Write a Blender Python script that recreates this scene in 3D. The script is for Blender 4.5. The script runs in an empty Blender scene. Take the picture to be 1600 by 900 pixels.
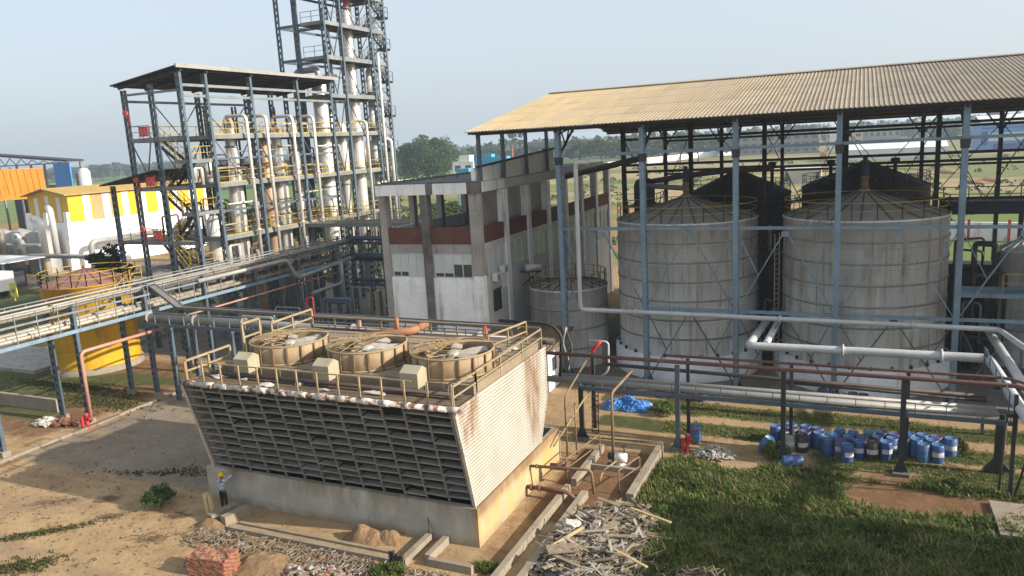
SKY_STRENGTH, SUN_STRENGTH, EXPOSURE, HAZE = .15, 3.7, 1.14, .00044
import bpy, bmesh, math, random
import numpy as np
from mathutils import Vector, Matrix, Euler
R = math.radians
rnd = random.Random(11)
nrng = np.random.default_rng(5)
scene = bpy.context.scene
COL = scene.collection

# ---------------------------------------------------------------- mesh builder
def fillet(pts, rad, n=5):
    P = [Vector(p) for p in pts]
    if rad <= 0 or len(P) < 3: return P
    out = [P[0]]
    for a, b, c in zip(P, P[1:], P[2:]):
        u = (a-b); v = (c-b)
        r = min(rad, u.length*.48, v.length*.48)
        if r < 1e-4 or u.normalized().dot(v.normalized()) < -.999:
            out.append(b); continue
        p = b+u.normalized()*r; q = b+v.normalized()*r
        for i in range(n+1):
            t = i/n
            out.append(p.lerp(b, t).lerp(b.lerp(q, t), t))
    out.append(P[-1])
    return out

class MB:
    def __init__(s): s.v = []; s.f = []; s.sm = []; s.mi = []; s.m = 0; s.st = []
    def add(s, V, F, smooth=False):
        s.st.append((len(s.v), len(s.f))); o = len(s.v); s.v.extend([tuple(p) for p in V])
        for f in F:
            s.f.append([i+o for i in f]); s.sm.append(smooth); s.mi.append(s.m)
        return s
    def box(s, x0, x1, y0, y1, z0, z1):
        V = [(x0,y0,z0),(x1,y0,z0),(x1,y1,z0),(x0,y1,z0),(x0,y0,z1),(x1,y0,z1),(x1,y1,z1),(x0,y1,z1)]
        return s.add(V, [(3,2,1,0),(4,5,6,7),(0,1,5,4),(1,2,6,5),(2,3,7,6),(3,0,4,7)])
    def obox(s, c, size, rot=(0,0,0)):
        M = Euler(rot).to_matrix(); c = Vector(c); a, b, d = [k/2 for k in size]
        V = [c+M@Vector(p) for p in [(-a,-b,-d),(a,-b,-d),(a,b,-d),(-a,b,-d),(-a,-b,d),(a,-b,d),(a,b,d),(-a,b,d)]]
        return s.add(V, [(3,2,1,0),(4,5,6,7),(0,1,5,4),(1,2,6,5),(2,3,7,6),(3,0,4,7)])
    def bar(s, p, q, w, h=None):
        h = h or w; p = Vector(p); q = Vector(q); d = q-p
        if d.length < 1e-5: return s
        d.normalize(); up = Vector((0,0,1)) if abs(d.z) < .95 else Vector((0,1,0))
        a = d.cross(up).normalized()*(w/2); b = a.normalized().cross(d)*(h/2)
        V = [p-a-b, p+a-b, p+a+b, p-a+b, q-a-b, q+a-b, q+a+b, q-a+b]
        return s.add(V, [(0,1,2,3),(7,6,5,4),(0,4,5,1),(1,5,6,2),(2,6,7,3),(3,7,4,0)])
    def tube(s, pts, r, n=8, bend=0, cap=True):
        P = fillet(pts, bend) if bend else [Vector(p) for p in pts]
        rr = r if hasattr(r, '__len__') else [r]*len(P)
        T = []
        for i in range(len(P)):
            d = (P[min(i+1, len(P)-1)]-P[max(i-1, 0)])
            T.append(d.normalized() if d.length > 1e-9 else Vector((0,0,1)))
        u = T[0].orthogonal().normalized(); V = []
        for i, p in enumerate(P):
            u = (u-T[i]*u.dot(T[i])).normalized(); w = T[i].cross(u)
            for k in range(n):
                a = 2*math.pi*k/n; V.append(p+(u*math.cos(a)+w*math.sin(a))*rr[i])
        F = []
        for i in range(len(P)-1):
            for k in range(n):
                k2 = (k+1) % n
                F.append((i*n+k, i*n+k2, (i+1)*n+k2, (i+1)*n+k))
        s.add(V, F, True)
        if cap:
            o = len(s.v)-len(V)
            s.f.append([o+k for k in reversed(range(n))]); s.sm.append(False); s.mi.append(s.m)
            s.f.append([o+(len(P)-1)*n+k for k in range(n)]); s.sm.append(False); s.mi.append(s.m)
        return s
    def lathe(s, c, prof, n=32, smooth=True, a0=0, a1=2*math.pi):
        full = abs(a1-a0-2*math.pi) < 1e-6; m = n if full else n+1
        V = []; F = []
        for r, z in prof:
            for k in range(m):
                a = a0+(a1-a0)*k/n
                V.append((c[0]+r*math.cos(a), c[1]+r*math.sin(a), c[2]+z))
        for i in range(len(prof)-1):
            for k in range(n):
                k2 = (k+1) % m
                F.append((i*m+k, i*m+k2, (i+1)*m+k2, (i+1)*m+k))
        return s.add(V, F, smooth)
    def ring(s, c, R0, r, n=32, t=6):
        V = []; F = []
        for k in range(n):
            a = 2*math.pi*k/n
            for j in range(t):
                b = 2*math.pi*j/t; q = R0+r*math.cos(b)
                V.append((c[0]+q*math.cos(a), c[1]+q*math.sin(a), c[2]+r*math.sin(b)))
        for k in range(n):
            for j in range(t):
                F.append((k*t+j, ((k+1)%n)*t+j, ((k+1)%n)*t+(j+1)%t, k*t+(j+1)%t))
        return s.add(V, F, True)
    def prism(s, poly, axis, a, b):
        """poly: 2D points; extruded along axis ('x','y','z') from a to b"""
        def pt(p, t): return {'x': (t,p[0],p[1]), 'y': (p[0],t,p[1]), 'z': (p[0],p[1],t)}[axis]
        n = len(poly); V = [pt(p, a) for p in poly]+[pt(p, b) for p in poly]
        F = [tuple(reversed(range(n))), tuple(range(n, 2*n))]+[(i, (i+1)%n, n+(i+1)%n, n+i) for i in range(n)]
        return s.add(V, F)
    def lump(s, c, rad, seed=0, sub=2, squash=.6, rough=.3):
        bm = bmesh.new(); bmesh.ops.create_icosphere(bm, subdivisions=sub, radius=1)
        rr = random.Random(seed); ph = [rr.uniform(0, 6) for _ in range(6)]
        V = []
        for v in bm.verts:
            p = v.co; k = 1+rough*(math.sin(p.x*3.1+ph[0])*math.sin(p.y*2.7+ph[1])+.6*math.sin(p.z*5+ph[2]+p.x*4))
            rx, ry = (rad if hasattr(rad, '__len__') else (rad, rad))[:2]
            V.append((c[0]+p.x*rx*k, c[1]+p.y*ry*k, c[2]+p.z*min(rx, ry)*squash*k))
        F = [[w.index for w in f.verts] for f in bm.faces]; bm.free()
        return s.add(V, F, False)
    def each(s, name, mats, parent=None):
        """one object per piece that was added"""
        out = []; st = s.st+[(len(s.v), len(s.f))]
        for (v0, f0), (v1, f1) in zip(st, st[1:]):
            q = MB(); q.v = s.v[v0:v1]; q.f = [[i-v0 for i in f] for f in s.f[f0:f1]]; q.sm = s.sm[f0:f1]; q.mi = s.mi[f0:f1]
            out.append(q.build(name, mats, parent))
        return out
    def build(s, name, mats, parent=None):
        me = bpy.data.meshes.new(name)
        off = Vector((0,0,0)); q = parent
        while q is not None: off += q.location; q = q.parent
        V = [(x-off.x, y-off.y, z-off.z) for x, y, z in s.v]
        me.from_pydata(V, [], s.f); me.update()
        for m in (mats if isinstance(mats, (list, tuple)) else [mats]): me.materials.append(m)
        me.polygons.foreach_set('use_smooth', s.sm)
        me.polygons.foreach_set('material_index', s.mi)
        o = bpy.data.objects.new(name, me); COL.objects.link(o)
        if parent is not None: o.parent = parent
        return o

def tag(o, label=None, cat=None, group=None, kind=None):
    if label: o['label'] = label
    if cat: o['category'] = cat
    if group: o['group'] = group
    if kind: o['kind'] = kind
    return o
def thing(name, label, cat, loc=(0,0,0), group=None, rz=0):
    o = bpy.data.objects.new(name, None); COL.objects.link(o)
    o.empty_display_size = .3; o.location = loc; o.rotation_euler.z = rz
    return tag(o, label, cat, group)
def solo(name, mb, mats, label, cat, group=None, base=None):
    """a thing that is one mesh; its origin is put at base"""
    if base is None:
        a = np.array(mb.v); base = (float(a[:,0].mean()), float(a[:,1].mean()), float(a[:,2].min()))
    b = Vector(base); mb.v = [(x-b.x, y-b.y, z-b.z) for x, y, z in mb.v]
    o = mb.build(name, mats); o.location = b
    return tag(o, label, cat, group)
def struct(name, mb, mats): return tag(mb.build(name, mats), kind='structure')
def copy_tree(o, parent=None):
    c = o.copy(); COL.objects.link(c)
    if parent is not None: c.parent = parent
    for ch in list(o.children): copy_tree(ch, c)
    return c
def npmesh(name, V, F, mat, parent=None, smooth=False):
    """V (n,3), F (m,k) arrays"""
    me = bpy.data.meshes.new(name); V = np.asarray(V, np.float32); F = np.asarray(F, np.int32)
    if parent is not None:
        off = Vector((0,0,0)); q = parent
        while q is not None: off += q.location; q = q.parent
        V = V-np.array(off, np.float32)
    k = F.shape[1]
    me.vertices.add(len(V)); me.vertices.foreach_set('co', V.ravel())
    me.loops.add(F.size); me.loops.foreach_set('vertex_index', F.ravel())
    me.polygons.add(len(F)); me.polygons.foreach_set('loop_start', np.arange(0, F.size, k, dtype=np.int32))
    if smooth: me.polygons.foreach_set('use_smooth', np.ones(len(F), bool))
    me.update(calc_edges=True); me.validate()
    me.materials.append(mat)
    o = bpy.data.objects.new(name, me); COL.objects.link(o)
    if parent is not None: o.parent = parent
    return o

# ---------------------------------------------------------------- materials
class NT:
    def __init__(s, name):
        s.mat = bpy.data.materials.new(name); s.mat.use_nodes = True
        s.t = s.mat.node_tree; s.b = s.t.nodes['Principled BSDF']
    def n(s, typ, **kw):
        x = s.t.nodes.new(typ)
        for k, v in kw.items():
            if k[0] == '_': setattr(x, k[1:], v)
            else: x.inputs[k.replace('__', ' ')].default_value = v
        return x
    def l(s, a, b): s.t.links.new(a, b)
    def pos(s, obj=False):
        if obj: return s.n('ShaderNodeTexCoord').outputs['Object']
        return s.n('ShaderNodeNewGeometry').outputs['Position']
    def noise(s, scale, detail=5, rough=.6, stretch=None, src=None, off=(0,0,0)):
        src = src or s.pos()
        m = s.n('ShaderNodeMapping'); m.inputs['Scale'].default_value = stretch or (1,1,1); m.inputs['Location'].default_value = off
        s.l(src, m.inputs['Vector'])
        x = s.n('ShaderNodeTexNoise', Scale=scale, Detail=detail, Roughness=rough)
        s.l(m.outputs['Vector'], x.inputs['Vector']); return x.outputs['Fac']
    def ramp(s, fac, stops):
        x = s.n('ShaderNodeValToRGB'); e = x.color_ramp.elements
        while len(e) < len(stops): e.new(.5)
        for el, (p, c) in zip(e, stops):
            el.position = p; el.color = (c, c, c, 1) if isinstance(c, (int, float)) else (*c, 1)
        s.l(fac, x.inputs['Fac']); return x.outputs['Color']
    def mix(s, fac, a, b, mode='MIX'):
        x = s.n('ShaderNodeMixRGB', _blend_type=mode)
        for i, v in ((0, fac), (1, a), (2, b)):
            if isinstance(v, (int, float)): x.inputs[i].default_value = v if i == 0 else (v, v, v, 1)
            elif isinstance(v, tuple): x.inputs[i].default_value = (*v, 1)
            else: s.l(v, x.inputs[i])
        return x.outputs['Color']
    def math(s, op, a, b=None, clamp=False):
        x = s.n('ShaderNodeMath', _operation=op, _use_clamp=clamp)
        for i, v in ((0, a), (1, b)):
            if v is None: continue
            if isinstance(v, (int, float)): x.inputs[i].default_value = v
            else: s.l(v, x.inputs[i])
        return x.outputs[0]
    def rng(s, v, a, b, c=0, d=1):
        x = s.n('ShaderNodeMapRange'); x.inputs['From Min'].default_value = a; x.inputs['From Max'].default_value = b
        x.inputs['To Min'].default_value = c; x.inputs['To Max'].default_value = d
        s.l(v, x.inputs['Value']); return x.outputs['Result']
    def xyz(s, src=None):
        x = s.n('ShaderNodeSeparateXYZ'); s.l(src or s.pos(), x.inputs[0]); return x.outputs
    def bump(s, h, strength=.4, dist=.05):
        x = s.n('ShaderNodeBump', Strength=strength, Distance=dist)
        s.l(h, x.inputs['Height']); s.l(x.outputs['Normal'], s.b.inputs['Normal'])
    def done(s, col, rough=.8, metal=0., spec=.5):
        if isinstance(col, tuple): s.b.inputs['Base Color'].default_value = (*col, 1)
        else: s.l(col, s.b.inputs['Base Color'])
        if isinstance(rough, (int, float)): s.b.inputs['Roughness'].default_value = rough
        else: s.l(rough, s.b.inputs['Roughness'])
        s.b.inputs['Metallic'].default_value = metal
        s.b.inputs['Specular IOR Level'].default_value = spec
        return s.mat

def M(name, c1, c2=None, scale=1.5, rough=.75, metal=0., streak=None, amt=.55, sscale=1.6, bump=0., spec=.4, spots=None, spamt=.62, obj=False):
    """base colour with patchy variation, optional vertical dirt streaks and spots"""
    m = NT(name); c2 = c2 or tuple(k*.75 for k in c1)
    src = m.pos(obj)
    col = m.mix(m.ramp(m.noise(scale, src=src), [(.32, 0.), (.68, 1.)]), c1, c2)
    col = m.mix(.35, col, m.ramp(m.noise(scale*9, src=src), [(.3, .55), (.7, 1.)]), 'MULTIPLY')
    if streak:
        f = m.ramp(m.noise(sscale, 6, .65, (1,1,.09), src), [(amt-.06, 0.), (amt+.14, 1.)])
        f2 = m.ramp(m.noise(sscale*.35, 3, .5, src=src, off=(7,3,1)), [(.38, 0.), (.6, 1.)])
        col = m.mix(m.math('MULTIPLY', f, f2), col, streak)
    if spots:
        col = m.mix(m.ramp(m.noise(scale*2.3, 6, .7, src=src, off=(3,9,4)), [(spamt-.02, 0.), (spamt+.06, 1.)]), col, spots)
    if obj:
        oi = m.n('ShaderNodeObjectInfo')
        col = m.mix(m.rng(oi.outputs['Random'], 0, 1, 0, .55), col, tuple(k*.55+.05 for k in c1))
        col = m.mix(m.math('MULTIPLY', m.ramp(m.noise(5., 5, .7, (1,1,.4), m.pos()), [(.5, 0.), (.68, .7)]), .8), col, (.16,.13,.10))
    if bump: m.bump(m.noise(scale*12, 6, .7, src=src), bump, .03)
    return m.done(col, rough, metal, spec)
# ---------------------------------------------------------------- the palette
steel_blue = M('blue_grey_steel_paint', (.085,.125,.165), (.06,.09,.12), .8, .5, 0, (.08,.05,.035), .58, spec=.5)
steel_pale = M('pale_blue_steel_paint', (.19,.28,.36), (.13,.20,.26), .8, .5, 0, (.12,.09,.06), .6, spec=.5)
steel_grey = M('grey_steel_paint', (.22,.24,.25), (.14,.16,.17), .7, .55, 0, (.14,.08,.05), .6)
steel_dark = M('dark_steel_paint', (.035,.04,.045), (.025,.027,.03), .9, .6, 0, (.06,.035,.025), .6)
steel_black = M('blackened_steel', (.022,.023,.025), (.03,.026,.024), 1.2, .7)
yellow_rail = M('yellow_rail_paint', (.46,.31,.03), (.32,.21,.03), 1.5, .55, spots=(.16,.09,.04))
yellow_tank = M('yellow_tank_paint', (.68,.39,.02), (.58,.33,.02), .35, .5, 0, (.34,.19,.035), .52, 1.1)
red_roof = M('red_oxide_sheet', (.27,.145,.105), (.21,.105,.08), .8, .7, spots=(.33,.22,.18))
silver = M('aluminium_cladding', (.78,.77,.74), (.67,.65,.61), .9, .38, .45, (.42,.34,.27), .63, 2.2)
silver_brown = M('stained_brown_cladding', (.42,.28,.17), (.3,.2,.13), .7, .5, .25, (.2,.12,.08), .58, 2.)
lagging = M('pale_pipe_lagging', (.36,.33,.275), (.25,.225,.19), .8, .5, .2, spots=(.3,.26,.22))
lag_grey = M('grey_pipe_lagging', (.34,.335,.32), (.25,.245,.235), 1., .55, .2, spots=(.22,.2,.18))
white_pipe = M('white_pipe_paint', (.50,.52,.53), (.40,.42,.43), .7, .5, spots=(.25,.2,.16), spamt=.66)
rust_pipe = M('rust_red_pipe', (.17,.075,.055), (.12,.055,.04), 1.3, .7, spots=(.24,.13,.09))
dark_pipe = M('dark_rusty_pipe', (.085,.06,.05), (.06,.045,.04), 1.5, .7)
pink_pipe = M('faded_red_oxide_pipe', (.46,.25,.19), (.38,.19,.15), 1., .7)
red_paint = M('fire_red_paint', (.55,.03,.035), (.42,.03,.03), 1.5, .5)
cable_black = M('dark_cable_tray', (.15,.15,.15), (.10,.098,.095), 2., .7)
grating = M('walkway_grating', (.12,.115,.10), (.08,.078,.07), 3., .7)
grate_yellow = M('yellow_platform_edge', (.45,.33,.06), (.25,.19,.06), 2., .7)
rust_wood = M('tan_painted_timber', (.35,.27,.155), (.25,.19,.105), 1.4, .7, spots=(.2,.11,.06))
stack_tan = M('tan_fan_stack_panel', (.35,.26,.155), (.27,.19,.11), .9, .7, 0, (.17,.12,.07), .54, 2.5, spots=(.44,.39,.31), spamt=.68)
deck_brown = M('dirty_timber_deck', (.15,.105,.065), (.09,.065,.045), .9, .85, bump=.3, spots=(.32,.24,.16))
louvre_grey = M('grey_louvre_board', (.36,.35,.31), (.26,.25,.225), 1.2, .75, spots=(.46,.43,.38))
pack_dark = M('dark_wet_packing', (.018,.018,.016), (.03,.028,.024), 2., .8)
motor_beige = M('beige_motor_cover', (.38,.35,.25), (.30,.27,.19), 1.5, .55, spots=(.24,.17,.1))
white_scrap = M('white_peeling_sheet', (.52,.50,.47), (.40,.37,.33), 2.5, .7, spots=(.22,.1,.06), spamt=.58)
wrap_pipe = M('white_wrap_peeling_to_rust', (.55,.53,.50), (.42,.39,.35), 1.4, .7, spots=(.11,.055,.035), spamt=.50)
fan_white = M('whitish_fan_blade', (.44,.42,.38), (.28,.24,.19), 2., .55)
guard_straw = M('straw_coloured_guard_rod', (.27,.20,.10), (.18,.13,.07), 2., .7)
white_wall = M('whitewashed_wall', (.90,.91,.92), (.80,.81,.82), .5, .85, 0, (.30,.29,.27), .58, 1.5)
conc_grey = M('grey_concrete', (.38,.36,.33), (.29,.275,.25), .8, .88, 0, (.09,.085,.08), .56, 1.8, bump=.15)
conc_dark = M('black_stained_concrete', (.10,.095,.09), (.2,.19,.18), .8, .9, 0, (.03,.03,.03), .5, 2.)
roof_slab = M('weathered_roof_slab', (.13,.125,.12), (.08,.078,.075), .5, .9, spots=(.22,.2,.18))
brick_red = M('brown_red_brickwork', (.15,.062,.042), (.11,.047,.034), 3., .9, 0, (.04,.03,.026), .54, 2.)
glass_pale = M('pale_window_glass', (.60,.65,.62), (.52,.57,.55), .6, .25, spec=.6)
glass_dark = M('dark_window_glass', (.05,.055,.06), (.08,.09,.09), 1., .12, spec=.6)
frame_white = M('white_window_frame', (.66,.67,.66), (.55,.56,.55), 2., .6)
grey_inner = M('grey_inner_wall', (.58,.57,.55), (.48,.47,.45), .4, .9)
tank_grey = M('weathered_grey_tank_plate', (.72,.73,.72), (.64,.65,.64), .45, .62, .0, (.33,.30,.265), .53, 1.25, spots=(.5,.48,.44), spamt=.68)
def plate_tank(name, c1, c2, drip):
    m = NT(name); src = m.pos(True); X = m.xyz(src)
    cv = m.n('ShaderNodeCombineXYZ'); m.l(m.math('MULTIPLY', m.math('ARCTAN2', X[1], X[0]), 4.7), cv.inputs[0]); m.l(X[2], cv.inputs[1])
    bt = m.n('ShaderNodeTexBrick', Scale=1.0); bt.inputs['Brick Width'].default_value = 3.7; bt.inputs['Row Height'].default_value = 1.26; bt.inputs['Mortar Size'].default_value = .014
    bt.inputs['Color1'].default_value = (*c1, 1); bt.inputs['Color2'].default_value = (*c2, 1); bt.inputs['Mortar'].default_value = tuple(k*.62 for k in c2)+(1,)
    m.l(cv.outputs[0], bt.inputs['Vector'])
    col = m.mix(m.ramp(m.noise(.5, 6, .65), [(.35, 0.), (.7, .7)]), bt.outputs['Color'], tuple(k*.86 for k in c2))
    f = m.math('MULTIPLY', m.ramp(m.noise(2.2, 6, .7, (1,1,.05)), [(.46, 0.), (.64, 1.)]), m.ramp(m.noise(.4, 3, off=(7,3,1)), [(.36, 0.), (.55, 1.)]))
    col = m.mix(f, col, drip)
    f = m.math('MULTIPLY', m.ramp(m.noise(5.5, 5, .7, (1,1,.03)), [(.56, 0.), (.66, 1.)]), m.ramp(m.noise(.7, 3, off=(1,9,4)), [(.42, 0.), (.6, .9)]))
    col = m.mix(f, col, tuple(k*.55 for k in drip))
    return m.done(col, .6, 0, .35)
tank_grey = plate_tank('weathered_grey_tank_plates', (.68,.69,.68), (.56,.57,.56), (.30,.265,.22))
tank_roof = M('dull_brown_tank_roof', (.33,.30,.265), (.25,.225,.195), .7, .8, spots=(.4,.37,.33))
plinth_white = M('whitewashed_plinth', (.84,.86,.88), (.76,.78,.8), .5, .85, 0, (.11,.09,.09), .64, 2.2)
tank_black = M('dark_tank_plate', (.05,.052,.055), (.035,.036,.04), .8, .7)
blue_sheet = M('blue_cladding_sheet', (.05,.24,.60), (.045,.21,.52), .6, .5)
orange_sheet = M('orange_cladding_sheet', (.80,.27,.018), (.70,.22,.015), .5, .55, 0, (.12,.05,.02), .6, 1.)
sheet_white = M('white_roof_sheet', (.72,.72,.72), (.62,.62,.62), .3, .6)
tarp_blue = M('blue_tarpaulin', (.04,.20,.55), (.03,.14,.42), 2., .45, spec=.5)
drum_blue = M('blue_plastic_drum', (.03,.10,.33), (.022,.07,.24), 3., .38, obj=True)
drum_light = M('light_blue_plastic_drum', (.08,.21,.46), (.05,.15,.36), 3., .4, obj=True)
drum_teal = M('teal_blue_plastic_drum', (.03,.24,.38), (.02,.17,.3), 3., .4, obj=True)
drum_navy = M('navy_plastic_drum', (.022,.045,.15), (.018,.035,.11), 3., .4, obj=True)
drum_violet = M('faded_violet_blue_drum', (.09,.09,.24), (.12,.11,.25), 3., .5, obj=True)
drum_black = M('black_plastic_drum', (.025,.027,.028), (.035,.035,.035), 3., .45, obj=True)
drum_white = M('grey_white_drum', (.42,.44,.43), (.3,.32,.31), 3., .55, obj=True)
drum_rust = M('rusty_brown_drum', (.14,.06,.045), (.09,.045,.035), 3., .6, obj=True)
paper_white = M('white_paper_label', (.72,.73,.72), (.6,.6,.6), 8., .7, spots=(.1,.12,.2), spamt=.6, obj=True)
brick_block = M('orange_brick_masonry', (.25,.085,.05), (.18,.06,.036), 4., .95, bump=.9, spots=(.42,.24,.15))
kerb_conc = M('old_kerb_concrete', (.31,.265,.20), (.23,.19,.145), 1.6, .9, bump=.3, spots=(.16,.12,.09))
wood_grey = M('weathered_scrap_wood', (.25,.20,.14), (.16,.125,.09), 2.5, .85, spots=(.45,.38,.3))
wood_dark = M('dark_old_timber', (.09,.07,.055), (.06,.05,.04), 3., .9)
wood_pale = M('pale_cut_wood', (.58,.45,.25), (.46,.34,.18), 3., .8)
soil_mound = M('loose_tan_soil', (.27,.175,.095), (.20,.125,.065), 2.5, .95, bump=.9, spots=(.15,.095,.055))
stone_white = M('pale_rubble_stone', (.40,.385,.35), (.29,.27,.24), 4., .9)
stone_mix = M('mixed_rubble_stone', (.27,.215,.16), (.18,.145,.11), 4., .9, spots=(.3,.15,.09))
mud_water = M('dark_drain_water', (.03,.024,.018), (.045,.035,.025), 1., .2)

def leafmat(name, a, b, c, sc=.5):
    m = NT(name)
    col = m.mix(m.ramp(m.noise(sc, 4), [(.35, 0.), (.65, 1.)]), a, b)
    col = m.mix(m.ramp(m.noise(sc*7, 3), [(.5, 0.), (.75, 1.)]), col, c)
    mt = m.done(col, .65, 0, .25)
    tr = m.n('ShaderNodeBsdfTranslucent'); m.l(col, tr.inputs['Color'])
    mx = m.n('ShaderNodeMixShader', Fac=.35)
    out = m.t.nodes['Material Output']
    m.l(m.b.outputs[0], mx.inputs[1]); m.l(tr.outputs[0], mx.inputs[2]); m.l(mx.outputs[0], out.inputs['Surface'])
    return mt
leaf_big = leafmat('broad_tree_leaves', (.055,.105,.03), (.035,.07,.022), (.10,.15,.04), .25)
leaf_dark = leafmat('dark_tree_leaves', (.035,.065,.025), (.025,.05,.02), (.055,.09,.03), .3)
leaf_mid = leafmat('mid_green_leaves', (.05,.085,.03), (.035,.06,.022), (.09,.12,.04), .3)
leaf_far = leafmat('distant_leaves', (.045,.07,.035), (.03,.05,.025), (.06,.085,.04), .05)
dry_stalk = leafmat('dry_yellow_stalks', (.26,.20,.09), (.18,.135,.06), (.32,.26,.13), .9)
weed_green = leafmat('weedy_grass_leaves', (.125,.175,.034), (.06,.095,.02), (.22,.22,.075), .45)
grass_dull = leafmat('dull_trodden_grass', (.075,.085,.025), (.05,.058,.018), (.14,.12,.05), .8)
bark = M('grey_brown_bark', (.12,.09,.065), (.08,.06,.045), 3., .9)

# corrugated shed roof: ochre on the far left, greyer to the right
m = NT('weathered_ribbed_roof_sheet')
X = m.xyz()
f = m.math('ADD', m.rng(X[0], -24., 4., 0., 1.), m.rng(m.noise(.22, 5, .6), .3, .7, -.25, .25), True)
c = m.mix(f, (.33,.255,.135), (.22,.19,.16))
c = m.mix(m.ramp(m.noise(1.1, 6, .7, (1,.12,1)), [(.45, 0.), (.75, 1.)]), c, (.24,.2,.16))
c = m.mix(m.ramp(m.noise(9, 3, .6), [(.3, 0.), (.7, .35)]), c, (.45,.38,.27))
bt = m.n('ShaderNodeTexBrick', Scale=1.0); bt.inputs['Brick Width'].default_value = 1.05; bt.inputs['Row Height'].default_value = 3.1; bt.inputs['Mortar Size'].default_value = .012
bt.inputs['Color1'].default_value = (1,1,1,1); bt.inputs['Color2'].default_value = (.74,.73,.70,1); bt.inputs['Mortar'].default_value = (.5,.45,.4,1); bt.inputs['Bias'].default_value = -.35
m.l(m.pos(), bt.inputs['Vector']); c = m.mix(.75, c, bt.outputs['Color'], 'MULTIPLY')
shed_roof_mat = m.done(c, .85, 0, .2)

# cooling tower end wall: white with two rust stains
m = NT('white_ribbed_cladding_with_rust')
X = m.xyz()
def band(y0, w, top, depth):
    a = m.math('SUBTRACT', 1., m.math('MULTIPLY', m.math('ABSOLUTE', m.math('SUBTRACT', X[1], y0)), 1/w), True)
    b = m.rng(X[2], top-depth, top, 0, 1.2)
    return m.math('MULTIPLY', a, b)
fine = m.ramp(m.noise(3.2, 6, .7, (1,1,.25)), [(.36, 0.), (.62, 1.)])
f = m.math('ADD', band(31.75, 1.25, 5.6, 4.6), m.math('MULTIPLY', band(25.3, .95, 5.9, 1.7), 1.2), True)
f = m.math('MULTIPLY', m.math('MULTIPLY', f, 2.2, True), fine)
c = m.mix(m.ramp(m.noise(.5, 5), [(.35, 0.), (.7, 1.)]), (.43,.415,.37), (.36,.34,.295))
c = m.mix(m.ramp(m.noise(1.5, 6, .7, (1,1,.12)), [(.55, 0.), (.8, .6)]), c, (.5,.42,.3))
c = m.mix(f, c, (.19,.095,.04))
tower_white = m.done(c, .6, 0, .3)

# basin concrete: grey, blotched, yellow algae runs plus painted warm sunlight on the right side
m = NT('stained_basin_concrete')
X = m.xyz()
c = m.mix(m.ramp(m.noise(.7, 6, .65), [(.35, 0.), (.65, 1.)]), (.37,.35,.30), (.28,.265,.225))
c = m.mix(m.ramp(m.noise(1.4, 6, .65, (1,1,.3)), [(.5, 0.), (.72, .8)]), c, (.47,.455,.40))
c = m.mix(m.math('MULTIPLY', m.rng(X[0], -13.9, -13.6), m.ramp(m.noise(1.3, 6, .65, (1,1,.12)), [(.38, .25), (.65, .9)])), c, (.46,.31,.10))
c = m.mix(m.math('MULTIPLY', m.rng(X[2], .9, 1.7, 0, .8), m.ramp(m.noise(.9, 6, .7, (1,1,.2)), [(.40, 0.), (.58, 1.)])), c, (.20,.165,.11))
c = m.mix(m.math('MULTIPLY', m.rng(X[2], .45, .05, 0, 1.), m.ramp(m.noise(1.2, 4), [(.3, 0.), (.6, 1.)])), c, (.26,.2,.13))
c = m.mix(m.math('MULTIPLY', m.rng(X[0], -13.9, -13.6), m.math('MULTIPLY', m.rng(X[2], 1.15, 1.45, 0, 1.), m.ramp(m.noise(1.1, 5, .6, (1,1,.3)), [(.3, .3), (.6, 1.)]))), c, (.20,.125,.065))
m.bump(m.noise(14, 6, .7), .25, .02)
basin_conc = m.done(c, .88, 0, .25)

# brickwork of the broken block: courses with pale mortar
m = NT('orange_brick_masonry_courses')
X = m.xyz(m.pos(True)); cv = m.n('ShaderNodeCombineXYZ'); m.l(m.math('ADD', X[0], X[1]), cv.inputs[0]); m.l(X[2], cv.inputs[1])
bt = m.n('ShaderNodeTexBrick', Scale=1.0); bt.inputs['Brick Width'].default_value = .24; bt.inputs['Row Height'].default_value = .085; bt.inputs['Mortar Size'].default_value = .012
bt.inputs['Color1'].default_value = (.30,.095,.05,1); bt.inputs['Color2'].default_value = (.21,.07,.04,1); bt.inputs['Mortar'].default_value = (.30,.22,.16,1)
m.l(cv.outputs[0], bt.inputs['Vector'])
c = m.mix(m.ramp(m.noise(2.5, 6, .7), [(.45, 0.), (.7, .8)]), bt.outputs['Color'], (.30,.15,.09))
m.bump(m.math('ADD', m.noise(9, 6, .75), m.math('MULTIPLY', bt.outputs['Fac'], -.8)), .9, .05)
brick_block2 = m.done(c, .95, 0, .2)

# checked shirt
m = NT('blue_white_checked_cloth')
ck = m.n('ShaderNodeTexChecker', Scale=13.); m.l(m.pos(True), ck.inputs['Vector'])
ck.inputs['Color1'].default_value = (.55,.60,.66,1); ck.inputs['Color2'].default_value = (.04,.09,.22,1)
shirt_mat = m.done(ck.outputs['Color'], .85)
skin_mat = M('brown_skin', (.24,.13,.08), (.2,.105,.065), 6., .55)
trouser_mat = M('black_trouser_cloth', (.018,.017,.018), (.03,.026,.024), 8., .85)
helmet_mat = M('yellow_helmet_plastic', (.75,.48,.01), (.7,.42,.01), 3., .35)
hair_mat = M('black_hair', (.012,.011,.01), (.02,.018,.016), 10., .6)
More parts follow.
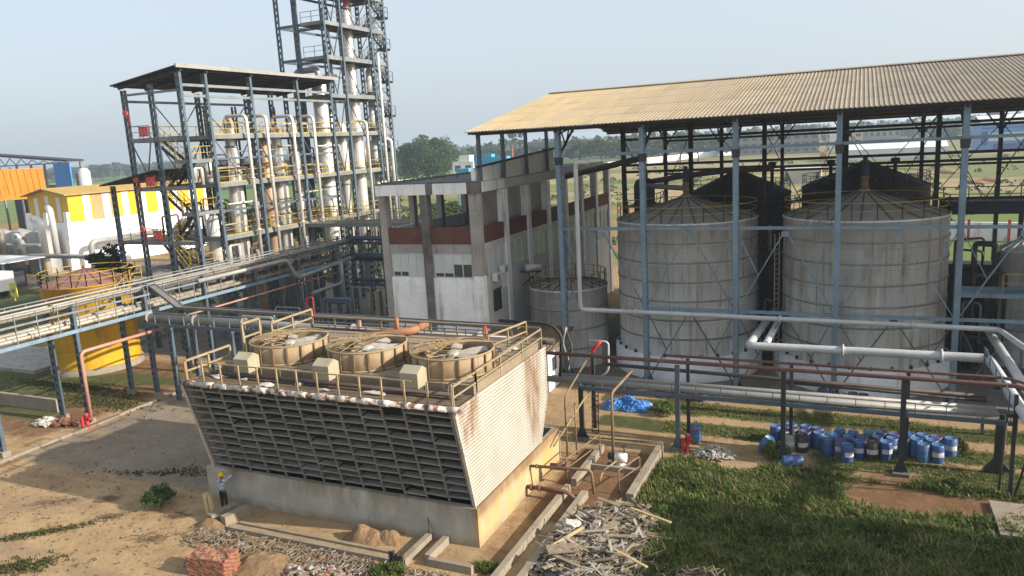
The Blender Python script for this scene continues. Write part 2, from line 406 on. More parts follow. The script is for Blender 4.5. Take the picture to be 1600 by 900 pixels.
# ---------------------------------------------------------------- world, sun, camera
CAM = Vector((0,0,16.0))
w = bpy.data.worlds.new("World"); scene.world = w; w.use_nodes = True
nt = w.node_tree; bg = nt.nodes['Background']
sky = nt.nodes.new('ShaderNodeTexSky'); sky.sky_type = 'NISHITA'; sky.sun_disc = False
SUN_EL, SUN_AZ = 25.0, 2.5            # azimuth counted from +X towards +Y
sky.sun_elevation = R(SUN_EL); sky.sun_rotation = R(90-SUN_AZ)
sky.altitude = 200; sky.air_density = .7; sky.dust_density = 5.9; sky.ozone_density = .0
# a thin even veil of high haze over the clear-sky model
veil = nt.nodes.new('ShaderNodeMixRGB'); veil.inputs[0].default_value = .75; veil.inputs[2].default_value = (2.15, 2.42, 2.62, 1)
nt.links.new(sky.outputs[0], veil.inputs[1]); nt.links.new(veil.outputs[0], bg.inputs[0]); bg.inputs[1].default_value = SKY_STRENGTH
sd = bpy.data.lights.new('sun', 'SUN'); sd.energy = SUN_STRENGTH; sd.angle = R(.6); sd.color = (1, .91, .78)
so = bpy.data.objects.new('sun', sd); COL.objects.link(so)
e, a = R(SUN_EL), R(SUN_AZ)
so.rotation_euler = Vector((math.cos(e)*math.cos(a), math.cos(e)*math.sin(a), math.sin(e))).to_track_quat('Z', 'Y').to_euler()
so.location = (60, 0, 60)
scene.view_settings.view_transform = 'Standard'; scene.view_settings.look = 'None'
scene.view_settings.exposure = EXPOSURE; scene.view_settings.gamma = 1

cd = bpy.data.cameras.new('camera'); co = bpy.data.objects.new('camera', cd); COL.objects.link(co)
scene.camera = co; cd.sensor_width = 36; cd.lens = 36*1200/1600; cd.clip_start = .5; cd.clip_end = 12000
az, pt, rl = R(24.5), R(10.7), R(3.2)
fw = Vector((-math.sin(az)*math.cos(pt), math.cos(az)*math.cos(pt), -math.sin(pt)))
r0 = fw.cross(Vector((0,0,1))).normalized(); u0 = r0.cross(fw)
rt = r0*math.cos(rl)-u0*math.sin(rl); up = r0*math.sin(rl)+u0*math.cos(rl)
co.matrix_world = Matrix(((rt.x,up.x,-fw.x,0),(rt.y,up.y,-fw.y,0),(rt.z,up.z,-fw.z,16.0),(0,0,0,1)))

# ---------------------------------------------------------------- the ground: one sheet to the horizon
def vnoise(x, y, s, seed):
    r = np.random.default_rng(seed); T = r.random((64,64)); u = x/s; v = y/s
    i = np.floor(u).astype(int); j = np.floor(v).astype(int); a = u-i; b = v-j
    a = a*a*(3-2*a); b = b*b*(3-2*b); g = lambda p, q: T[p % 64, q % 64]
    return g(i,j)*(1-a)*(1-b)+g(i+1,j)*a*(1-b)+g(i,j+1)*(1-a)*b+g(i+1,j+1)*a*b
def fbm(x, y, s, seed): return .55*vnoise(x,y,s,seed)+.3*vnoise(x,y,s/2.1,seed+1)+.15*vnoise(x,y,s/4.3,seed+2)
def ss(x, a, b): t = np.clip((x-a)/(b-a), 0, 1); return t*t*(3-2*t)
def sbox(x, y, x0, x1, y0, y1, f): return ss(x,x0-f,x0+f)*(1-ss(x,x1-f,x1+f))*ss(y,y0-f,y0+f)*(1-ss(y,y1-f,y1+f))
def grass_mask(x, y):
    n = fbm(x, y, 5, 3)-.5; n2 = fbm(x, y, 2.2, 9)-.5
    g = sbox(x+n*2.6, y+n*2.6, -8.2, 30, 4, 36.3, .7)
    bare = np.exp(-(((x-4.2)/4.0)**2+((y-35.3+.12*(x-3.6))/2.2)**2))+.8*np.exp(-(((x-1.2)/2.2)**2+((y-34.3)/1.3)**2))
    bare += 1.2*np.exp(-(((x+8.6)/1.8)**2+((y-25.6)/3.6)**2))
    g = g*np.clip(1.25-1.3*bare-2.2*np.clip(-n2-.06, 0, 1), 0, 1)
    g = np.maximum(g, .9*sbox(x, y+n*1.2, -13.5, 40, 39.6, 41.5, .4))
    g = np.maximum(g, .85*sbox(x, y+n*1.2, -13.0, 40, 42.4, 44.6, .4))
    g = np.maximum(g, .8*sbox(x+n2*2, y+n*2, -1.5, 40, 36.3, 39.5, .5)*(n2 > -.06))
    return g
def near_lines(a, b, st, far, grow):
    L = list(np.arange(a, b+.01, st)); d = st*1.6; x = b+d
    while x < far: L.append(x); d *= grow; x += d
    d = st*1.6; x = a-d; P = []
    while x > -far: P.append(x); d *= grow; x -= d
    return np.array(P[::-1]+L)
gx_ = near_lines(-72, 16, .4, 5200, 1.22); gy_ = near_lines(14, 62, .4, 5200, 1.22)
GX, GY = np.meshgrid(gx_, gy_); nx, ny = len(gx_), len(gy_)
gm = grass_mask(GX, GY)
GZ = -.10*fbm(GX, GY, 3.1, 21)*sbox(GX, GY, -44, 30, 14, 36, 2)-.05*fbm(GX, GY, 1.2, 31)*sbox(GX, GY, -60, 30, 14, 46, 2)
GZ *= 1-sbox(GX, GY, -28.5, -13, 23, 35, .6)
wet = np.maximum(sbox(GX+.8*(fbm(GX,GY,2,5)-.5), GY, -13.2, -8.4, 28.2, 36.5, .7), .55*sbox(GX, GY, -13.6, -11.8, 21, 30, .5))
wet = np.maximum(wet, 1.0*np.exp(-((GX-3)/5)**2-((GY-35)/3.2)**2))  # brown soil by the drums, painted darker in place of soft shade
wet = np.maximum(wet, .75*sbox(GX+3*(fbm(GX,GY,6,45)-.5), GY, -62, -44.5, 27.5, 44, 1.4))
conc_shadow = np.maximum(sbox(GX, GY, -20, 40, 45.6, 82, .6), sbox(GX, GY, -110, -30, 45, 95, 1.2))
conc_shadow = np.maximum(conc_shadow, .65*sbox(GX+2*(fbm(GX,GY,5,40)-.5), GY, -43.4, -28.4, 25.5, 40, .8))  # paints the ground grey where the cooling tower's cast shadow lies
dull = .8*sbox(GX, GY, -66, -45, 30, 41, 1.5)*(fbm(GX,GY,5,61) > .46)
dull = np.maximum(dull, .9*sbox(GX, GY, -120, -58, 38, 68, 3)*(fbm(GX,GY,7,62) > .40))
V = np.stack([GX.ravel(), GY.ravel(), GZ.ravel()], 1)
idx = np.arange(nx*ny).reshape(ny, nx)
F = np.stack([idx[:-1,:-1].ravel(), idx[:-1,1:].ravel(), idx[1:,1:].ravel(), idx[1:,:-1].ravel()], 1)
m = NT('bare_earth_grass_and_fields')
at = m.n('ShaderNodeVertexColor', _layer_name='zone')
sp = m.n('ShaderNodeSeparateColor'); m.l(at.outputs['Color'], sp.inputs[0])
X = m.xyz()
sand = m.mix(m.ramp(m.noise(.22, 6, .65), [(.3, 0.), (.7, 1.)]), (.42,.295,.165), (.335,.235,.13))
sand = m.mix(m.ramp(m.noise(.9, 7, .7, off=(4,1,0)), [(.46, 0.), (.66, .85)]), sand, (.26,.165,.085))
sand = m.mix(m.ramp(m.noise(3.3, 7, .78), [(.55, 0.), (.66, .7)]), sand, (.19,.13,.075))
sand = m.mix(m.ramp(m.noise(11, 5, .75, off=(2,8,0)), [(.60, 0.), (.70, .6)]), sand, (.17,.12,.075))
sand = m.mix(m.ramp(m.noise(2.1, 6, .7, off=(9,9,0)), [(.60, 0.), (.8, .55)]), sand, (.48,.36,.22))
# old wheel ruts
rut = m.math('MULTIPLY', m.ramp(m.noise(.55, 5, .6, (.16,1.1,1)), [(.50, 0.), (.60, .75)]), m.ramp(m.noise(.12, 2), [(.38, 0.), (.55, 1.)]))
sand = m.mix(rut, sand, (.26,.185,.12))
wet_shade_col = m.mix(m.ramp(m.noise(.8, 6, .65), [(.3, 0.), (.7, 1.)]), (.20,.115,.06), (.13,.075,.04))
wet_shade_col = m.mix(m.ramp(m.noise(2.6, 5, .7), [(.55, 0.), (.75, .7)]), wet_shade_col, (.30,.19,.105))
cc = m.mix(m.ramp(m.noise(.35, 6, .65), [(.3, 0.), (.7, 1.)]), (.23,.205,.175), (.15,.13,.11))
cc = m.mix(m.ramp(m.noise(1.7, 6, .7), [(.55, 0.), (.75, .8)]), cc, (.31,.25,.18))
gr = m.mix(m.ramp(m.noise(.9, 6, .65), [(.3, 0.), (.7, 1.)]), (.085,.10,.034), (.055,.062,.024))
gr = m.mix(m.ramp(m.noise(2.4, 5, .7), [(.52, 0.), (.72, .8)]), gr, (.17,.125,.065))
edge = m.noise(1.6, 5, .7)
def mask(ch, lo=.35, hi=.75):
    return m.ramp(m.math('ADD', sp.outputs[ch], m.math('MULTIPLY', m.math('SUBTRACT', edge, .5), .7)), [(lo, 0.), (hi, 1.)])
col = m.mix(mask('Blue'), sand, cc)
col = m.mix(mask('Green'), col, wet_shade_col)
col = m.mix(mask('Red'), col, gr)
# distant land: strips of field, fallow and orange earth
fld = m.mix(m.ramp(m.noise(.012, 4, .5, (.6,2.2,1)), [(.40, 0.), (.52, 1.)]), (.33,.26,.145), (.155,.165,.06))
fld = m.mix(m.ramp(m.noise(.03, 5, .6, (.5,1.6,1), off=(30,10,0)), [(.53, 0.), (.62, .9)]), fld, (.42,.28,.16))
fld = m.mix(m.ramp(m.noise(.25, 6, .7), [(.4, 0.), (.75, .7)]), fld, (.10,.11,.045))
gfield = m.mix(m.ramp(m.noise(.05, 4), [(.35, 0.), (.65, 1.)]), (.13,.20,.055), (.10,.165,.05))
fld = m.mix(m.rng(X[0], -150., -190., 0, 1), fld, gfield)
dist = m.math('ADD', m.math('MULTIPLY', m.math('SUBTRACT', X[1], 84.), .08), m.math('MULTIPLY', m.math('SUBTRACT', m.noise(.06, 4), .5), 1.6), True)
distx = m.math('ADD', m.math('MULTIPLY', m.math('SUBTRACT', -115., X[0]), .06), m.math('SUBTRACT', m.noise(.06, 4), .5), True)
farm = m.math('MAXIMUM', dist, distx)
near_strip = m.mix(m.math('MULTIPLY', m.rng(X[0], 0., -14., 0, 1), m.ramp(m.noise(.08, 5), [(.4, 0.), (.6, 1.)])), (.12,.165,.045), (.32,.16,.085))
fld = m.mix(m.rng(X[1], 190., 150., 0, 1), fld, near_strip)
col = m.mix(farm, col, fld)
m.bump(m.math('ADD', m.noise(2.2, 7, .75), m.math('MULTIPLY', m.noise(16, 4, .7), .4)), .75, .12)
ground_mat = m.done(col, .95, 0, .12)
g = npmesh('ground', V, F, ground_mat, smooth=True); tag(g, kind='structure')
ca = g.data.color_attributes.new('zone', 'FLOAT_COLOR', 'POINT')
cols = np.ones((nx*ny, 4), np.float32); cols[:,0] = np.maximum(gm, dull).ravel(); cols[:,1] = wet.ravel(); cols[:,2] = conc_shadow.ravel()
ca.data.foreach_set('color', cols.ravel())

# ---------------------------------------------------------------- the haze over the plain
if HAZE > 0:
    hb = MB(); hb.box(-5100, 5100, -5100, 5100, -1.2, 46.)
    hm = bpy.data.materials.new('pale_dusty_air'); hm.use_nodes = True; t = hm.node_tree
    t.nodes.remove(t.nodes['Principled BSDF'])
    pv = t.nodes.new('ShaderNodeVolumePrincipled'); pv.inputs['Color'].default_value = (.74,.87,1,1)
    pv.inputs['Density'].default_value = HAZE; pv.inputs['Anisotropy'].default_value = .3
    t.links.new(pv.outputs[0], t.nodes['Material Output'].inputs['Volume'])
    tag(hb.build('haze', hm), kind='stuff')
# ---------------------------------------------------------------- the cooling tower
TX0, TX1, BX0, BX1 = -27.6, -13.75, -28.0, -13.55
TYF, TYB, BYF, BYB = 24.15, 33.45, 25.2, 34.6      # top edges and basin faces
ZB, ZT, ZR = 1.68, 6.15, 6.55                      # basin rim, walkway, raised deck
ct = thing('cooling_tower', 'slatted cooling tower with three fans on a stained concrete basin', 'cooling tower', ((TX0+TX1)/2, 29.5, 0))
b = MB()
b.box(BX0, BX1, BYF, BYF+.3, -.15, ZB); b.box(BX0, BX1, BYB-.3, BYB, -.15, ZB)
b.box(BX0, BX0+.3, BYF+.3, BYB-.3, -.15, ZB); b.box(BX1-.3, BX1, BYF+.3, BYB-.3, -.15, ZB)
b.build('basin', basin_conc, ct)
b = MB(); b.box(BX0+.3, BX1-.3, BYF+.3, BYB-.3, .9, 1.15); b.build('basin_water', mud_water, ct)
b = MB(); yb0, yb1 = 25.55, 32.4
b.prism([(TYF+.75, ZT-.05), (yb0+.65, 1.2), (yb1-.3, 1.2), (TYB-.3, ZT-.05)], 'x', TX0+.25, TX1-.25); b.build('fill_pack', pack_dark, ct)
# louvre boards: 11 rows over 13 bays between sloping posts
b = MB(); nb, nr = 13, 11; bw = (TX1-TX0-.2)/nb
def fy(t): return TYF+(25.42-TYF)*t           # along the sloping face, 0 top
def fz(t): return ZT-.10+(1.74-ZT+.10)*t
for i in range(nr):
    t = (i+.25)/nr
    for k in range(nb):
        if rnd.random() < .004: continue
        x0 = TX0+.1+k*bw; j = rnd.uniform(-.03, .03)-(.09 if rnd.random() < .03 else 0); tl = rnd.uniform(-.07, .07)
        p = Vector((x0+.03, fy(t)+.17, fz(t)-.06+j)); q = Vector((x0+bw-.03, fy(t)+.17, fz(t)-.06+j+rnd.uniform(-.03,.03)))
        d = q-p
        c = (p+q)/2
        b.obox(c, (d.length, .40, .025), (.06+tl, -math.atan2(d.z, d.x)*1., 0))
b.build('louvre', louvre_grey, ct)
b = MB()
for k in range(nb+1):
    x = TX0+.1+k*bw
    b.bar((x, fy(0)-.02, fz(0)+.03), (x, fy(1)-.02, fz(1)), .06, .09)
b.build('louvre_post', M('weathered_louvre_post', (.24,.225,.185), (.16,.145,.11), 1.4, .8), ct)
# ribbed end walls
for xs, xo in ((TX1, 1), (TX0, -1)):
    b = MB(); n = 30; zb = 1.66
    def yr(z):
        t = (ZT-z)/(ZT-zb)
        f = TYF+(25.38-TYF)*t
        bk = TYB-.12*t if t < .55 else TYB-.066-(t-.55)/.45*1.0
        return f, bk
    V = []; F = []
    for i in range(n):
        z1 = ZT+.02-(ZT+.02-zb)*i/n; z0 = ZT+.02-(ZT+.02-zb)*(i+1)/n; h = z1-z0
        for z, o in ((z1, .0), (z1-h*.05, .075), (z1-h*.70, .075), (z1-h*.75, 0)):
            f, k = yr(z); V += [(xs+xo*o, f, z), (xs+xo*o, k, z)]
    f, k = yr(zb); V += [(xs, f, zb), (xs, k, zb)]
    nn = len(V)//2
    for i in range(nn-1): F.append((2*i, 2*i+1, 2*i+3, 2*i+2) if xo > 0 else (2*i, 2*i+2, 2*i+3, 2*i+1))
    b.add(V, F)
    f, k = yr(ZT); f2, k2 = yr(zb); fm, km = yr(ZT-(ZT-zb)*.55)
    b.prism([(f+.02, ZT), (f2+.02, zb), (k2-.02, zb), (km-.02, ZT-(ZT-zb)*.55), (k-.02, ZT)], 'x', min(xs, xs-xo*.1)-.0, max(xs-.004*xo, xs-xo*.1) if xo > 0 else xs+.1)
    w_ = b.build('end_wall', tower_white, ct)
    b = MB(); x = xs+xo*.03
    b.bar((x, f-.03, ZT+.06), (x, f2-.03, zb-.02), .13, .07); b.build('corner_trim', white_scrap, w_); b = MB(); b.bar((x, k+.03, ZT+.06), (x, km+.03, ZT-(ZT-zb)*.55), .13, .07); b.bar((x, km+.03, ZT-(ZT-zb)*.55), (x, k2, zb), .13, .07)
    b.build('corner_trim', white_scrap, w_)
b = MB(); b.prism([(TYB-.05, ZT-.05), (TYB-.11, 3.7), (yb1+.02, 1.7), (yb1-.08, 1.7), (TYB-.25, 3.7), (TYB-.2, ZT-.05)], 'x', TX0+.02, TX1-.02); b.build('rear_wall', louvre_grey, ct)
# decks
b = MB(); b.box(TX0, TX1, TYF+.02, TYB, ZT-.06, ZT)
for k in range(9):
    b.box(TX0+.05+rnd.uniform(0,.1), TX1-.1, TYF+.12+k*.19, TYF+.29+k*.19, ZT+.004, ZT+.016+rnd.uniform(0,.012))
b.build('walkway_deck', deck_brown, ct)
b = MB(); b.box(TX0+.55, TX1-.05, 26.05, TYB-.55, ZT+.002, ZR)
for k in range(12):
    x = TX0+.7+k*1.08; b.box(x, x+.09, 26.0, 26.048, ZT+.02, ZR-.01)
for k in range(7): b.bar((TX0+.6, 26.3+k*1.02, ZR+.02), (TX1-.1, 26.3+k*1.02, ZR+.02), .1, .035)
b.build('raised_deck', M('brown_stained_fan_deck', (.27,.215,.145), (.18,.14,.10), .6, .85, bump=.2, spots=(.38,.31,.22)), ct)
b = MB(); b.tube([(TX0-.05, TYF-.02, ZT+.06), (TX1+.02, TYF-.02, ZT+.06)], .115, 10)
for k in range(14):
    x = TX0+.3+k*1.03; b.tube([(x, TYF-.02, ZT+.06), (x+rnd.uniform(.2,.6), TYF-.02, ZT+.06)], .14, 10)
b.build('edge_pipe', wrap_pipe, ct)
b = MB(); b.tube([(TX0+.6, 25.35, ZT+.2), (TX1-.2, 25.35, ZT+.2)], .10, 8); b.build('water_header', dark_pipe, ct)
b = MB(); b.tube([(TX0+.2, TYB-.3, ZT+.3), (TX1-.1, TYB-.3, ZT+.3)], .17, 10); b.build('water_header', dark_pipe, ct)
# fan stacks
FANS = [(-23.9, 28.15), (-19.45, 28.2), (-14.98+.0, 28.15)]
FR = 1.80; rib_mat = M('brown_stack_rib', (.13,.085,.045), (.2,.135,.075), 2., .8)
for i, (x, y) in enumerate(FANS):
    x = [-24.62, -20.18, -15.78][i]; y = 28.05
    b = MB(); b.lathe((x, y, ZR), [(FR-.10, 0), (FR+.02, .12), (FR, .45), (FR+.03, .87), (FR-.05, .87), (FR-.06, .55), (FR-.13, .02)], 48)
    st = b.build('fan_stack', stack_tan, ct)
    for k in range(18):
        a = 2*math.pi*(k+.3)/18; ca_, sa_ = math.cos(a), math.sin(a)
        b = MB(); b.obox((x+(FR+.05)*ca_, y+(FR+.05)*sa_, ZR+.44), (.10, .07, .84), (0,0,a)); b.build('stack_rib', rib_mat, st)
    b = MB(); b.ring((x, y, ZR+.885), FR+.01, .045, 48); b.ring((x, y, ZR+.06), FR+.03, .05, 48); b.build('rim_ring', rust_wood, st)
    # guard of bent rods, thickest on the left
    b = MB()
    for k in range(7):
        off = -FR+.22+k*.30
        hw = math.sqrt(max(FR*FR-off*off, .02))
        pts = []
        for q in range(9):
            t = -1+q/4
            yy = y+off*.55+t*hw*.75; xx = x+off*.85+t*hw*.62
            rr = math.hypot(xx-x, yy-y)
            if rr > FR: xx = x+(xx-x)*FR/rr; yy = y+(yy-y)*FR/rr
            pts.append((xx, yy, ZR+.905+.24*max(0, 1-(math.hypot(xx-x, yy-y)/FR)**2)))
        b.tube(pts, .028, 5)
    for k in range(5):
        q = .35+k*.34
        b.tube([(x+q*math.cos(R(100+g*10)), y+q*math.sin(R(100+g*10)), ZR+.905+.24*(1-(q/FR)**2)) for g in range(21)], .022, 5)
    for k in range(6):
        a = R(95+k*34); b.tube([(x+q*math.cos(a), y+q*math.sin(a), ZR+.905+.24*(1-(q/FR)**2)) for q in (.15, .6, 1.1, 1.5, FR)], .028, 5)
    b.build('fan_guard', guard_straw, st)
    b = MB(); b.lathe((x, y, ZR+.44), [(0,.34), (.2,.34), (.3,.24), (.32,0), (0,0)], 20)
    for k in range(6):
        a = 2*math.pi*k/6+.4*i
        P = [(.28,-.13),(.28,.13),(1.0,.24),(FR-.18,.22),(FR-.18,-.12),(1.0,-.20)]
        V = [(x+p*math.cos(a)-q*math.sin(a), y+p*math.sin(a)+q*math.cos(a), ZR+.62+q*.35) for p, q in P]
        V += [(vx, vy, vz+.03) for vx, vy, vz in V]
        b.add(V, [(5,4,3,2,1,0),(6,7,8,9,10,11)]+[(q,(q+1)%6,6+(q+1)%6,6+q) for q in range(6)])
    b.build('fan', fan_white, st)
    b = MB(); b.lathe((x, y, ZR+.02), [(FR-.16,0),(0,0.01)], 40); b.build('fan_throat', pack_dark, st)
    mx, my = x-.62, 25.82
    b = MB(); w2 = .42; z0 = ZT+.30
    b.prism([(my-.42, z0), (my+.42, z0), (my+.42, z0+.62), (my, z0+.86), (my-.42, z0+.62)], 'x', mx-w2, mx+w2)
    for q in range(5): b.box(mx-w2-.012, mx-w2-.001, my-.3, my+.3, z0+.12+q*.1, z0+.16+q*.1)
    mc = b.build('motor_cover', motor_beige, ct)
    b = MB(); b.box(mx-.3, mx+.3, my-.3, my+.22, ZT+.02, z0-.002); b.build('motor_stand', dark_pipe, mc)
# hand rails of the deck
def rail(mb, P, h=1.05, step=1.4, t=.05, mid=True, posts=True, top=True):
    for p, q in zip(P, P[1:]):
        p = Vector(p); q = Vector(q); L = (q-p).length; n = max(1, round(L/step))
        for i in range(n+1):
            c = p.lerp(q, i/n)
            if posts: mb.bar(c, c+Vector((0,0,h)), t)
        if top: mb.bar(p+Vector((0,0,h)), q+Vector((0,0,h)), t)
        if mid: mb.bar(p+Vector((0,0,h*.52)), q+Vector((0,0,h*.52)), t*.8)
b = MB(); rail(b, [(TX0+.1, TYF+.16, ZT), (TX1-.1, TYF+.16, ZT)], 1.0, 1.06, .065, False, True, False)
b.bar((TX0+.1, TYF+.85, ZT+.75), (TX1-2.3, TYF+.85, ZT+.75), .045); b.build('front_rail', rust_wood, ct)
b = MB(); rail(b, [(TX1-.06, TYF+.2, ZT), (TX1-.06, 26.3, ZT)], .9, 2.0, .065); rail(b, [(TX1-.06, 26.3, ZT+.05), (TX1-.06, TYB-.1, ZT+.05)], .88, 2.2, .065)
rail(b, [(TX1-1.2, 29.9, ZR), (TX1-.6, TYB-.6, ZR)], 1.0, 1.7, .07)
b.build('end_rail', rust_wood, ct)
b = MB(); rail(b, [(TX0+.1, TYF+.2, ZT), (TX0+.1, 27.1, ZT)], 1.0, 1.6, .09); rail(b, [(TX0+.15, 28., ZR), (TX0+.15, 29.2, ZR)], 1.45, 1.2, .1, True); rail(b, [(TX0+.1, 30.1, ZR), (TX0+.1, TYB-.1, ZR)], 1.0, 1.6, .09); 
b.build('end_rail', rust_wood, ct)
b = MB(); rail(b, [(TX0+.1, TYB-.1, ZT), (TX1-.1, TYB-.1, ZT)], 1.0, 1.5, .06); b.build('rear_rail', rust_wood, ct)
# loose bits lying on the walkway
for (x, y, rx, ry, s, lab) in [(-26.6, 25.35, .55, .22, 3, 'long white scrap heap at the left end of the cooling tower walkway'), (-24.9, 25.2, .16, .12, 4, 'small white scrap on the cooling tower walkway below the first motor'),
        (-23.3, 24.75, .42, .26, 5, 'largest rounded white scrap heap on the cooling tower walkway'), (-21.9, 25.3, .2, .16, 6, 'small white scrap left of the middle motor cover on the walkway'),
        (-20.3, 24.9, .3, .1, 7, 'flat white strip lying below the middle motor cover'), (-17.9, 25.1, .5, .16, 8, 'flat white sheet lying left of the right motor cover'),
        (-24.9+2.4, 31.9, .45, .3, 9, 'rumpled white wrapping behind the first fan stack'), (-18.2, 31.7, .4, .3, 10, 'rumpled white wrapping behind the middle fan stack'), (-14.6, 31.3, .35, .25, 12, 'rumpled white wrapping behind the right fan stack')]:
    z = ZR if y > 26.2 else ZT+.02
    b = MB(); b.lump((x, y, z+.06), (rx, ry), s, 2, .4, .35); solo('scrap_heap', b, white_scrap, lab, 'scrap', 'white scraps lying on the cooling tower', (x, y, z))
b = MB(); b.tube([(-22.7, 31.6, ZR+.25), (-20.7, 32.7, ZR+.25), (-20.7, 34.2, ZR+.25)], .2, 10, .3); b.tube([(-21.3, 32.35, ZR+.25), (-21.3, 32.35, ZR+1.0)], .1, 8)
solo('elbow_pipe', b, M('orange_rust_pipe', (.36,.16,.08), (.25,.11,.06), 2., .8), 'orange rusty elbow pipe behind the fans on the cooling tower', 'pipe')
# ---------------------------------------------------------------- lattice columns and the tank shed
def lattice(mb, x, y, z0, z1, gap=.34, ch=.20, along='y', pitch=.55, t=.05):
    """two channels set apart along one axis, joined by batten plates"""
    h = gap/2
    for s in (-1, 1):
        if along == 'y': mb.box(x-ch/2, x+ch/2, y+s*h-t/2, y+s*h+t/2, z0, z1)
        else: mb.box(x+s*h-t/2, x+s*h+t/2, y-ch/2, y+ch/2, z0, z1)
    z = z0+.25
    while z < z1-.15:
        for s in (-1, 1):
            o = s*(ch/2-.012)
            if along == 'y': mb.box(x+o-.01, x+o+.01, y-h+t/2, y+h-t/2, z, z+pitch*.42)
            else: mb.box(x-h+t/2, x+h-t/2, y+o-.01, y+o+.01, z, z+pitch*.42)
        z += pitch
SX = [-17.85, -12.3, -6.65, -1.0, 5.15, 11.1, 17.0, 22.9, 28.8]
SYF, SYM, SYB, SZE, SZR = 47.6, 63.0, 78.4, 16.85, 19.85
SXL, SXR = -24.2, 32.0
sh = thing('tank_shed', 'long open steel shed with ribbed ochre roof standing over the grey tanks', 'shed', (7, 63, 0))
def ribbed(mb, x0, x1, ya, za, yb, zb, pitch=.25, amp=.04, th=.03, under=0):
    n = int((x1-x0)/pitch); V = []; prof = [(0,0),(.30,0),(.42,1),(.58,1),(.70,0)]
    for i in range(n):
        for u, hh in prof:
            x = x0+(i+u)*(x1-x0)/n; V += [(x, ya, za+hh*amp), (x, yb, zb+hh*amp)]
    V += [(x1, ya, za), (x1, yb, zb)]
    k = len(V)//2
    mb.add(V, [(2*i, 2*i+2, 2*i+3, 2*i+1) for i in range(k-1)])
    Vb = [(x, y, z-th) for x, y, z in V]
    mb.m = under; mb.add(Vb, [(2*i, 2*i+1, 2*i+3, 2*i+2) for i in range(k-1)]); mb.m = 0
    for e in (0, 1): mb.add([V[2*i+e] for i in range(k)]+[Vb[2*i+e] for i in range(k)], [(i, i+1, k+i+1, k+i) if e else (i, k+i, k+i+1, i+1) for i in range(k-1)])
b = MB()
seg = 5
for s in range(seg):     # overlapping courses of sheet
    t0, t1 = s/seg, (s+1)/seg
    ya, yb = 46.75+(SYM-46.75)*t0, 46.75+(SYM-46.75)*t1+(.15 if s < seg-1 else 0)
    za, zb = SZE+(SZR-SZE)*t0+(.0 if s == 0 else .012*s), SZE+(SZR-SZE)*min(1, (yb-46.75)/(SYM-46.75))+.012*s
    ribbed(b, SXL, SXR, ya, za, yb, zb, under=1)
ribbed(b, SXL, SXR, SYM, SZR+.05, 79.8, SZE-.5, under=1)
b.prism([(SYM-.35, SZR+.06), (SYM, SZR+.15), (SYM+.35, SZR+.06), (SYM+.35, SZR+.10), (SYM, SZR+.19), (SYM-.35, SZR+.10)], 'x', SXL-.03, SXR)
b.build('roof', [shed_roof_mat, M('shade_dark_sheet_underside', (.07,.06,.05), (.05,.043,.036), .6, .9)], sh)  # second material: underside coloured dark to carry the shade below the sheets
b = MB()
for k in range(11):
    t = (k+.15)/11; y = 46.9+(SYM-46.9)*t; z = SZE+(SZR-SZE)*(y-46.75)/(SYM-46.75)-.13
    b.box(SXL+.1, SXR-.1, y-.05, y+.05, z-.12, z)
    y2 = 2*SYM-y+.1; z2 = SZR+.05-(SZR+.55-SZE)*(y2-SYM)/16.8-.13; b.box(SXL+.1, SXR-.1, y2-.05, y2+.05, z2-.12, z2)
b.build('purlin', steel_black, sh)
for i, x in enumerate(SX):
    col = MB(); lattice(col, x, SYF, .18, SZE-.15, .42, .30, 'y', .5)
    c = col.build('column', steel_pale, sh)
    k = MB(); k.box(x-.34, x+.34, SYF-.4, SYF+.4, 0, .18)
    for a_, b_ in ((-1,-1),(1,-1),(-1,1),(1,1)): k.prism([(x+a_*.15, .181), (x+a_*.32, .181), (x+a_*.15, .6)], 'y', SYF+b_*.3-.01, SYF+b_*.3+.01)
    k.build('base_plate', steel_dark, c)
    k = MB(); k.box(x-.22, x+.22, SYF-.3, SYF+.3, 14.62, 14.9); k.box(x-.2, x+.2, SYF-.27, SYF+.27, 14.4, 14.62); k.build('collar', steel_dark, c)
    for yy, nm in ((SYM, 18.9), (SYB, 16.4)):
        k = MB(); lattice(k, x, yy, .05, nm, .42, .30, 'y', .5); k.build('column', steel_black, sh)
    # roof truss
    k = MB()
    k.bar((x, 47.0, SZE-.28), (x, SYM, SZR-.3), .12, .18); k.bar((x, SYM, SZR-.35), (x, 79.4, SZE-.85), .12, .18)
    for q in (0, 1):
        y0, yd = (SYF, 1) if q == 0 else (SYB, -1)
        k.bar((x, y0, 14.9), (x, y0+yd*4.6, SZE+.75), .12, .12)
        k.bar((x, y0+yd*1.5, 15.6), (x, y0+yd*.6, SZE-.2), .08); k.bar((x, y0+yd*1.5, 15.6), (x, y0+yd*2.4, SZE+.15), .08); k.bar((x, y0+yd*3.1, 16.5), (x, y0+yd*2.4, SZE+.15), .08)
    for s in (-1, 1): k.bar((x, SYM, 16.6), (x, SYM+s*4.6, SZR-1.1), .12)
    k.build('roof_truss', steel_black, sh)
    if 0 < i:
        x0 = SX[i-1]
        k = MB()
        for yy in (SYF, ): 
            k.bar((x0, yy, SZE-1.0+.5), (x0+.9, yy, SZE-.15), .1); k.bar((x, yy, SZE-.5), (x-.9, yy, SZE-.15), .1)
        for s in (1, -1):
            xx = x0 if s > 0 else x
            k.bar((xx+s*.15, SYM, 16.4), (xx+s*1.3, SYM, 18.6), .12); k.bar((xx+s*.15, SYB, 14.9), (xx+s*1.2, SYB, 16.4), .12)
        k.each('knee_brace', steel_black, sh)
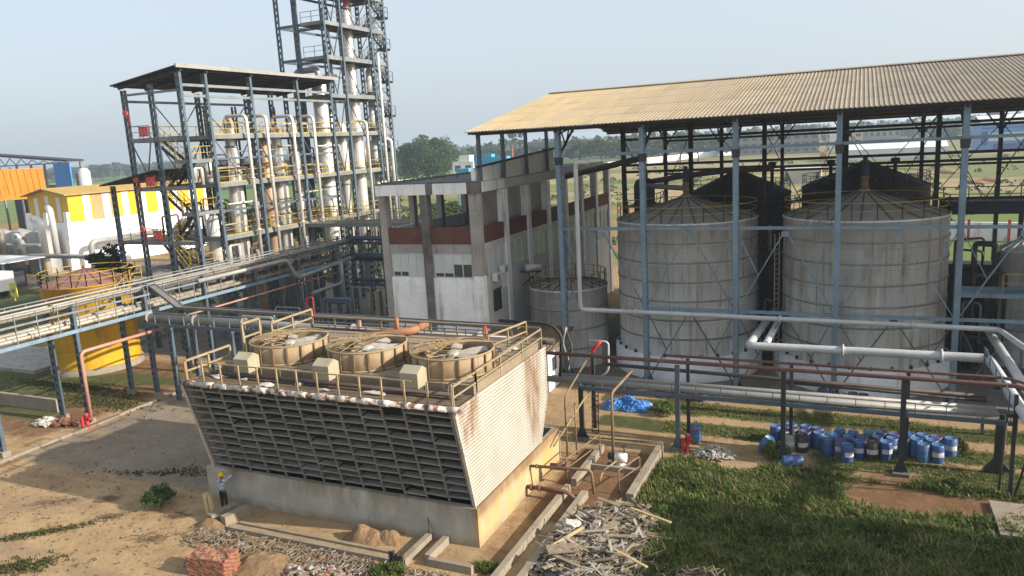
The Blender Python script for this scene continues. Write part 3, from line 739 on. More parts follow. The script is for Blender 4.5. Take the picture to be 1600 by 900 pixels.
# eave beam and long rails
b = MB(); b.box(SXL+.2, SXR-.3, SYF-.08, SYF+.08, SZE-.20, SZE-.05); b.box(SXL+.2, SXR-.3, SYF+.9, SYF+1.0, SZE-.25, SZE-.02); b.box(SXL+.2, SXR-.2, 46.9, 46.98, SZE-.12, SZE-.03); b.build('eave_beam', steel_black, sh)
for z, x0 in ((14.95, -17.85), (10.2, -17.85), (5.05, -12.3)):
    b = MB()
    for p, q in zip(SX, SX[1:]):
        if p < x0-.1: continue
        b.box(p+.16, q-.16, SYF-.09, SYF+.09, z-.09, z+.09)
    b.build('side_rail', steel_pale, sh)
for z, yy in ((15.7, SYM), (13.6, SYM), (13.05, SYM), (12.0, SYB), (8.0, SYB), (15.3, SYB), (10.1, SYM+3)):
    b = MB(); b.box(SX[0]-.1, SXR-1, yy-.1, yy+.1, z-.1, z+.1); b.build('side_rail', steel_black, sh)
# K braces on the front, X braces behind
for i in range(len(SX)-1):
    x0, x1 = SX[i]+.15, SX[i+1]-.15; xm = (x0+x1)/2
    for zt, zb, mat in ((10.1, 5.2, steel_pale), (5.0, .35, steel_blue)):
        if i == 0 and zt < 6: continue
        b = MB(); b.box(xm-.22, xm+.22, SYF-.02, SYF+.02, zt-.42, zt-.1)
        for s, xe in ((-1, x0), (1, x1)):
            b.bar((xm+s*.1, SYF+.06, zt-.2), (xe, SYF+.06, zb), .15, .06)
            c = Vector((xm+s*.1, SYF+.06, zt-.2)).lerp(Vector((xe, SYF+.06, zb)), .55)
            b.bar(c+Vector((0,-.06,0)), (xe, SYF, zt-.25), .11, .05)
        b.build('brace', mat, sh)
    if i in (1, 3, 4, 5, 6):
        b = MB(); b.bar((x0, SYB-.08, 15.2), (x1, SYB-.08, 8.2), .12, .06); b.bar((x1, SYB+.08, 15.2), (x0, SYB+.08, 8.2), .12, .06); b.build('brace', steel_dark, sh)
    if i in (0, 2, 3, 4):
        b = MB(); b.bar((x0, SYM-.08, 15.6), (xm, SYM-.08, 10.2), .12, .06); b.bar((x1, SYM-.08, 15.6), (xm, SYM-.08, 10.2), .12, .06); b.build('brace', steel_dark, sh)
# left gable posts standing on the concrete building's columns
for y in (47.4, 51.3, 55.6, 60.0):
    zt = SZE+(SZR-SZE)*(y-46.75)/(SYM-46.75)-.18
    b = MB(); b.box(-23.62, -23.38, y-.1, y+.1, 13.55, zt); b.prism([(y-.28, 13.56), (y+.28, 13.56), (y+.1, 13.95), (y-.1, 13.95)], 'x', -23.55, -23.45); b.build('gable_post', steel_blue, sh)
b = MB(); b.bar((-23.5, 47.2, SZE-.25), (-23.5, SYM, SZR-.3), .14, .2); b.bar((-23.5, 46.9, 14.5), (-23.5, 62, 15.35), .13, .16); b.build('gable_beam', steel_dark, sh)

# ---------------------------------------------------------------- storage tanks
def tank(name, label, x, y, R0, h, rise, wall, roofm, base_h=0, base_r=0, base_m=None, railm=yellow_rail, nband=6, group=None, stubs=True, nseg=64):
    t = thing(name, label, 'storage tank', (x, y, 0), group)
    b = MB(); z0 = base_h
    b.lathe((x, y, 0), [(R0, z0-.02), (R0, h-.12), (R0+.05, h-.12), (R0+.05, h), (R0-.02, h)], nseg); sh_ = b.build('shell', wall, t)
    if nband:
        b = MB()
        for k in range(1, nband+1):
            z = z0+(h-z0)*k/(nband+1)
            b.lathe((x, y, z), [(R0, -.07), (R0+.05, -.06), (R0+.06, .05), (R0, .06)], nseg)
            if k % 3 == 1:
                for q in range(5):
                    a = 2*math.pi*(q+.37*k)/10; b.obox((x+(R0+.006)*math.cos(a), y+(R0+.006)*math.sin(a), z+(h-z0)/(nband+1)/2), (.02, .04, (h-z0)/(nband+1)-.12), (0,0,a))
        b.build('weld_band', M('dark_weld_band', (.30,.29,.27), (.20,.19,.17), 1., .7) if wall is tank_grey else wall, sh_)
    b = MB(); b.lathe((x, y, 0), [(R0+.04, h+.003), (R0*.5, h+rise*.52), (.35, h+rise), (.35, h+rise+.12), (0, h+rise+.14)], nseg)
    rf = b.build('roof', roofm, t)
    b = MB()
    for k in range(18):
        a = 2*math.pi*(k+.4)/18
        b.bar((x+.4*math.cos(a), y+.4*math.sin(a), h+rise), (x+R0*math.cos(a), y+R0*math.sin(a), h+.03), .08, .05)
    b.build('roof_rib', M('roof_rib_steel', (.12,.105,.09), (.09,.08,.07), 1., .7) if roofm is tank_roof else roofm, rf)
    if base_h:
        b = MB(); b.lathe((x, y, 0), [(base_r, -.05), (base_r, base_h), (R0-.1, base_h+.02)], nseg); b.build('plinth', base_m, t)
        if stubs:
            b = MB()
            for k in range(26):
                a = 2*math.pi*k/26
                b.obox((x+(R0+.09)*math.cos(a), y+(R0+.09)*math.sin(a), base_h+.13), (.16, .1, .22), (0,0,a))
            b.build('anchor_bolt', steel_dark, t)
    if railm:
        b = MB(); n = 22; P = [(x+(R0-.05)*math.cos(2*math.pi*k/n), y+(R0-.05)*math.sin(2*math.pi*k/n), h+.02) for k in range(n+1)]
        rail(b, P, 1.0, 9, .045); b.build('guard_rail', railm, t)
    return t
TZ = 10.35
tank('storage_tank', 'big grey tank with white plinth between the concrete building and its twin', -10.75, 53.2, 4.72, TZ, 1.35, tank_grey, tank_roof, 1.55, 5.05, plinth_white, group='grey tanks in the front row under the shed')
tank('storage_tank', 'big grey tank with white plinth behind the fat flaking white pipe', .40, 53.2, 4.78, TZ+.1, 1.35, tank_grey, tank_roof, 1.55, 5.25, plinth_white, group='grey tanks in the front row under the shed')
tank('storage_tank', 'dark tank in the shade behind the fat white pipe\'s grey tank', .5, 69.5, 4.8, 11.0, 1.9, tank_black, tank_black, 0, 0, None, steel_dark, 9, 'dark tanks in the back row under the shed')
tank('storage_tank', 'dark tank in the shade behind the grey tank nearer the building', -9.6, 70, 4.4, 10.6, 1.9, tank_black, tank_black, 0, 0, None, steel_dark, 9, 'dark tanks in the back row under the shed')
tank('storage_tank', 'small grey tank with yellow roof rail beside the concrete building', -19.25, 52.2, 2.85, 5.6, .55, tank_grey, tank_roof, 0, 0, None, yellow_rail, 3)
tank('storage_tank', 'narrow pale tank with a yellow-railed walkway past the last shed column', 9.9, 57.5, 1.6, 7.6, .6, tank_grey, tank_grey, 0, 0, None, None, 2)
# a further tank right of the frame: it keeps the low sun off the front row
tank('storage_tank', 'big grey steel tank further right under the shed outside the picture', 17.6, 53.2, 4.6, TZ, 1.35, tank_grey, tank_roof, 1.55, 5.05, plinth_white)
#tank('storage_tank', 'big grey steel tank furthest right under the shed outside the picture', 28.6, 53.2, 4.78, TZ, 1.35, tank_grey, tank_roof, 1.55, 5.05, plinth_white)
# vents and drives on the tank roofs
for x, y, z, lab in ((.4, 53.2, TZ+1.5, 'yellow agitator drive standing on top of the right big grey tank'), (-10.75, 53.2, TZ+1.4, 'yellow agitator drive standing on top of the left big grey tank')):
    t = thing('agitator_drive', lab, 'motor', (x, y, z), 'yellow drives on the tank tops')
    b = MB(); b.lathe((x, y, z), [(.34,0),(.34,.1),(.21,.14),(.21,.75),(.25,.78),(.25,.9),(0,.92)], 16); b.build('gearbox', M('ochre_motor_paint', (.22,.14,.03), (.15,.09,.03), 2., .6), t)
    b = MB(); b.lathe((x, y, z+.93), [(.18,0),(.2,.08),(.2,.7),(.14,.76),(.14,1.1),(0,1.12)], 16); b.build('motor', M('navy_motor_paint', (.02,.035,.09), (.02,.025,.05), 2., .6), t)
for i, (x, y) in enumerate(((2.6, 66.5), (-2.0, 66.9), (-6.5, 67.4))):
    b = MB(); b.lathe((x, y, 11.9), [(.14,-.9),(.14,.9),(.32,1.1),(.32,1.35),(0,1.4)], 10)
    solo('roof_vent', b, steel_black, ['dark mushroom vent on the right slope of the back right tank', 'dark mushroom vent on the left slope of the back right tank', 'dark mushroom vent on the back left tank'][i], 'vent', 'vents on the dark back tanks', (x, y, 11.0))
# dark vessel and pipes between the building and the left tank
t = thing('process_vessel', 'dark upright vessel with domed top left of the left big tank', 'vessel', (-15.9, 62, 0))
b = MB(); b.lathe((-15.9, 62, 0), [(.85,2.0),(.85,12.0),(.7,12.4),(.3,12.6),(.3,13.2),(0,13.2)], 20); b.build('shell', tank_black, t)
b = MB(); rail(b, [(-17.2, 60.8, 10.4), (-14.6, 60.8, 10.4), (-14.6, 63.2, 10.4)], 1., 1.2, .05); b.box(-17.2, -14.6, 60.8, 63.2, 10.3, 10.4); b.build('platform', steel_dark, t)
b = MB(); [b.bar((-15.9+.7*dx, 62+.7*dy, 0), (-15.9+.7*dx, 62+.7*dy, 2.1), .14) for dx, dy in ((1,1),(-1,1),(1,-1),(-1,-1))]; b.build('legs', tank_black, t)
def pipe(label, pts, r, mat, group=None, bend=.35, n=10, name='pipe', flanges=()):
    b = MB(); b.tube(pts, r, n, bend)
    for c, d in flanges:
        c = Vector(c); d = Vector(d).normalized()*.05; b.tube([c-d, c+d], r*1.55, n)
    return solo(name, b, mat, label, 'pipe', group)
pipe('dark pipe bending down into the top of the dark upright vessel', [(-23, 63, 12.9), (-16.0, 62, 14.2), (-15.9, 62, 13.1)], .26, dark_pipe)
pipe('dark duct running from the dark vessel toward the left big tank top', [(-15.2, 62, 12.3), (-12.5, 61, 12.7), (-8, 61, 13.1), (-5.9, 61, 13.1)], .22, dark_pipe)
pipe('grey pipe running from the dark vessel to the left tank roof', [(-15.4, 61.2, 12.0), (-11.9, 58.6, 11.9), (-11.0, 53.8, 12.3)], .2, lag_grey)
# ---------------------------------------------------------------- the half-finished concrete building
X0, X1, Y0, Y1 = -31.5, -23.45, 46.8, 76.9
bl = thing('concrete_building', 'weathered white concrete building with an open brick-edged top floor', 'building', (-27.5, 57, 0))
CY = [46.8, 51.1, 55.4, 59.7, 64.0, 68.3, 72.6, 76.9]; CX = [-31.5, -27.75, -23.45]
def col(x0, x1, y0, y1, z0, z1, mat): b = MB(); b.box(x0, x1, y0, y1, z0, z1); return b.build('column', mat, bl)
ZF1, ZF2, ZR0, ZR1 = 5.0, 9.25, 12.75, 13.5
# front columns (stained), right-hand and left-hand columns
col(X0, X0+.55, Y0, Y0+.5, 0, ZR0, conc_grey); col(CX[1]-.3, CX[1]+.3, Y0-.1, Y0+.5, 0, ZR0, conc_dark); col(X1-.75, X1, Y0-.06, Y0+.5, 7.05, ZR0, conc_grey)
for y in CY[1:]:
    col(X1-.5, X1+.08, y-.3, y+.3, 0, ZR0, white_wall); col(X0, X0+.45, y-.25, y+.25, 0, ZR0, conc_grey)
b = MB()
for k, (xa, xb) in enumerate(((X0+.55, CX[1]-.3), (CX[1]+.3, X1-.75))):
    b.box(xa, xb, Y0+.06, Y0+.36, 0, 6.85)
b.box(X1-.75, X1, Y0-.04, Y0+.5, 0, 7.05)
b.build('front_wall', white_wall, bl)
b = MB()
for k, (xa, xb) in enumerate(((X0+.55, CX[1]-.3), (CX[1]+.3, X1-.75))):
    b.box(xa, xb, Y0+.1, Y0+.36, 8.6, 9.25)
    b.box(xa, xa+.12, Y0+.1, Y0+.36, 6.85, 8.6); b.box(xb-.12, xb, Y0+.1, Y0+.36, 6.85, 8.6)
b.build('wall_band', conc_grey, bl)
pane_green = M('grey_green_pane', (.30,.36,.34), (.40,.45,.43), .8, .2, spec=.6)
def window(parent, axis, a0, a1, z0, z1, c, n, dark=(), mat=glass_pale):
    """axis 'x': in a wall facing -y at y=c; axis 'y': in a wall facing +x at x=c"""
    b = MB(); t = .05
    def bx(p, q, r, s, d0, d1):
        if axis == 'x': b.box(p, q, c+d0, c+d1, r, s)
        else: b.box(c-d1, c-d0, p, q, r, s)
    for k in range(n+1):
        p = a0+(a1-a0)*k/n; bx(p-t/2 if 0<k<n else (p if k==0 else p-t), p+t/2 if 0<k<n else (p+t if k==0 else p), z0, z1, -.02, .08)
    bx(a0+t, a1-t, z0, z0+t, -.015, .075); bx(a0+t, a1-t, z1-t, z1, -.015, .075)
    w_ = b.build('window', frame_white, parent)
    for nm, mt, pick in (('pane', mat, 0), ('open_pane', glass_dark, 1)):
        b = MB(); any_ = False
        for k in range(n):
            p, q = a0+(a1-a0)*k/n+.03, a0+(a1-a0)*(k+1)/n-.03
            h = dark[k] if k < len(dark) else 0
            zz = z0+(z1-z0)*h
            if pick == 0: bx(p, q, zz+.02, z1-.05, .03, .05); any_ = True
            elif h > 0: bx(p, q, z0+.05, zz, .055, .07); any_ = True
        if any_: b.build(nm, mt, w_)
window(bl, 'x', X0+.67, CX[1]-.42, 6.87, 8.59, Y0+.14, 4, (.2,.2,0,0))
window(bl, 'x', CX[1]+.42, X1-.87, 6.87, 8.59, Y0+.14, 4, (.17,.17,.54,.54))
# brick parapets of the open floor
b = MB(); b.box(X0+.55, CX[1]-.3, Y0+.08, Y0+.3, 9.25, 10.45); b.box(CX[1]+.3, X1-.75, Y0+.08, Y0+.3, 9.25, 10.45)
for p, q in zip(CY, CY[1:]): b.box(X1-.3, X1-.08, p+(.5 if p == Y0 else .3), q-.3, 9.25, 10.4)
b.build('brick_parapet', brick_red, bl)
b = MB()
for p, q in zip(CY, CY[1:]): b.box(X0+.1, X0+.3, p+(.5 if p == Y0 else .25), q-.25, 9.25, 10.3)
b.build('side_parapet', white_wall, bl)
# right-hand wall with its windows
b = MB()
for i, (p, q) in enumerate(zip(CY, CY[1:])):
    p2, q2 = p+(.5 if i == 0 else .3), q-.3
    b.box(X1-.32, X1-.05, p2, q2, 0, 6.9); b.box(X1-.32, X1-.05, p2, q2, 8.85, 9.25)
b.build('side_wall', grey_inner, bl)
for i, (p, q) in enumerate(zip(CY, CY[1:])):
    window(bl, 'y', p+(.9 if i == 0 else .35), q-.35, 6.92, 8.84, X1-.08, 3, mat=pane_green if i else glass_pale)
b = MB(); b.box(X1-.06, X1-.02, 50.0, 51.0, 5.6, 6.85); b.build('white_patch', white_wall, bl)
b = MB(); b.box(X1-.05, X1+.03, 48.25, 49.5, 4.3, 5.75); gw = b.build('grille_window', glass_dark, bl)
b = MB()
for k in range(6): b.box(X1+.035, X1+.06, 48.3+k*.22, 48.33+k*.22, 4.3, 5.75)
b.box(X1+.03, X1+.07, 48.2, 49.55, 5.75, 5.82); b.box(X1+.03, X1+.07, 48.2, 49.55, 4.23, 4.3); b.build('grille', steel_dark, gw)
# floors, roof beam and slab, inner partition
b = MB(); b.box(X0+.05, X1-.33, Y0+.4, Y1, 9.0, 9.24); b.box(X0+.5, X1-.4, Y0+.4, Y1, 4.8, 5.0); b.build('floor_slab', conc_grey, bl)
b = MB(); b.box(X0-.1, X0+4.05, Y0-.18, Y0+.2, ZR0, ZR1); b.box(X0+4.6, X1-.78, Y0-.18, Y0+.2, ZR0, ZR1); b.build('roof_beam', white_wall, bl)
b = MB(); b.box(X0+4.05, X0+4.6, Y0-.19, Y0+.2, ZR0, ZR1); b.box(X1-.78, X1+.05, Y0-.2, Y0+.45, ZR0, ZR1+.02); b.each('stained_beam', conc_dark, bl)
for i, (p, q) in enumerate(zip(CY, CY[1:])):
    b = MB(); b.box(X1-.42, X1+.02, p+.45 if i == 0 else p, q, ZR0+.05, ZR1-.02); b.build('roof_beam', white_wall if i < 1 else grey_inner, bl)
b = MB(); b.box(X0-.1, X0+.3, Y0+.2, Y1, ZR0, ZR1); b.box(X0, X1-.42, Y1-.3, Y1, ZR0, ZR1); b.build('rear_beam', conc_grey, bl)
b = MB(); b.box(X0-.05, X1-.43, Y0+.21, Y1-.31, ZR1-.25, ZR1+.03); b.box(X0-.12, X0+.1, Y0-.2, Y1, ZR1+.002, ZR1+.10); b.box(X0+.1, X1, Y0-.2, Y0-.02, ZR1+.022, ZR1+.10); b.build('roof_slab', roof_slab, bl)
b = MB(); b.box(X1-1.9, X1-1.72, Y0+2.6, 63.8, 9.245, ZR0); b.build('partition_wall', grey_inner, bl)
b = MB(); b.prism([(47.0, ZR1), (62.0, ZR1), (62.0, 15.25), (47.0, 14.42)], 'x', -24.0, -23.78); b.box(-24.02, -23.76, 59.6, 62.1, 13.6, 15.4); b.build('roof_parapet', white_wall, bl)
b = MB()
for k in range(6): b.bar((X0+.5+k*.5, Y0+1+k*1.1, ZR1+.04), (X0+.5+k*.5, Y0+1+k*1.1, ZR1+.3), .1)
b.bar((X0+.3, Y0+.3, ZR1+.1), (X0+.3, Y1, ZR1+.1), .3, .16); b.build('kerb_stubs', conc_dark, bl)
# air conditioners, water cylinder and tray
def ac(loc, label):
    t = thing('air_conditioner', label, 'air conditioner', loc, 'air conditioners on the building side wall'); x, y, z = loc
    b = MB(); b.box(x, x+.42, y-.4, y+.4, z-.28, z+.28); b.build('case', sheet_white, t)
    b = MB(); [b.box(x+.421, x+.435, y-.32, y+.1, z-.2+k*.07, z-.165+k*.07) for k in range(6)]; b.build('grille', glass_dark, t)
ac((X1+.06, 48.4, 6.75), 'white air conditioner box nearer the front corner of the building'); ac((X1+.06, 49.7, 7.1), 'white air conditioner box deeper along the building side wall')
t = thing('water_cylinder', 'small white horizontal cylinder on a bracket above the small tank', 'cylinder', (-22.4, 53.2, 6.5))
b = MB(); b.tube([(-22.9, 52.9, 6.6), (-21.9, 53.5, 6.6)], .28, 14); b.build('drum', sheet_white, t)
b = MB(); b.bar((-23.3, 52.8, 6.3), (-21.8, 53.4, 6.3), .1); b.bar((-23.3, 53.1, 5.2), (-22, 53.2, 6.25), .08); b.build('bracket', steel_dark, t)
# pump room with corrugated lean-to roof
pr = thing('pump_room', 'small white pump room with a rusty corrugated roof behind the cooling tower', 'shed', (-20, 45, 0))
b = MB(); b.box(-22.5, -17.9, 44.2, 46.4, 0, 2.75)
b.build('wall', white_wall, pr)
b = MB(); b.box(-17.9, -17.86, 44.9, 45.6, 1.2, 2.1); b.build('window', glass_dark, pr)
b = MB(); ribbed(b, -23.2, -17.5, 43.7, 2.75, 48.4, 3.35, .25, .05); b.build('roof', M('rusty_corrugated_sheet', (.20,.15,.08), (.13,.09,.055), 1., .85, spots=(.3,.24,.15)), pr)
# ---------------------------------------------------------------- pipe racks
# left rack along Y
lr = thing('pipe_rack', 'long blue-grey pipe rack crossing in front of the yellow tank on lattice columns', 'pipe rack', (-45.4, 38, 0))
RY = [15.1, 20.4, 25.7, 31.2, 36.5, 41.8, 47.1, 52.4, 57.7]
RXN, RXF = -44.2, -46.7
for y in RY:
    for x, zt in ((RXN, 7.55), (RXF, 7.4)):
        b = MB(); lattice(b, x, y, .12, zt, .30, .2, 'x', .5); c = b.build('column', steel_blue, lr)
        b = MB(); b.box(x-.28, x+.28, y-.24, y+.24, -.05, .30); b.build('footing', kerb_conc, c)
    b = MB(); b.box(RXF+.2, RXN-.2, y-.08, y+.08, 5.92, 6.12); b.box(RXF+.2, RXN-.2, y-.07, y+.07, 7.2, 7.35); b.each('cross_beam', steel_blue, lr)
for x in (RXN+.18, RXF-.18):
    b = MB(); b.box(x-.06, x+.06, 14, 62, 5.9, 6.12); b.build('side_beam', steel_pale, lr)
    b = MB(); y = 14.3
    while y < 62:
        b.bar((x, y, 6.12), (x, y, 7.85), .05); y += 1.32
    b.bar((x, 14, 7.85), (x, 62, 7.85), .06); b.bar((x, 14, 7.2), (x, 62, 7.2), .08, .12); b.build('side_rail', steel_grey, lr)
b = MB(); b.box(RXF-.1, RXN+.1, 36.6, 62, 7.36, 7.42); b.box(RXF+.3, RXF+1.2, 14, 62, 7.43, 7.47); b.build('grating', grating, lr)
LR = 'pipes running along the left rack'
for i, (x, z, r, mt, lab) in enumerate([(-46.2, 6.30, .17, lagging, 'pale lagged pipe on the lower deck of the left rack, furthest from the cooling tower'), (-45.65, 6.27, .13, lag_grey, 'grey pipe on the lower deck of the left rack beside the furthest pale one'),
        (-45.15, 6.33, .20, lagging, 'thickest pale lagged pipe in the middle of the lower deck of the left rack'), (-44.55, 6.27, .14, lagging, 'pale pipe on the lower deck of the left rack, nearest the cooling tower'),
        (-44.75, 7.56, .20, lagging, 'fat pale lagged pipe on the upper deck of the left rack'), (-45.3, 7.5, .12, lag_grey, 'grey pipe beside the fat one on the upper deck of the left rack'), (-45.75, 7.58, .08, lagging, 'thin pale pipe in the middle of the upper deck of the left rack'), (-46.4, 7.7, .07, lag_grey, 'thin grey pipe at the far edge of the upper deck of the left rack')]):
    pipe(lab, [(x, 13.5, z), (x, 61.5, z)], r, mt, LR, flanges=[((x, 17+i*1.7+q*6.5, z), (0,1,0)) for q in range(6)])
pipe('faded red pipe rising by a left rack column and turning along the rack', [(-43.75, 31.0, .2), (-43.75, 31.0, 4.7), (-43.75, 37.3, 4.7)], .11, pink_pipe, bend=.4)
pipe('thin red-oxide pipe along the side of the left rack toward the building', [(-43.85, 39.5, 5.1), (-43.85, 58, 5.1)], .07, pink_pipe)
pipe('silver pipe stepping down from the left rack in front of the columns', [(-43.9, 41, 7.3), (-43.9, 50.8, 7.3), (-43.7, 51.6, 5.6), (-43.7, 62, 6.2)], .17, lag_grey, bend=.5)
pipe('grey U-shaped pipe under the left rack near the building', [(-43.4, 57.5, 6.0), (-43.4, 57.5, 4.1), (-43.4, 53, 4.0)], .17, lag_grey, bend=.5)
# hydrants
def hydrant(loc, label):
    x, y, z = loc; t = thing('fire_hydrant', label, 'hydrant', loc, 'red fire hydrants')
    b = MB(); b.lathe((x,y,z), [(.16,0),(.16,.08),(.1,.1),(.1,.75),(.13,.78),(.13,.86),(.06,.95),(0,.97)], 14); b.build('barrel', red_paint, t)
    for s in (-1, 1):
        b = MB(); b.tube([(x+s*.08, y, z+.62), (x+s*.26, y, z+.62)], .065, 10); b.tube([(x+s*.24, y, z+.62), (x+s*.29, y, z+.62)], .085, 10); b.build('outlet', red_paint, t)
    b = MB(); b.box(x-.24, x-.1, y-.3, y-.16, z+.05, z+.75); b.build('hose_box', red_paint, t)
hydrant((-43.45, 30.5, 0), 'red fire hydrant at the foot of the left rack column'); hydrant((-7.62, 37.25, 0), 'red fire hydrant by the right rack column next to the pale drum')

# rack behind the cooling tower along X
mr = thing('pipe_rack', 'blue-grey pipe rack behind the cooling tower carrying a fat grey pipe', 'pipe rack', (-30, 37, 0))
for x in (-41.6, -36.3, -31.0, -25.7, -20.4):
    for y in (36.0, 37.9):
        b = MB(); lattice(b, x, y, .1, 5.0, .3, .2, 'x', .5); b.build('column', steel_blue, mr)
    b = MB(); b.box(x-.08, x+.08, 35.9, 38, 5.0, 5.2); b.build('cross_beam', steel_blue, mr)
for y in (35.95, 37.95):
    b = MB(); b.box(-43.8, -18, y-.05, y+.05, 5.21, 5.4); b.build('side_beam', steel_blue, mr)
b = MB(); rail(b, [(-42.8, 35.95, 5.4), (-18, 35.95, 5.4)], .75, 1.3, .05, False, True, True); b.build('side_rail', steel_grey, mr)
pipe('fat grey lagged pipe running behind the cooling tower from the left rack', [(-46, 36.6, 5.65), (-17, 36.6, 5.5)], .26, lag_grey, flanges=[((-44+k*4.2, 36.6, 5.64-k*.02), (1,0,0)) for k in range(7)])
pipe('thin grey pipe behind the fat pipe on the rear rack', [(-43, 37.4, 5.55), (-18, 37.4, 5.5)], .1, lagging)
b = MB()
for y in (36.9, 37.45):
    P = [(-45.6, y, 7.7), (-44.0, y, 7.7), (-41.7, y, 6.3), (-16.6, y, 6.12)]
    for p, q in zip(P, P[1:]): b.bar(p, q, .07, .16)
for p, q, n in (((-45.4,37.17,7.68), (-44,37.17,7.68), 3), ((-44,37.17,7.68), (-41.7,37.17,6.28), 6), ((-41.7,37.17,6.28), (-16.6,37.17,6.1), 50)): b.bar(p, q, .46, .07)
solo('cable_tray', b, cable_black, 'dark cable tray sloping down off the left rack and running behind the fans', 'cable tray', None, (-41.7, 37.2, 6.2))
pipe('dark cable pipe ending in a downward bend right of the cooling tower', [(-18, 37.5, 6.35), (-14.9, 37.5, 6.3), (-14.3, 37.5, 5.7), (-14.5, 37.5, 3.4)], .09, steel_black, bend=.5)
pipe('fat dark brown pipe crossing behind the cooling tower end', [(-27.5, 38.6, 5.1), (-15.2, 38.6, 5.0)], .2, dark_pipe)
for x, z0, lab in ((-26.9+1.1, 5.2, 'thin orange stand pipe behind the middle fan'), (-17.8, 5.3, 'thin red stand pipe behind the right fan'), (-30.8, 5.3, 'thin red gooseneck pipe behind the left fan')):
    pipe(lab, [(x, 35.4, z0), (x, 35.4, z0+1.3)] if 'goose' not in lab else [(x, 37, z0), (x, 37, z0+2.0), (x+.5, 37, z0+2.1), (x+.5, 37, z0-.2)], .07 if 'goose' not in lab else .035, pink_pipe if 'orange' in lab else red_paint, 'thin red stand pipes behind the fans', bend=.1)

# right rack along X in front of the tanks
rr = thing('pipe_rack', 'low grey pipe rack running in front of the big tanks past the blue drums', 'pipe rack', (-4, 37.9, 0))
for x in (-13.3, -8.1, -3.0, 2.15):
    b = MB(); b.box(x-.11, x+.11, 37.22, 37.42, .12, 4.5 if x > -10 else 2.9)
    b.prism([(x-.32, .12), (x+.32, .12), (x+.12, .6), (x-.12, .6)], 'y', 37.29, 37.35); c = b.build('column', steel_dark if x != -8.1 else steel_blue, rr)
    b = MB(); b.box(x-.34, x+.34, 37.0, 37.66, -.05, .12); b.build('footing', conc_dark, c)
    b = MB(); b.box(x-.08+.25, x+.08+.25, 38.7, 38.86, .1, 4.45); b.build('column', steel_dark, rr)
    b = MB(); b.box(x-.07, x+.07, 37.43, 38.9, 2.62, 2.78); b.build('cross_beam', steel_dark, rr)
b = MB(); b.box(6.0, 6.3, 38.6, 38.9, .1, 2.8); b.prism([(5.6, .1), (6.7, .1), (6.3, .6), (6.0, .6)], 'y', 38.59, 38.91); b.build('column', steel_dark, rr)
for y, x0 in ((37.3, -13.4), (38.9, -13.4)):
    b = MB(); b.box(x0, 6.4, y-.05, y+.05, 2.80, 3.0); b.build('side_beam', steel_blue, rr)
b = MB(); rail(b, [(-13.3, 37.3, 3.0), (6.3, 37.3, 3.0)], .45, 1.25, .04, False, True, True); b.build('side_rail', steel_grey, rr)
RRG = 'pipes lying on the low right rack'
pipe('fat pale pipe on the front edge of the low right rack', [(-15.5, 37.65, 3.15), (5.9, 37.65, 3.1)], .17, lag_grey, RRG)
pipe('pale pipe in the middle of the low right rack', [(-15.2, 38.05, 3.12), (5.9, 38.05, 3.08)], .12, lagging, RRG)
pipe('pale grey pipe at the back of the low right rack', [(-15.0, 38.55, 3.12), (5.9, 38.55, 3.08)], .13, lag_grey, RRG)
pipe('dark brown pipe above the back edge of the low right rack', [(-12.4, 39.1, 3.75), (5.6, 39.1, 3.45)], .1, dark_pipe, RRG)
pipe('dark thin pipe running beside the brown one on the low right rack', [(-3, 38.9, 3.5), (5.6, 38.9, 3.3)], .06, steel_black, RRG)
pipe('long rust-red pipe carried on posts above the low right rack', [(-15.6, 37.32, 4.72), (6.5, 37.32, 4.6), (6.9, 36.4, 4.6), (7.4, 31, 4.6)], .10, rust_pipe, bend=.4)
pipe('thinner rust-red pipe just behind the long one above the right rack', [(-9, 38.75, 4.58), (6.3, 38.75, 4.5), (7.1, 37.8, 4.5), (7.6, 31, 4.5)], .07, rust_pipe, bend=.4)
# white pipes in front of the tanks
pipe('slim white pipe dropping from the building and running in front of the tanks', [(-15.6, 46.9, 14.5), (-16.45, 46.9, 14.55), (-16.5, 46.9, 4.95), (7.1, 46.9, 4.75), (8.1, 42, 4.6), (8.6, 36, 4.5)], .145, white_pipe, bend=.35, flanges=[((-12.8, 46.9, 4.92), (1,0,0)), ((-4, 46.9, 4.85), (1,0,0)), ((3, 46.9, 4.8), (1,0,0))])
pipe('fat white pipe with flaking paint across the front of the right tank', [(-4.9, 53.6, 3.9), (-5.45, 44.0, 3.9), (6.3, 44.0, 3.92), (6.55, 34, 3.9)], .235, white_pipe, bend=.45, flanges=[((-.5, 44, 3.91), (1,0,0)), ((4.2, 44, 3.92), (1,0,0))])
pipe('white pipe joining the fat one between the two big tanks', [(-4.3, 53.6, 3.9), (-4.55, 44.45, 3.9)], .2, white_pipe)
pipe('second fat white pipe turning toward the viewer at the right edge', [(7.0, 52, 4.0), (7.15, 34, 3.9)], .22, white_pipe)
er = thing('pipe_stand', 'grey steel stand carrying white pipes at the right edge of the yard', 'pipe rack', (6.8, 38, 0))
for x, y in ((6.15, 43.6), (7.6, 43.6), (6.3, 36.4), (7.6, 36.4)):
    b = MB(); b.box(x-.07, x+.07, y-.07, y+.07, 0, 4.5); b.build('leg', steel_blue if y > 40 else steel_dark, er)
for y in (43.6, 40.2, 36.4):
    b = MB(); b.box(6.0, 7.9, y-.06, y+.06, 3.50, 3.62); b.build('cross_beam', steel_dark, er)
b = MB(); rail(b, [(6.05, 43.6, 3.6), (6.05, 36.4, 3.6)], 1.0, 1.8, .05); b.build('side_rail', steel_blue, er)
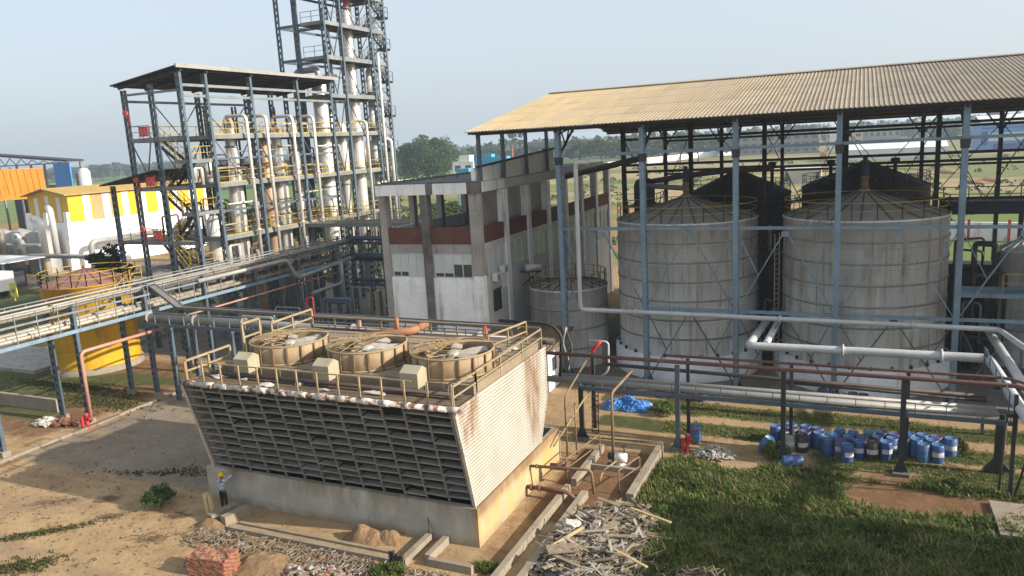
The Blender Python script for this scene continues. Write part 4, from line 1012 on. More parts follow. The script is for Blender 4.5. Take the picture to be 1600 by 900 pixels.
for i, x in enumerate((5.95, 6.5, 7.0)):
    pipe(['thin steel tube standing at the right edge behind the concrete slab', 'second thin steel tube at the right edge, leaning', 'third thin steel tube at the right edge, leaning further'][i], [(x, 36.8-i*.3, 0), (x+.1+i*.55, 36.6-i*.4, 3.6)], .05, dark_pipe, 'thin tubes at the right edge')
# chain-like hose bundle and red riser at the rack's left end
pipe('bright red riser pipe with a slanted top left of the left big tank', [(-13.72, 40.6, 1.7), (-13.68, 40.6, 4.05), (-13.15, 40.6, 4.6)], .11, red_paint, bend=.3)
pipe('white gooseneck pipe beside the red riser', [(-13.9, 40.7, 4.6), (-12.72, 40.7, 4.58), (-12.76, 40.7, 2.9), (-13.4, 40.7, 2.3)], .06, white_pipe, bend=.25)
pipe('rust-red thin drop pipe beside the red riser', [(-13.05, 40.75, 4.5), (-13.05, 40.75, 2.7)], .045, rust_pipe)
for i in range(3):
    b = MB(); x = -14.6+i*.22; ph = i*2.1
    b.tube([(x+.12*math.sin(ph+k*.9), 38.2+.1*math.cos(ph+k*.7), 6.0-k*.33) for k in range(9)], .06, 7)
    solo('hose', b, [steel_black, lag_grey, dark_pipe][i], ['black hose hanging at the left end of the low right rack', 'grey hose hanging at the left end of the low right rack', 'brown hose hanging at the left end of the low right rack'][i], 'hose', 'hoses hanging by the pump room')
b = MB()
for s in (0, .35):
    b.tube([(-12.6+s, 37.1, 2.8), (-12.65+s, 37.1, .5)], .03, 6)
for k in range(8): b.ring((-12.45, 37.1, .6+k*.28), .16, .025, 10, 5)
solo('hanging_chain', b, dark_pipe, 'rusty chain hanging from the low right rack beside its first column', 'chain')
# pipework between the basin and the grass
BR = 'brown pipes beside the basin'
dull_brown = M('brown_scaffold_pipe', (.23,.165,.10), (.16,.11,.07), 2., .7)
pipe('brown pipe leaving the basin wall and bending down by the drain', [(-13.5, 30.6, 1.25), (-10.7, 31.0, 1.25), (-10.6, 31.0, .1)], .07, dull_brown, BR, .25, flanges=[((-13.2, 30.65, 1.25), (1,0,0))])
pipe('dark flanged pipe leaving the foot of the basin wall', [(-13.5, 30.1, .45), (-11.6, 30.2, .42), (-11.2, 30.2, .1)], .1, rust_pipe, BR, .2, flanges=[((-13.3, 30.1, .45), (1,0,0)), ((-12.9, 30.1, .45), (1,0,0))])
pipe('rusty stub pipe with a flange above the drain', [(-13.0, 31.8, .8), (-12.1, 31.9, .8)], .16, rust_pipe, BR, 0, flanges=[((-12.2, 31.9, .8), (1,0,0))])
pipe('tall brown stand pipe bent toward the right rack', [(-10.75, 34.6, 0), (-10.75, 34.6, 3.7), (-10.4, 37.2, 4.1)], .07, dull_brown, BR, .3)
pipe('brown stand pipe near the basin corner bent toward the pump room', [(-13.3, 34.9, 0), (-13.3, 34.9, 3.2), (-13.4, 39.5, 4.2)], .05, dull_brown, BR, .3)
pipe('brown upright tube standing between the basin and the first rack column', [(-12.9, 35.2, 0), (-12.9, 35.2, 2.8)], .04, dull_brown, BR, 0)
pipe('pale slanted hand rail climbing beside the basin corner', [(-13.35, 33.2, 1.2), (-12.75, 37.6, 2.9)], .045, rust_wood, None, 0)
for i, P in enumerate(([(-12.3, 32.0, 0), (-12.3, 32.0, 1.15), (-11.7, 35.4, 1.15), (-11.7, 35.4, 0)], [(-11.7, 35.5, .9), (-8.6, 35.9, .9), (-8.6, 35.9, 0)], [(-9.6, 31.6, 0), (-9.6, 31.6, 1.1), (-9.1, 33.4, 1.1), (-9.1, 33.4, 0)])):
    b = MB(); b.tube(P, .04, 6, .12)
    if i != 1:
        b.tube([tuple(Vector(P[1])-Vector((0,0,.5))), tuple(Vector(P[2])-Vector((0,0,.5)))], .03, 6)
    solo('hand_rail', b, dull_brown, ['brown hoop rail across the drain beside the basin', 'low brown tube rail across the wet yard', 'brown hoop rail on the kerb by the grass'][i], 'rail', 'brown hoop rails beside the basin')
pm = thing('pump', 'small white pump with a hand wheel at the foot of the tall stand pipe', 'pump', (-10.3, 34.3, 0))
b = MB(); b.tube([(-10.55, 34.3, .55), (-10.0, 34.3, .55)], .22, 14); b.lathe((-10.3, 34.3, .05), [(.3,0),(.3,.08),(.12,.1),(.12,.5)], 12); b.build('casing', sheet_white, pm)
b = MB(); b.tube([(-10.9, 34.3, .55), (-10.56, 34.3, .55)], .17, 12); b.box(-11, -10, 34.05, 34.55, 0, .1); b.build('motor', steel_black, pm)
b = MB(); b.tube([(-10.1, 34.3, .78), (-10.1, 34.3, 1.15)], .035, 6); b.ring((-10.1, 34.3, 1.15), .13, .02, 14); b.build('hand_wheel', steel_black, pm)
pipe('thin tan hose curving from the pump to the kerb', [(-10.4, 33.9, .5), (-10.7, 32.6, .45), (-10.8, 32.4, .02)], .05, rust_wood, None, .3)
# ---------------------------------------------------------------- the distillation building (left) and its tower
PX0, PX1 = -55.8, -49.5
def floor_plate(parent, x0, x1, y0, y1, z, railm=yellow_rail, sides='ewns', holes=True):
    b = MB(); b.box(x0, x1, y0, y1, z-.05, z); p_ = b.build('platform', grating, parent)
    b = MB(); b.box(x1-.06, x1+.06, y0, y1, z-.32, z+.03); b.box(x0-.06, x0+.06, y0, y1, z-.32, z+.03); b.box(x0+.06, x1-.06, y0-.06, y0+.06, z-.32, z+.02); b.box(x0+.06, x1-.06, y1-.06, y1+.06, z-.32, z+.02)
    y = y0+1.6
    while y < y1-.5: b.box(x0+.06, x1-.06, y-.05, y+.05, z-.3, z-.06); y += 2.1
    b.build('edge_beam', steel_grey, p_)
    b = MB(); o = .05
    if 'e' in sides: rail(b, [(x1-o, y0+o, z), (x1-o, y1-o, z)], 1.05, 1.5, .05); b.box(x1-.045, x1-.03, y0, y1, z, z+.12)
    if 'w' in sides: rail(b, [(x0+o, y0+o, z), (x0+o, y1-o, z)], 1.05, 1.5, .05)
    if 's' in sides: rail(b, [(x0+o, y0+o, z), (x1-o, y0+o, z)], 1.05, 1.5, .05)
    if 'n' in sides: rail(b, [(x0+o, y1-o, z), (x1-o, y1-o, z)], 1.05, 1.5, .05)
    b.build('guard_rail', railm, p_)
def stairs(parent, p, q, wdt, axis, mat=steel_dark, railm=grate_yellow):
    p = Vector(p); q = Vector(q); d = q-p; n = max(4, int(abs(d.z)/.24)); b = MB()
    side = Vector((0,1,0)) if axis == 'x' else Vector((1,0,0))
    for s in (-1, 1): b.bar(p+side*s*wdt/2, q+side*s*wdt/2, .06, .26)
    for k in range(1, n):
        c = p+d*(k/n)
        if axis == 'x': b.box(c.x-.13, c.x+.13, c.y-wdt/2+.04, c.y+wdt/2-.04, c.z-.02, c.z+.02)
        else: b.box(c.x-wdt/2+.04, c.x+wdt/2-.04, c.y-.13, c.y+.13, c.z-.02, c.z+.02)
    st = b.build('stair_flight', mat, parent)
    b = MB()
    for s in (-1, 1):
        a, e = p+side*s*wdt/2, q+side*s*wdt/2; u = Vector((0,0,1))
        b.bar(a+u, e+u, .05); b.bar(a+u*.5, e+u*.5, .04)
        for k in range(5): c = a.lerp(e, k/4); b.bar(c, c+u, .045)
    b.build('stair_rail', railm, st)
ds = thing('process_structure', 'open steel process structure with stairs and a dark flat roof', 'steel structure', (-52.6, 56, 0))
LV = [9.4, 13.95, 18.0]
PY = [47.0, 49.7, 54.9, 61.2]
for y in PY:
    for x, zt in ((PX1, 23.0), (PX0, 22.0)):
        if y == 49.7 and x == PX0: continue
        b = MB(); lattice(b, x, y, 0, zt, .40, .26, 'x', .62, .06); b.build('column', steel_blue, ds)
b = MB(); lattice(b, -52.7, 47.0, 0, 22.3, .4, .26, 'x', .62, .06); b.build('column', steel_blue, ds)
b = MB(); lattice(b, -52.7, 61.2, 0, 22.4, .4, .26, 'x', .62, .06); b.build('column', steel_blue, ds)
# roof: low slope rising to the right, dark sheet with a pale gutter on the right edge
b = MB(); RZ0, RZ1 = 22.35, 23.35
b.prism([(PX0-.75, RZ0), (PX1+.55, RZ1), (PX1+.55, RZ1+.10), (PX0-.75, RZ0+.10)], 'y', 46.4, 67.2); rf = b.build('roof', steel_black, ds)
b = MB()
for y in PY+[66.35]:
    b.bar((PX0-.5, y, RZ0-.16), (PX1+.4, y, RZ1-.22), .16, .22)
for k in range(7):
    x = PX0-.4+k*1.1; z = RZ0+(RZ1-RZ0)*(x-PX0+.75)/7.6-.05; b.box(x-.05, x+.05, 46.5, 67.1, z-.1, z)
b.build('rafter', steel_dark, rf)
b = MB(); b.box(PX1+.5, PX1+.62, 46.35, 67.25, RZ1-.1, RZ1+.2); b.build('gutter', lag_grey, rf)
b = MB(); b.box(PX1-.1, PX1+.1, 46.9, 66.3, 22.0-.12, 22.0+.1); b.build('tie_beam', steel_grey, ds)
b = MB(); b.box(PX1-.1, PX1+.1, 46.9, 66.3, 21.2-.14, 21.2+.06); b.build('tie_beam', steel_grey, ds)
b = MB(); b.box(PX0-.1, PX0+.1, 46.9, 61, 21.1-.1, 21.1+.1); b.build('tie_beam', steel_grey, ds)
b = MB(); b.box(PX0, PX1, 46.92, 47.08, 21.5, 21.68); b.build('tie_beam', steel_grey, ds)
for z in LV: floor_plate(ds, PX0, PX1, 49.7, 66.2, z, yellow_rail if z < 20 else steel_grey, 'ewn')
# stair bay on the near side, flights running across the front
for z in LV:
    b = MB(); b.box(PX0, -53.6, 47.0, 49.6, z-.05, z); p_ = b.build('landing', grating, ds)
    b = MB(); b.box(PX0, PX1, 46.9, 47.05, z-.30, z+.03); b.box(PX0-.06, PX0+.06, 47, 49.6, z-.3, z+.02); b.build('edge_beam', steel_grey, p_)
    b = MB(); rail(b, [(-53.6, 47.05, z), (PX0+.05, 47.05, z), (PX0+.05, 49.6, z)], 1.05, 1.1, .05); b.build('guard_rail', steel_grey if z > 15 else yellow_rail, p_)
prev = 4.9
for z in LV:
    zm = (prev+z)/2+.1
    b = MB(); b.box(-51.0, PX1, 47.0, 49.6, zm-.05, zm); p_ = b.build('landing', grating, ds)
    b = MB(); b.box(-51.0, PX1, 46.9, 47.05, zm-.28, zm+.02); b.box(PX1-.06, PX1+.06, 47.05, 49.5, zm-.28, zm+.02); b.build('edge_beam', steel_grey, p_)
    b = MB(); rail(b, [(-51., 47.05, zm), (PX1-.05, 47.05, zm), (PX1-.05, 49.6, zm)], 1.05, 1.1, .05); b.build('guard_rail', yellow_rail, p_)
    stairs(ds, (-51.0, 47.6, zm), (-53.6, 47.6, z), .85, 'x'); 
    if z == LV[0]: stairs(ds, (-50.2, 47.55, 5.2), (-53.9, 47.55, 9.4), .9, 'x', steel_dark, yellow_rail)
    else: stairs(ds, (-53.6, 48.9, prev), (-51.0, 48.9, zm), .85, 'x')
    prev = z
def xbrace(parent, p, q, mat=steel_blue, w_=.1):
    b = MB(); b.bar(p, q, w_, .06); b.build('brace', mat, parent)
for z0, z1 in ((13.95, 18.0),):
    xbrace(ds, (PX0+.2, 46.95, z1-.3), (-54.2, 46.95, z0+1.0)); xbrace(ds, (-53.4, 46.95, z1-.3), (-54.2, 46.95, z0+1.0))
for y0, y1 in ((49.7, 54.9), (54.9, 61.2)):
    ym = (y0+y1)/2
    for x in (PX0, ):
        xbrace(ds, (x, y0+.1, 21.1), (x, ym, 18.3)); xbrace(ds, (x, y1-.1, 21.1), (x, ym, 18.3))
        xbrace(ds, (x, y0+.1, 17.8), (x, ym, 14.1)); xbrace(ds, (x, y1-.1, 17.8), (x, ym, 14.1))
xbrace(ds, (PX1, 49.8, 13.8), (PX1, 48.2, 9.6)); xbrace(ds, (PX1, 49.9, 17.8), (PX1, 53, 14.1), steel_grey)
# side annexe with a low lean-to roof
an = thing('lean_to', 'dark low lean-to roof on lattice columns left of the process structure', 'shed', (-58, 50, 0))
for y in (47.0, 52.4, 57.8):
    b = MB(); lattice(b, -58.7, y, 0, 14.2, .36, .24, 'x', .62, .06); b.build('column', steel_blue, an)
b = MB(); b.prism([(-59.3, 14.25), (-52.5, 15.35), (-52.5, 15.45), (-59.3, 14.38)], 'y', 46.2, 58.6); b.build('roof', steel_black, an)
for z in (6.6, 9.4):
    b = MB(); b.box(-58.8, PX0-.2, 46.9, 47.05, z-.25, z); b.box(-58.8, PX0-.25, 47.06, 58, z-.05, z-.005); p_ = b.build('platform', grating, an)
    b = MB(); rail(b, [(-58.7, 47, z), (PX0-.3, 47, z)], 1.05, 1.1, .05); b.build('guard_rail', steel_grey if z > 8 else yellow_rail, p_)
# red alarm boxes and hose reels
for i, z in enumerate(LV):
    t = thing('alarm_sign', ['lowest of the three red square signs on the process structure', 'middle of the three red square signs on the process structure', 'topmost of the three red square signs on the process structure'][i], 'sign', (-53.9, 46.8, z+.45), 'red square signs on the stair landings')
    x, y = -53.75, 46.72
    b = MB(); b.box(x-.45, x+.45, y-.06, y, z+.15, z+.95); b.build('board', red_paint, t)
    b = MB()
    for q in (-1, 1):     # pale strokes, too small to read in the photograph
        for r_ in range(3): b.box(x+q*.2-.11, x+q*.2+.11, y-.068, y-.061, z+.30+r_*.22, z+.34+r_*.22)
        b.box(x+q*.2-.11, x+q*.2-.07, y-.0685, y-.0605, z+.53, z+.73); b.box(x+q*.2+.07, x+q*.2+.11, y-.0685, y-.0605, z+.31, z+.51)
    b.build('marks', M('pale_pink_lettering', (.75,.42,.42), (.7,.38,.38), 4., .7), t)
for i, (x, z) in enumerate(((-55.35, 19.3), (-55.2, 15.3), (-55.3, 10.7))):
    z -= [0, 1.4, 1.0][i]
    t = thing('fire_bell', ['red round bell horn at the top left of the process structure', 'red round bell horn at mid height on the process structure', 'red round bell horn on the lowest level of the process structure'][i], 'alarm', (x, 46.7, z), 'red bell horns on the process structure')
    b = MB(); b.tube([(x, 46.75, z+.8), (x, 46.5, z+.8)], [.10, .30], 16); b.tube([(x, 46.5, z+.8), (x, 46.46, z+.8)], [.30,.26], 16); b.build('horn', M('faded_red_horn', (.55,.10,.09), (.45,.07,.07), 3., .5), t)
    b = MB(); b.bar((x, 46.8, z-.2), (x, 46.8, z+.8), .09); b.build('post', red_paint, t)

# tower
tw = thing('steel_tower', 'tall open steel tower with zigzag stairs rising out of the picture', 'steel structure', (-52.3, 72, 0))
TWX = [-55.2, -52.85, -49.5]; TWY = [66.4, 69.2, 74.7, 77.5]; TH = 38.0
for x in TWX:
    for y in TWY:
        if x == -52.85 and y in (69.2, 74.7): continue
        b = MB(); lattice(b, x, y, 0, TH, .38, .26, 'x', .62, .06); b.build('column', steel_blue, tw)
TL = [9.4, 13.95, 18.0, 21.9, 25.7, 29.1, 32.6, 36.2]
for i, z in enumerate(TL):
    x0 = -52.3 if z > 20 else TWX[0]
    floor_plate(tw, x0, TWX[2], TWY[0] if z > 20 else TWY[0]+.05, TWY[3], z, yellow_rail if z < 20 else steel_grey, 'ens')
    if z > 20:
        b = MB()
        for y in (TWY[0], TWY[1], TWY[3]): b.box(TWX[0]+.05, x0-.1, y-.07, y+.07, z-.3, z-.05)
        b.box(TWX[0]-.07, TWX[0]+.07, TWY[0]+.1, TWY[3]-.1, z-.3, z-.06); b.bar((TWX[0], TWY[0], z-.2), (x0, TWY[1], z-.2), .1)
        b.build('floor_beam', steel_blue, tw)
    if i < len(TL)-1:
        z1 = TL[i+1]; zm = (z+z1)/2
        b = MB(); b.box(-50.9, PX1, 77.5, 78.6, zm-.05, zm); b.box(-50.9, PX1+.05, 78.5, 78.65, zm-.25, zm); p_ = b.build('landing', steel_grey, tw)
        b = MB(); rail(b, [(PX1, 77.6, zm), (PX1, 78.6, zm), (-50.9, 78.6, zm)], 1.05, 1., .05); b.build('guard_rail', steel_grey, p_)
        stairs(tw, (-50.6, 74.9, z), (-50.6, 77.6, zm), .8, 'y', steel_dark, steel_grey); stairs(tw, (-49.75+.0, 77.6, zm), (-49.75, 74.9, z1), .5, 'y', steel_dark, steel_grey)
        xbrace(tw, (PX1, 66.6, z1-.3), (PX1, 67.8, z+.1)); xbrace(tw, (PX1, 69.0, z1-.3), (PX1, 67.8, z+.1))
        xbrace(tw, (PX1, 77.4, z1-.3), (PX1, 74.8, zm), w_=.08); xbrace(tw, (PX1, 74.8, zm), (PX1, 77.4, z+.1), w_=.08)
        if z > 17: xbrace(tw, (PX1, 69.3, z1-.3), (PX1, 71.9, z+.1), steel_dark, .08); xbrace(tw, (PX1, 74.6, z1-.3), (PX1, 71.9, z+.1), steel_dark, .08)
for z in (33.0,):
    b = MB(); b.box(TWX[0], TWX[2], TWY[0], TWY[3], 32.9, 33.0); b.build('dark_deck', steel_black, tw)

# ---------------------------------------------------------------- vessels and down pipes standing in the structure
VG = 'pale upright vessels in the process structure'
def vessel(label, x, y, prof, mat, rings=(), cap=None, group=VG, legs=True):
    t = thing('process_vessel', label, 'vessel', (x, y, 0), group)
    b = MB(); b.lathe((x, y, 0), prof, 24); b.build('shell', mat, t)
    b = MB()
    for z, r in rings: b.lathe((x, y, z), [(r, -.09), (r+.09, -.08), (r+.09, .08), (r, .09)], 24)
    if rings: b.each('flange', lag_grey if mat is not silver_brown else mat, t)
    z0 = prof[0][1]; r0 = prof[0][0]
    b = MB()
    if legs and z0 > .3: b.lathe((x, y, 0), [(r0*.85, 0), (r0*.85, z0-.003)], 16)
    if len(b.v): b.build('skirt', steel_grey, t)
    if cap:
        b = MB(); b.lathe((x, y, cap[1]), [(cap[0], 0), (cap[0]*1.02, .35), (cap[0]*.8, .75), (cap[0]*.35, .95), (0, 1.0)], 20); b.build('cap', M('brown_grey_vessel_cap', (.33,.28,.22), (.25,.2,.16), 2., .6), t)
vessel('slim silver column with a brown cap, first from the left in the structure', -51.3, 53.7, [(.45,5.5),(.62,6.3),(.66,6.5),(.66,14.6),(.60,14.9),(.60,15.6),(.46,17.0),(.46,18.6)], silver, ((14.7,.66),(6.4,.66),(17.0,.46)), (.5, 18.6))
vessel('brown stained column with a bulging lower part in the structure', -51.3, 57.85, [(.4,5.5),(.5,8),(.5,9.8),(.72,10.6),(.74,12.6),(.5,13.6),(.44,17.5)], silver_brown, ((10.4,.7),(13.7,.5)), (.5, 17.5))
vessel('silver column beside the brown one with a stepped lower part', -51.3, 59.75, [(.55,5.5),(.6,10.4),(.66,10.8),(.66,13.3),(.48,14.2),(.48,18.0)], silver, ((10.5,.66),(14.2,.5),(6.2,.58)), (.55, 17.9))
vessel('thickest silver column standing at the near corner of the tower', -51.6, 67.6, [(.80,5.5),(.80,22.9),(.55,23.4),(.3,23.6)], silver, ((18.6,.80),(12.5,.8)))
vessel('thin silver column between the thick and the tall ones in the tower', -51.3, 70.3, [(.36,5.5),(.36,12.6),(.55,13.2),(.55,18.6),(.3,19.1)], silver, ((12.6,.45),))
vessel('tall silver column rising through the tower to the top', -51.3, 73.1, [(.62,5.5),(.62,20.5),(.5,21.5),(.5,30.6),(.25,31.2)], silver, ((14.2,.62),(21.4,.6),(26,.5)))
vessel('thin tall white column beside the tall silver one', -51.9, 74.6, [(.22,8),(.22,34)], white_pipe, ((20,.22),(27,.22)))
vessel('squat white vessel behind the stairs of the structure', -51.6, 50.9, [(.5,6.2),(.7,6.5),(.7,10.6),(.4,11.1),(0,11.2)], silver, ())
vessel('low fat brown vessel under the platforms in the structure', -52.6, 56.2, [(.9,1.0),(.9,7.0),(.4,7.6),(0,7.7)], silver_brown, ())
vessel('silver column set back behind the first slim column of the structure', -53.3, 55.6, [(.5,5.5),(.5,15.2),(.2,15.8)], silver, ((12,.5),))
vessel('silver column set back near the middle bay of the structure', -53.5, 61.6, [(.55,5.5),(.55,16.6),(.2,17.2)], silver, ((11,.55),(14.5,.55)))
vessel('silver column set back beside the tower corner', -53.1, 64.6, [(.45,5.5),(.45,19.4),(.2,19.9)], silver, ((12.2,.45),(16.5,.45)))
vessel('white column with two bands beside the stairs of the tower', -51.0, 76.0, [(.34,5.5),(.34,24.8),(.1,25.3)], white_pipe, ((16,.34),(21,.34)))
vessel('wide silver column set back inside the tower', -53.2, 70.8, [(.6,5.5),(.6,20.4),(.2,21)], silver, ((15,.6),))
DG = 'pale down pipes on the front of the process structure'
for i, y in enumerate((53.5, 56.0, 59.6, 62.7)):
    pipe(['pale hooped down pipe, first from the left on the structure', 'pale hooped down pipe, second from the left on the structure', 'pale hooped down pipe, third from the left on the structure', 'pale hooped down pipe, fourth from the left on the structure'][i],
        [(-51.2, y-.2, 18.9), (-51.2, y-.2, 19.65), (-49.0, y, 19.65), (-49.0, y, 3)], .155, silver, DG, .5, flanges=[((-49, y, 14.2), (0,0,1)), ((-49, y, 9.6), (0,0,1))])
pipe('hooped pale pipe beside the tower platform column', [(-51, 71.4, 18.2), (-51, 71.4, 19.2), (-49.1, 71.9, 19.2), (-49.1, 71.9, 5)], .15, silver, DG, .5)
pipe('pale pipe bending over at the right side of the tower', [(-50.3, 75.5, 17.2), (-49.0, 76.4, 17.2), (-49.0, 76.4, 7)], .19, silver, DG, .5)
pipe('thin straight white pipe running up the right side of the tower', [(-49.05, 75.2, 7), (-49.05, 75.2, 26.6)], .16, white_pipe, DG, 0)
pipe('fat pale overhead pipe curving into the thickest column', [(-54.5, 67.6, 21), (-54.5, 67.6, 24.6), (-51.6, 67.6, 24.6), (-51.6, 67.6, 23.5)], .32, lag_grey, None, .7)
pipe('short white elbow on top of the tower middle platform', [(-51.6, 68.4, 23.9), (-50, 70, 23.9), (-50, 70, 21.5)], .22, white_pipe, None, .4)
t = thing('exhaust_valve', 'faded red valve on top of the tall silver column', 'valve', (-51.3, 73.1, 31.2))
b = MB(); b.tube([(-51.3, 73.1, 31.2), (-51.0, 72.9, 32.5)], .3, 12); b.build('body', M('faded_red_valve', (.40,.09,.08), (.3,.07,.06), 2., .6), t)
b = MB(); b.ring((-51.3, 73.1, 31.3), .4, .07, 16); b.build('flange', lag_grey, t)
# light secondary steel: floor bracing, cable ladders and hand-rail stubs
for z in (11.6, 16.0):
    b = MB(); b.box(PX1-.08, PX1+.08, 49.9, 66, z-.09, z+.09); b.build('girt', steel_blue, ds)
for y0, y1 in ((54.9, 61.2), (61.2, 66.2)):
    for z0, z1 in ((9.5, 13.7), (14.1, 17.7)): xbrace(ds, (PX1+.02, y0+.2, z1), (PX1+.02, y0+2.4, z0), steel_blue, .08)
for y in (51.6, 55.4, 60.6, 64.5):
    b = MB(); b.box(-52.4, -52.25, y, y+.12, 5, 20.6); b.box(-52.0, -51.85, y, y+.12, 5, 20.6)
    for k in range(40): b.box(-52.4, -51.85, y+.02, y+.1, 5.3+k*.38, 5.35+k*.38)
    b.build('ladder', steel_dark, ds)
for k in range(14):
    z = (10.3, 11.9, 14.8, 16.6, 19.0)[k % 5]+.15*(k % 3); y = 50.5+k*1.1; L = 2.2+(k % 4)*1.6
    pipe('thin pipe running level through the process structure', [(-50.2-.25*(k % 6), y, z), (-50.2-.25*(k % 6), min(76, y+L), z), (-50.2-.25*(k % 6), min(76, y+L), z-1.6)], (.06,.09,.12)[k % 3], (lag_grey, silver, dark_pipe, lagging)[k % 4], 'thin level pipes inside the process structure', .25)
# clutter: pumps, drums, risers and cross pipes under and inside the structure
cl = random.Random(77)
for i in range(64):
    y = cl.uniform(48, 76); x = cl.uniform(-55, -50); z = cl.choice(LV[:2]+[5.2]); h = cl.uniform(1.2, 3.2); r = cl.choice((.06,.08,.11,.16))
    d = cl.choice((-1, 1)); L = cl.uniform(.6, 2.2)
    pipe('small pipe riser with elbow among the vessels of the process structure', [(x, y, z), (x, y, z+h), (x, y+d*L, z+h), (x, y+d*L, z+h*.3)], r, cl.choice((silver, lagging, lag_grey, dark_pipe, rust_pipe)), 'small pipe risers inside the process structure', .2)
for i in range(10):
    y = cl.uniform(50, 64); x = cl.uniform(-54.5, -51.8); z = cl.choice(LV[:2]+[5.2]); r = cl.uniform(.25, .5); h = cl.uniform(.9, 2.0)
    b = MB(); b.lathe((x, y, z), [(r*.5,0),(r,.15),(r,h),(r*.5,h+.2),(0,h+.25)], 14)
    solo('small_drum_vessel', b, cl.choice((silver, silver_brown, steel_dark, lag_grey)), 'small squat vessel among the pipes of the process structure', 'vessel', 'small squat vessels inside the process structure', (x, y, z))
for i in range(26):
    y = cl.uniform(41, 63); x = cl.uniform(-43.5, -33); h = cl.uniform(1.5, 4.6); r = cl.choice((.05,.07,.1,.14)); L = cl.uniform(.8, 3)
    d = cl.choice(((1,0),(0,1),(-1,0)))
    pipe('shaded pipe riser in the dark yard between the left rack and the building', [(x, y, 0), (x, y, h), (x+d[0]*L, y+d[1]*L, h), (x+d[0]*L, y+d[1]*L, h*.2)], r, cl.choice((lag_grey, lagging, dark_pipe, steel_blue, rust_pipe)), 'pipe risers in the shaded yard', .2)
for i in range(9):
    x = -43+i*1.25; y = cl.uniform(44, 60)
    t = thing('pump', 'small pump set on a plinth in the shaded yard left of the building', 'pump', (x, y, 0), 'pump sets in the shaded yard')
    b = MB(); b.box(x-.6, x+.6, y-.35, y+.35, 0, .3); b.build('plinth', kerb_conc, t)
    b = MB(); b.tube([(x-.5, y, .62), (x+.05, y, .62)], .26, 12); b.build('motor', cl.choice((steel_blue, steel_dark, lag_grey)), t)
    b = MB(); b.tube([(x+.2, y-.2, .6), (x+.2, y+.2, .6)], .3, 12); b.tube([(x+.05,y,.62),(x+.2,y,.62)], .08, 8); b.tube([(x+.2, y, .8), (x+.2, y, 1.4)], .1, 8); b.build('casing', cl.choice((lag_grey, red_paint, rust_pipe)), t)
yf = thing('yard_frame', 'shaded steel frame with walkway between the left rack and the building', 'steel structure', (-38, 60, 0))
for x in (-44.2, -40.6, -37.0, -33.4):
    for y in (60.5, 63.5): b = MB(); lattice(b, x, y, 0, 9.0, .34, .24, 'x', .6); b.build('column', steel_blue, yf)
floor_plate(yf, -49.4, -33.2, 60.3, 63.7, 9.3, yellow_rail, 'sn')
for z in (3.4, 5.8, 7.4):
    b = MB(); b.box(-44.2, -33, 60.44, 60.56, z-.12, z+.12); b.build('side_beam', steel_blue, yf)
for i, (z, r) in enumerate(((6.2, .3), (7.9, .22), (3.9, .18))):
    pipe(['fat blue-grey pipe crossing the shaded frame beside the building', 'blue-grey pipe high on the shaded frame beside the building', 'thin blue-grey pipe low on the shaded frame beside the building'][i], [(-44, 60.2, z), (-33, 60.2, z)], r, steel_blue)
b = MB(); b.box(-36.2, -35.75, 52, 52.45, 0, 4.6); solo('post', b, kerb_conc, 'pale square concrete post in the shaded yard beside the building', 'post')
b = MB(); b.lathe((-37.3, 51, .9), [(0,-.5),(.4,-.45),(.5,0),(.4,.45),(0,.5)], 14); b.bar((-37.3,51,0),(-37.3,51,.5),.2); solo('red_tank', b, M('dark_red_vessel', (.22,.02,.02), (.16,.02,.02), 2., .5), 'small dark red vessel in the shaded yard beside the building', 'vessel')
# ---------------------------------------------------------------- plastic drums
DM = {'b': (drum_blue, 'blue'), 'l': (drum_light, 'light blue'), 't': (drum_teal, 'teal-lidded blue'), 'n': (drum_navy, 'dark navy'), 'v': (drum_violet, 'faded grey-violet'), 'k': (drum_black, 'black'), 'w': (drum_white, 'grey-white'), 's': (drum_light, 'tilted light blue'), 'r': (drum_rust, 'rusty brown')}
def drum_meshes(col):
    mt = DM[col][0]; t = thing('barrel', 'x', 'drum')
    b = MB(); b.lathe((0,0,0), [(0,.0),(.25,.0),(.275,.03),(.285,.10),(.29,.28),(.297,.30),(.297,.33),(.29,.35),(.29,.56),(.297,.58),(.297,.61),(.29,.63),(.285,.78),(.265,.84),(.245,.862)], 20); b.build('shell', mt, t)
    b = MB(); b.lathe((0,0,0), [(.268,.845),(.272,.90),(.255,.905),(.245,.885),(0,.885)], 20); b.tube([(.12,0,.885),(.12,0,.91)], .035, 8); b.tube([(-.12,.03,.885),(-.12,.03,.91)], .028, 8)
    b.build('lid', mt if col not in 'bk' else {'b': drum_light, 'k': drum_black}[col], t)
    b = MB(); b.lathe((0,0,.47), [(.2925,-.13),(.2925,.0),(.2925,.13)], 14, True, R(-135), R(-15)); b.build('paper_label', paper_white, t)
    return t
PROTO = {}
def place_drum(col, x, y, label, group, lab=True, rz=0, tilt=None, z=0):
    """a copy of the drum of that colour (with or without its paper label)"""
    if col not in PROTO:
        PROTO[col] = drum_meshes(col); o = PROTO[col]
        o['_used'] = False
    p = PROTO[col]
    if not lab or p['_used'] or True:
        o = copy_tree(p)
        if not lab:
            for ch in list(o.children):
                if ch.name.startswith('paper_label'): bpy.data.objects.remove(ch)
    o.location = (x, y, z); o.rotation_euler = tilt or (rnd.uniform(-.02,.02), rnd.uniform(-.02,.02), rz)
    o['label'] = label; o['group'] = group; o['category'] = 'drum'
    if '_used' in o: del o['_used']
    return o
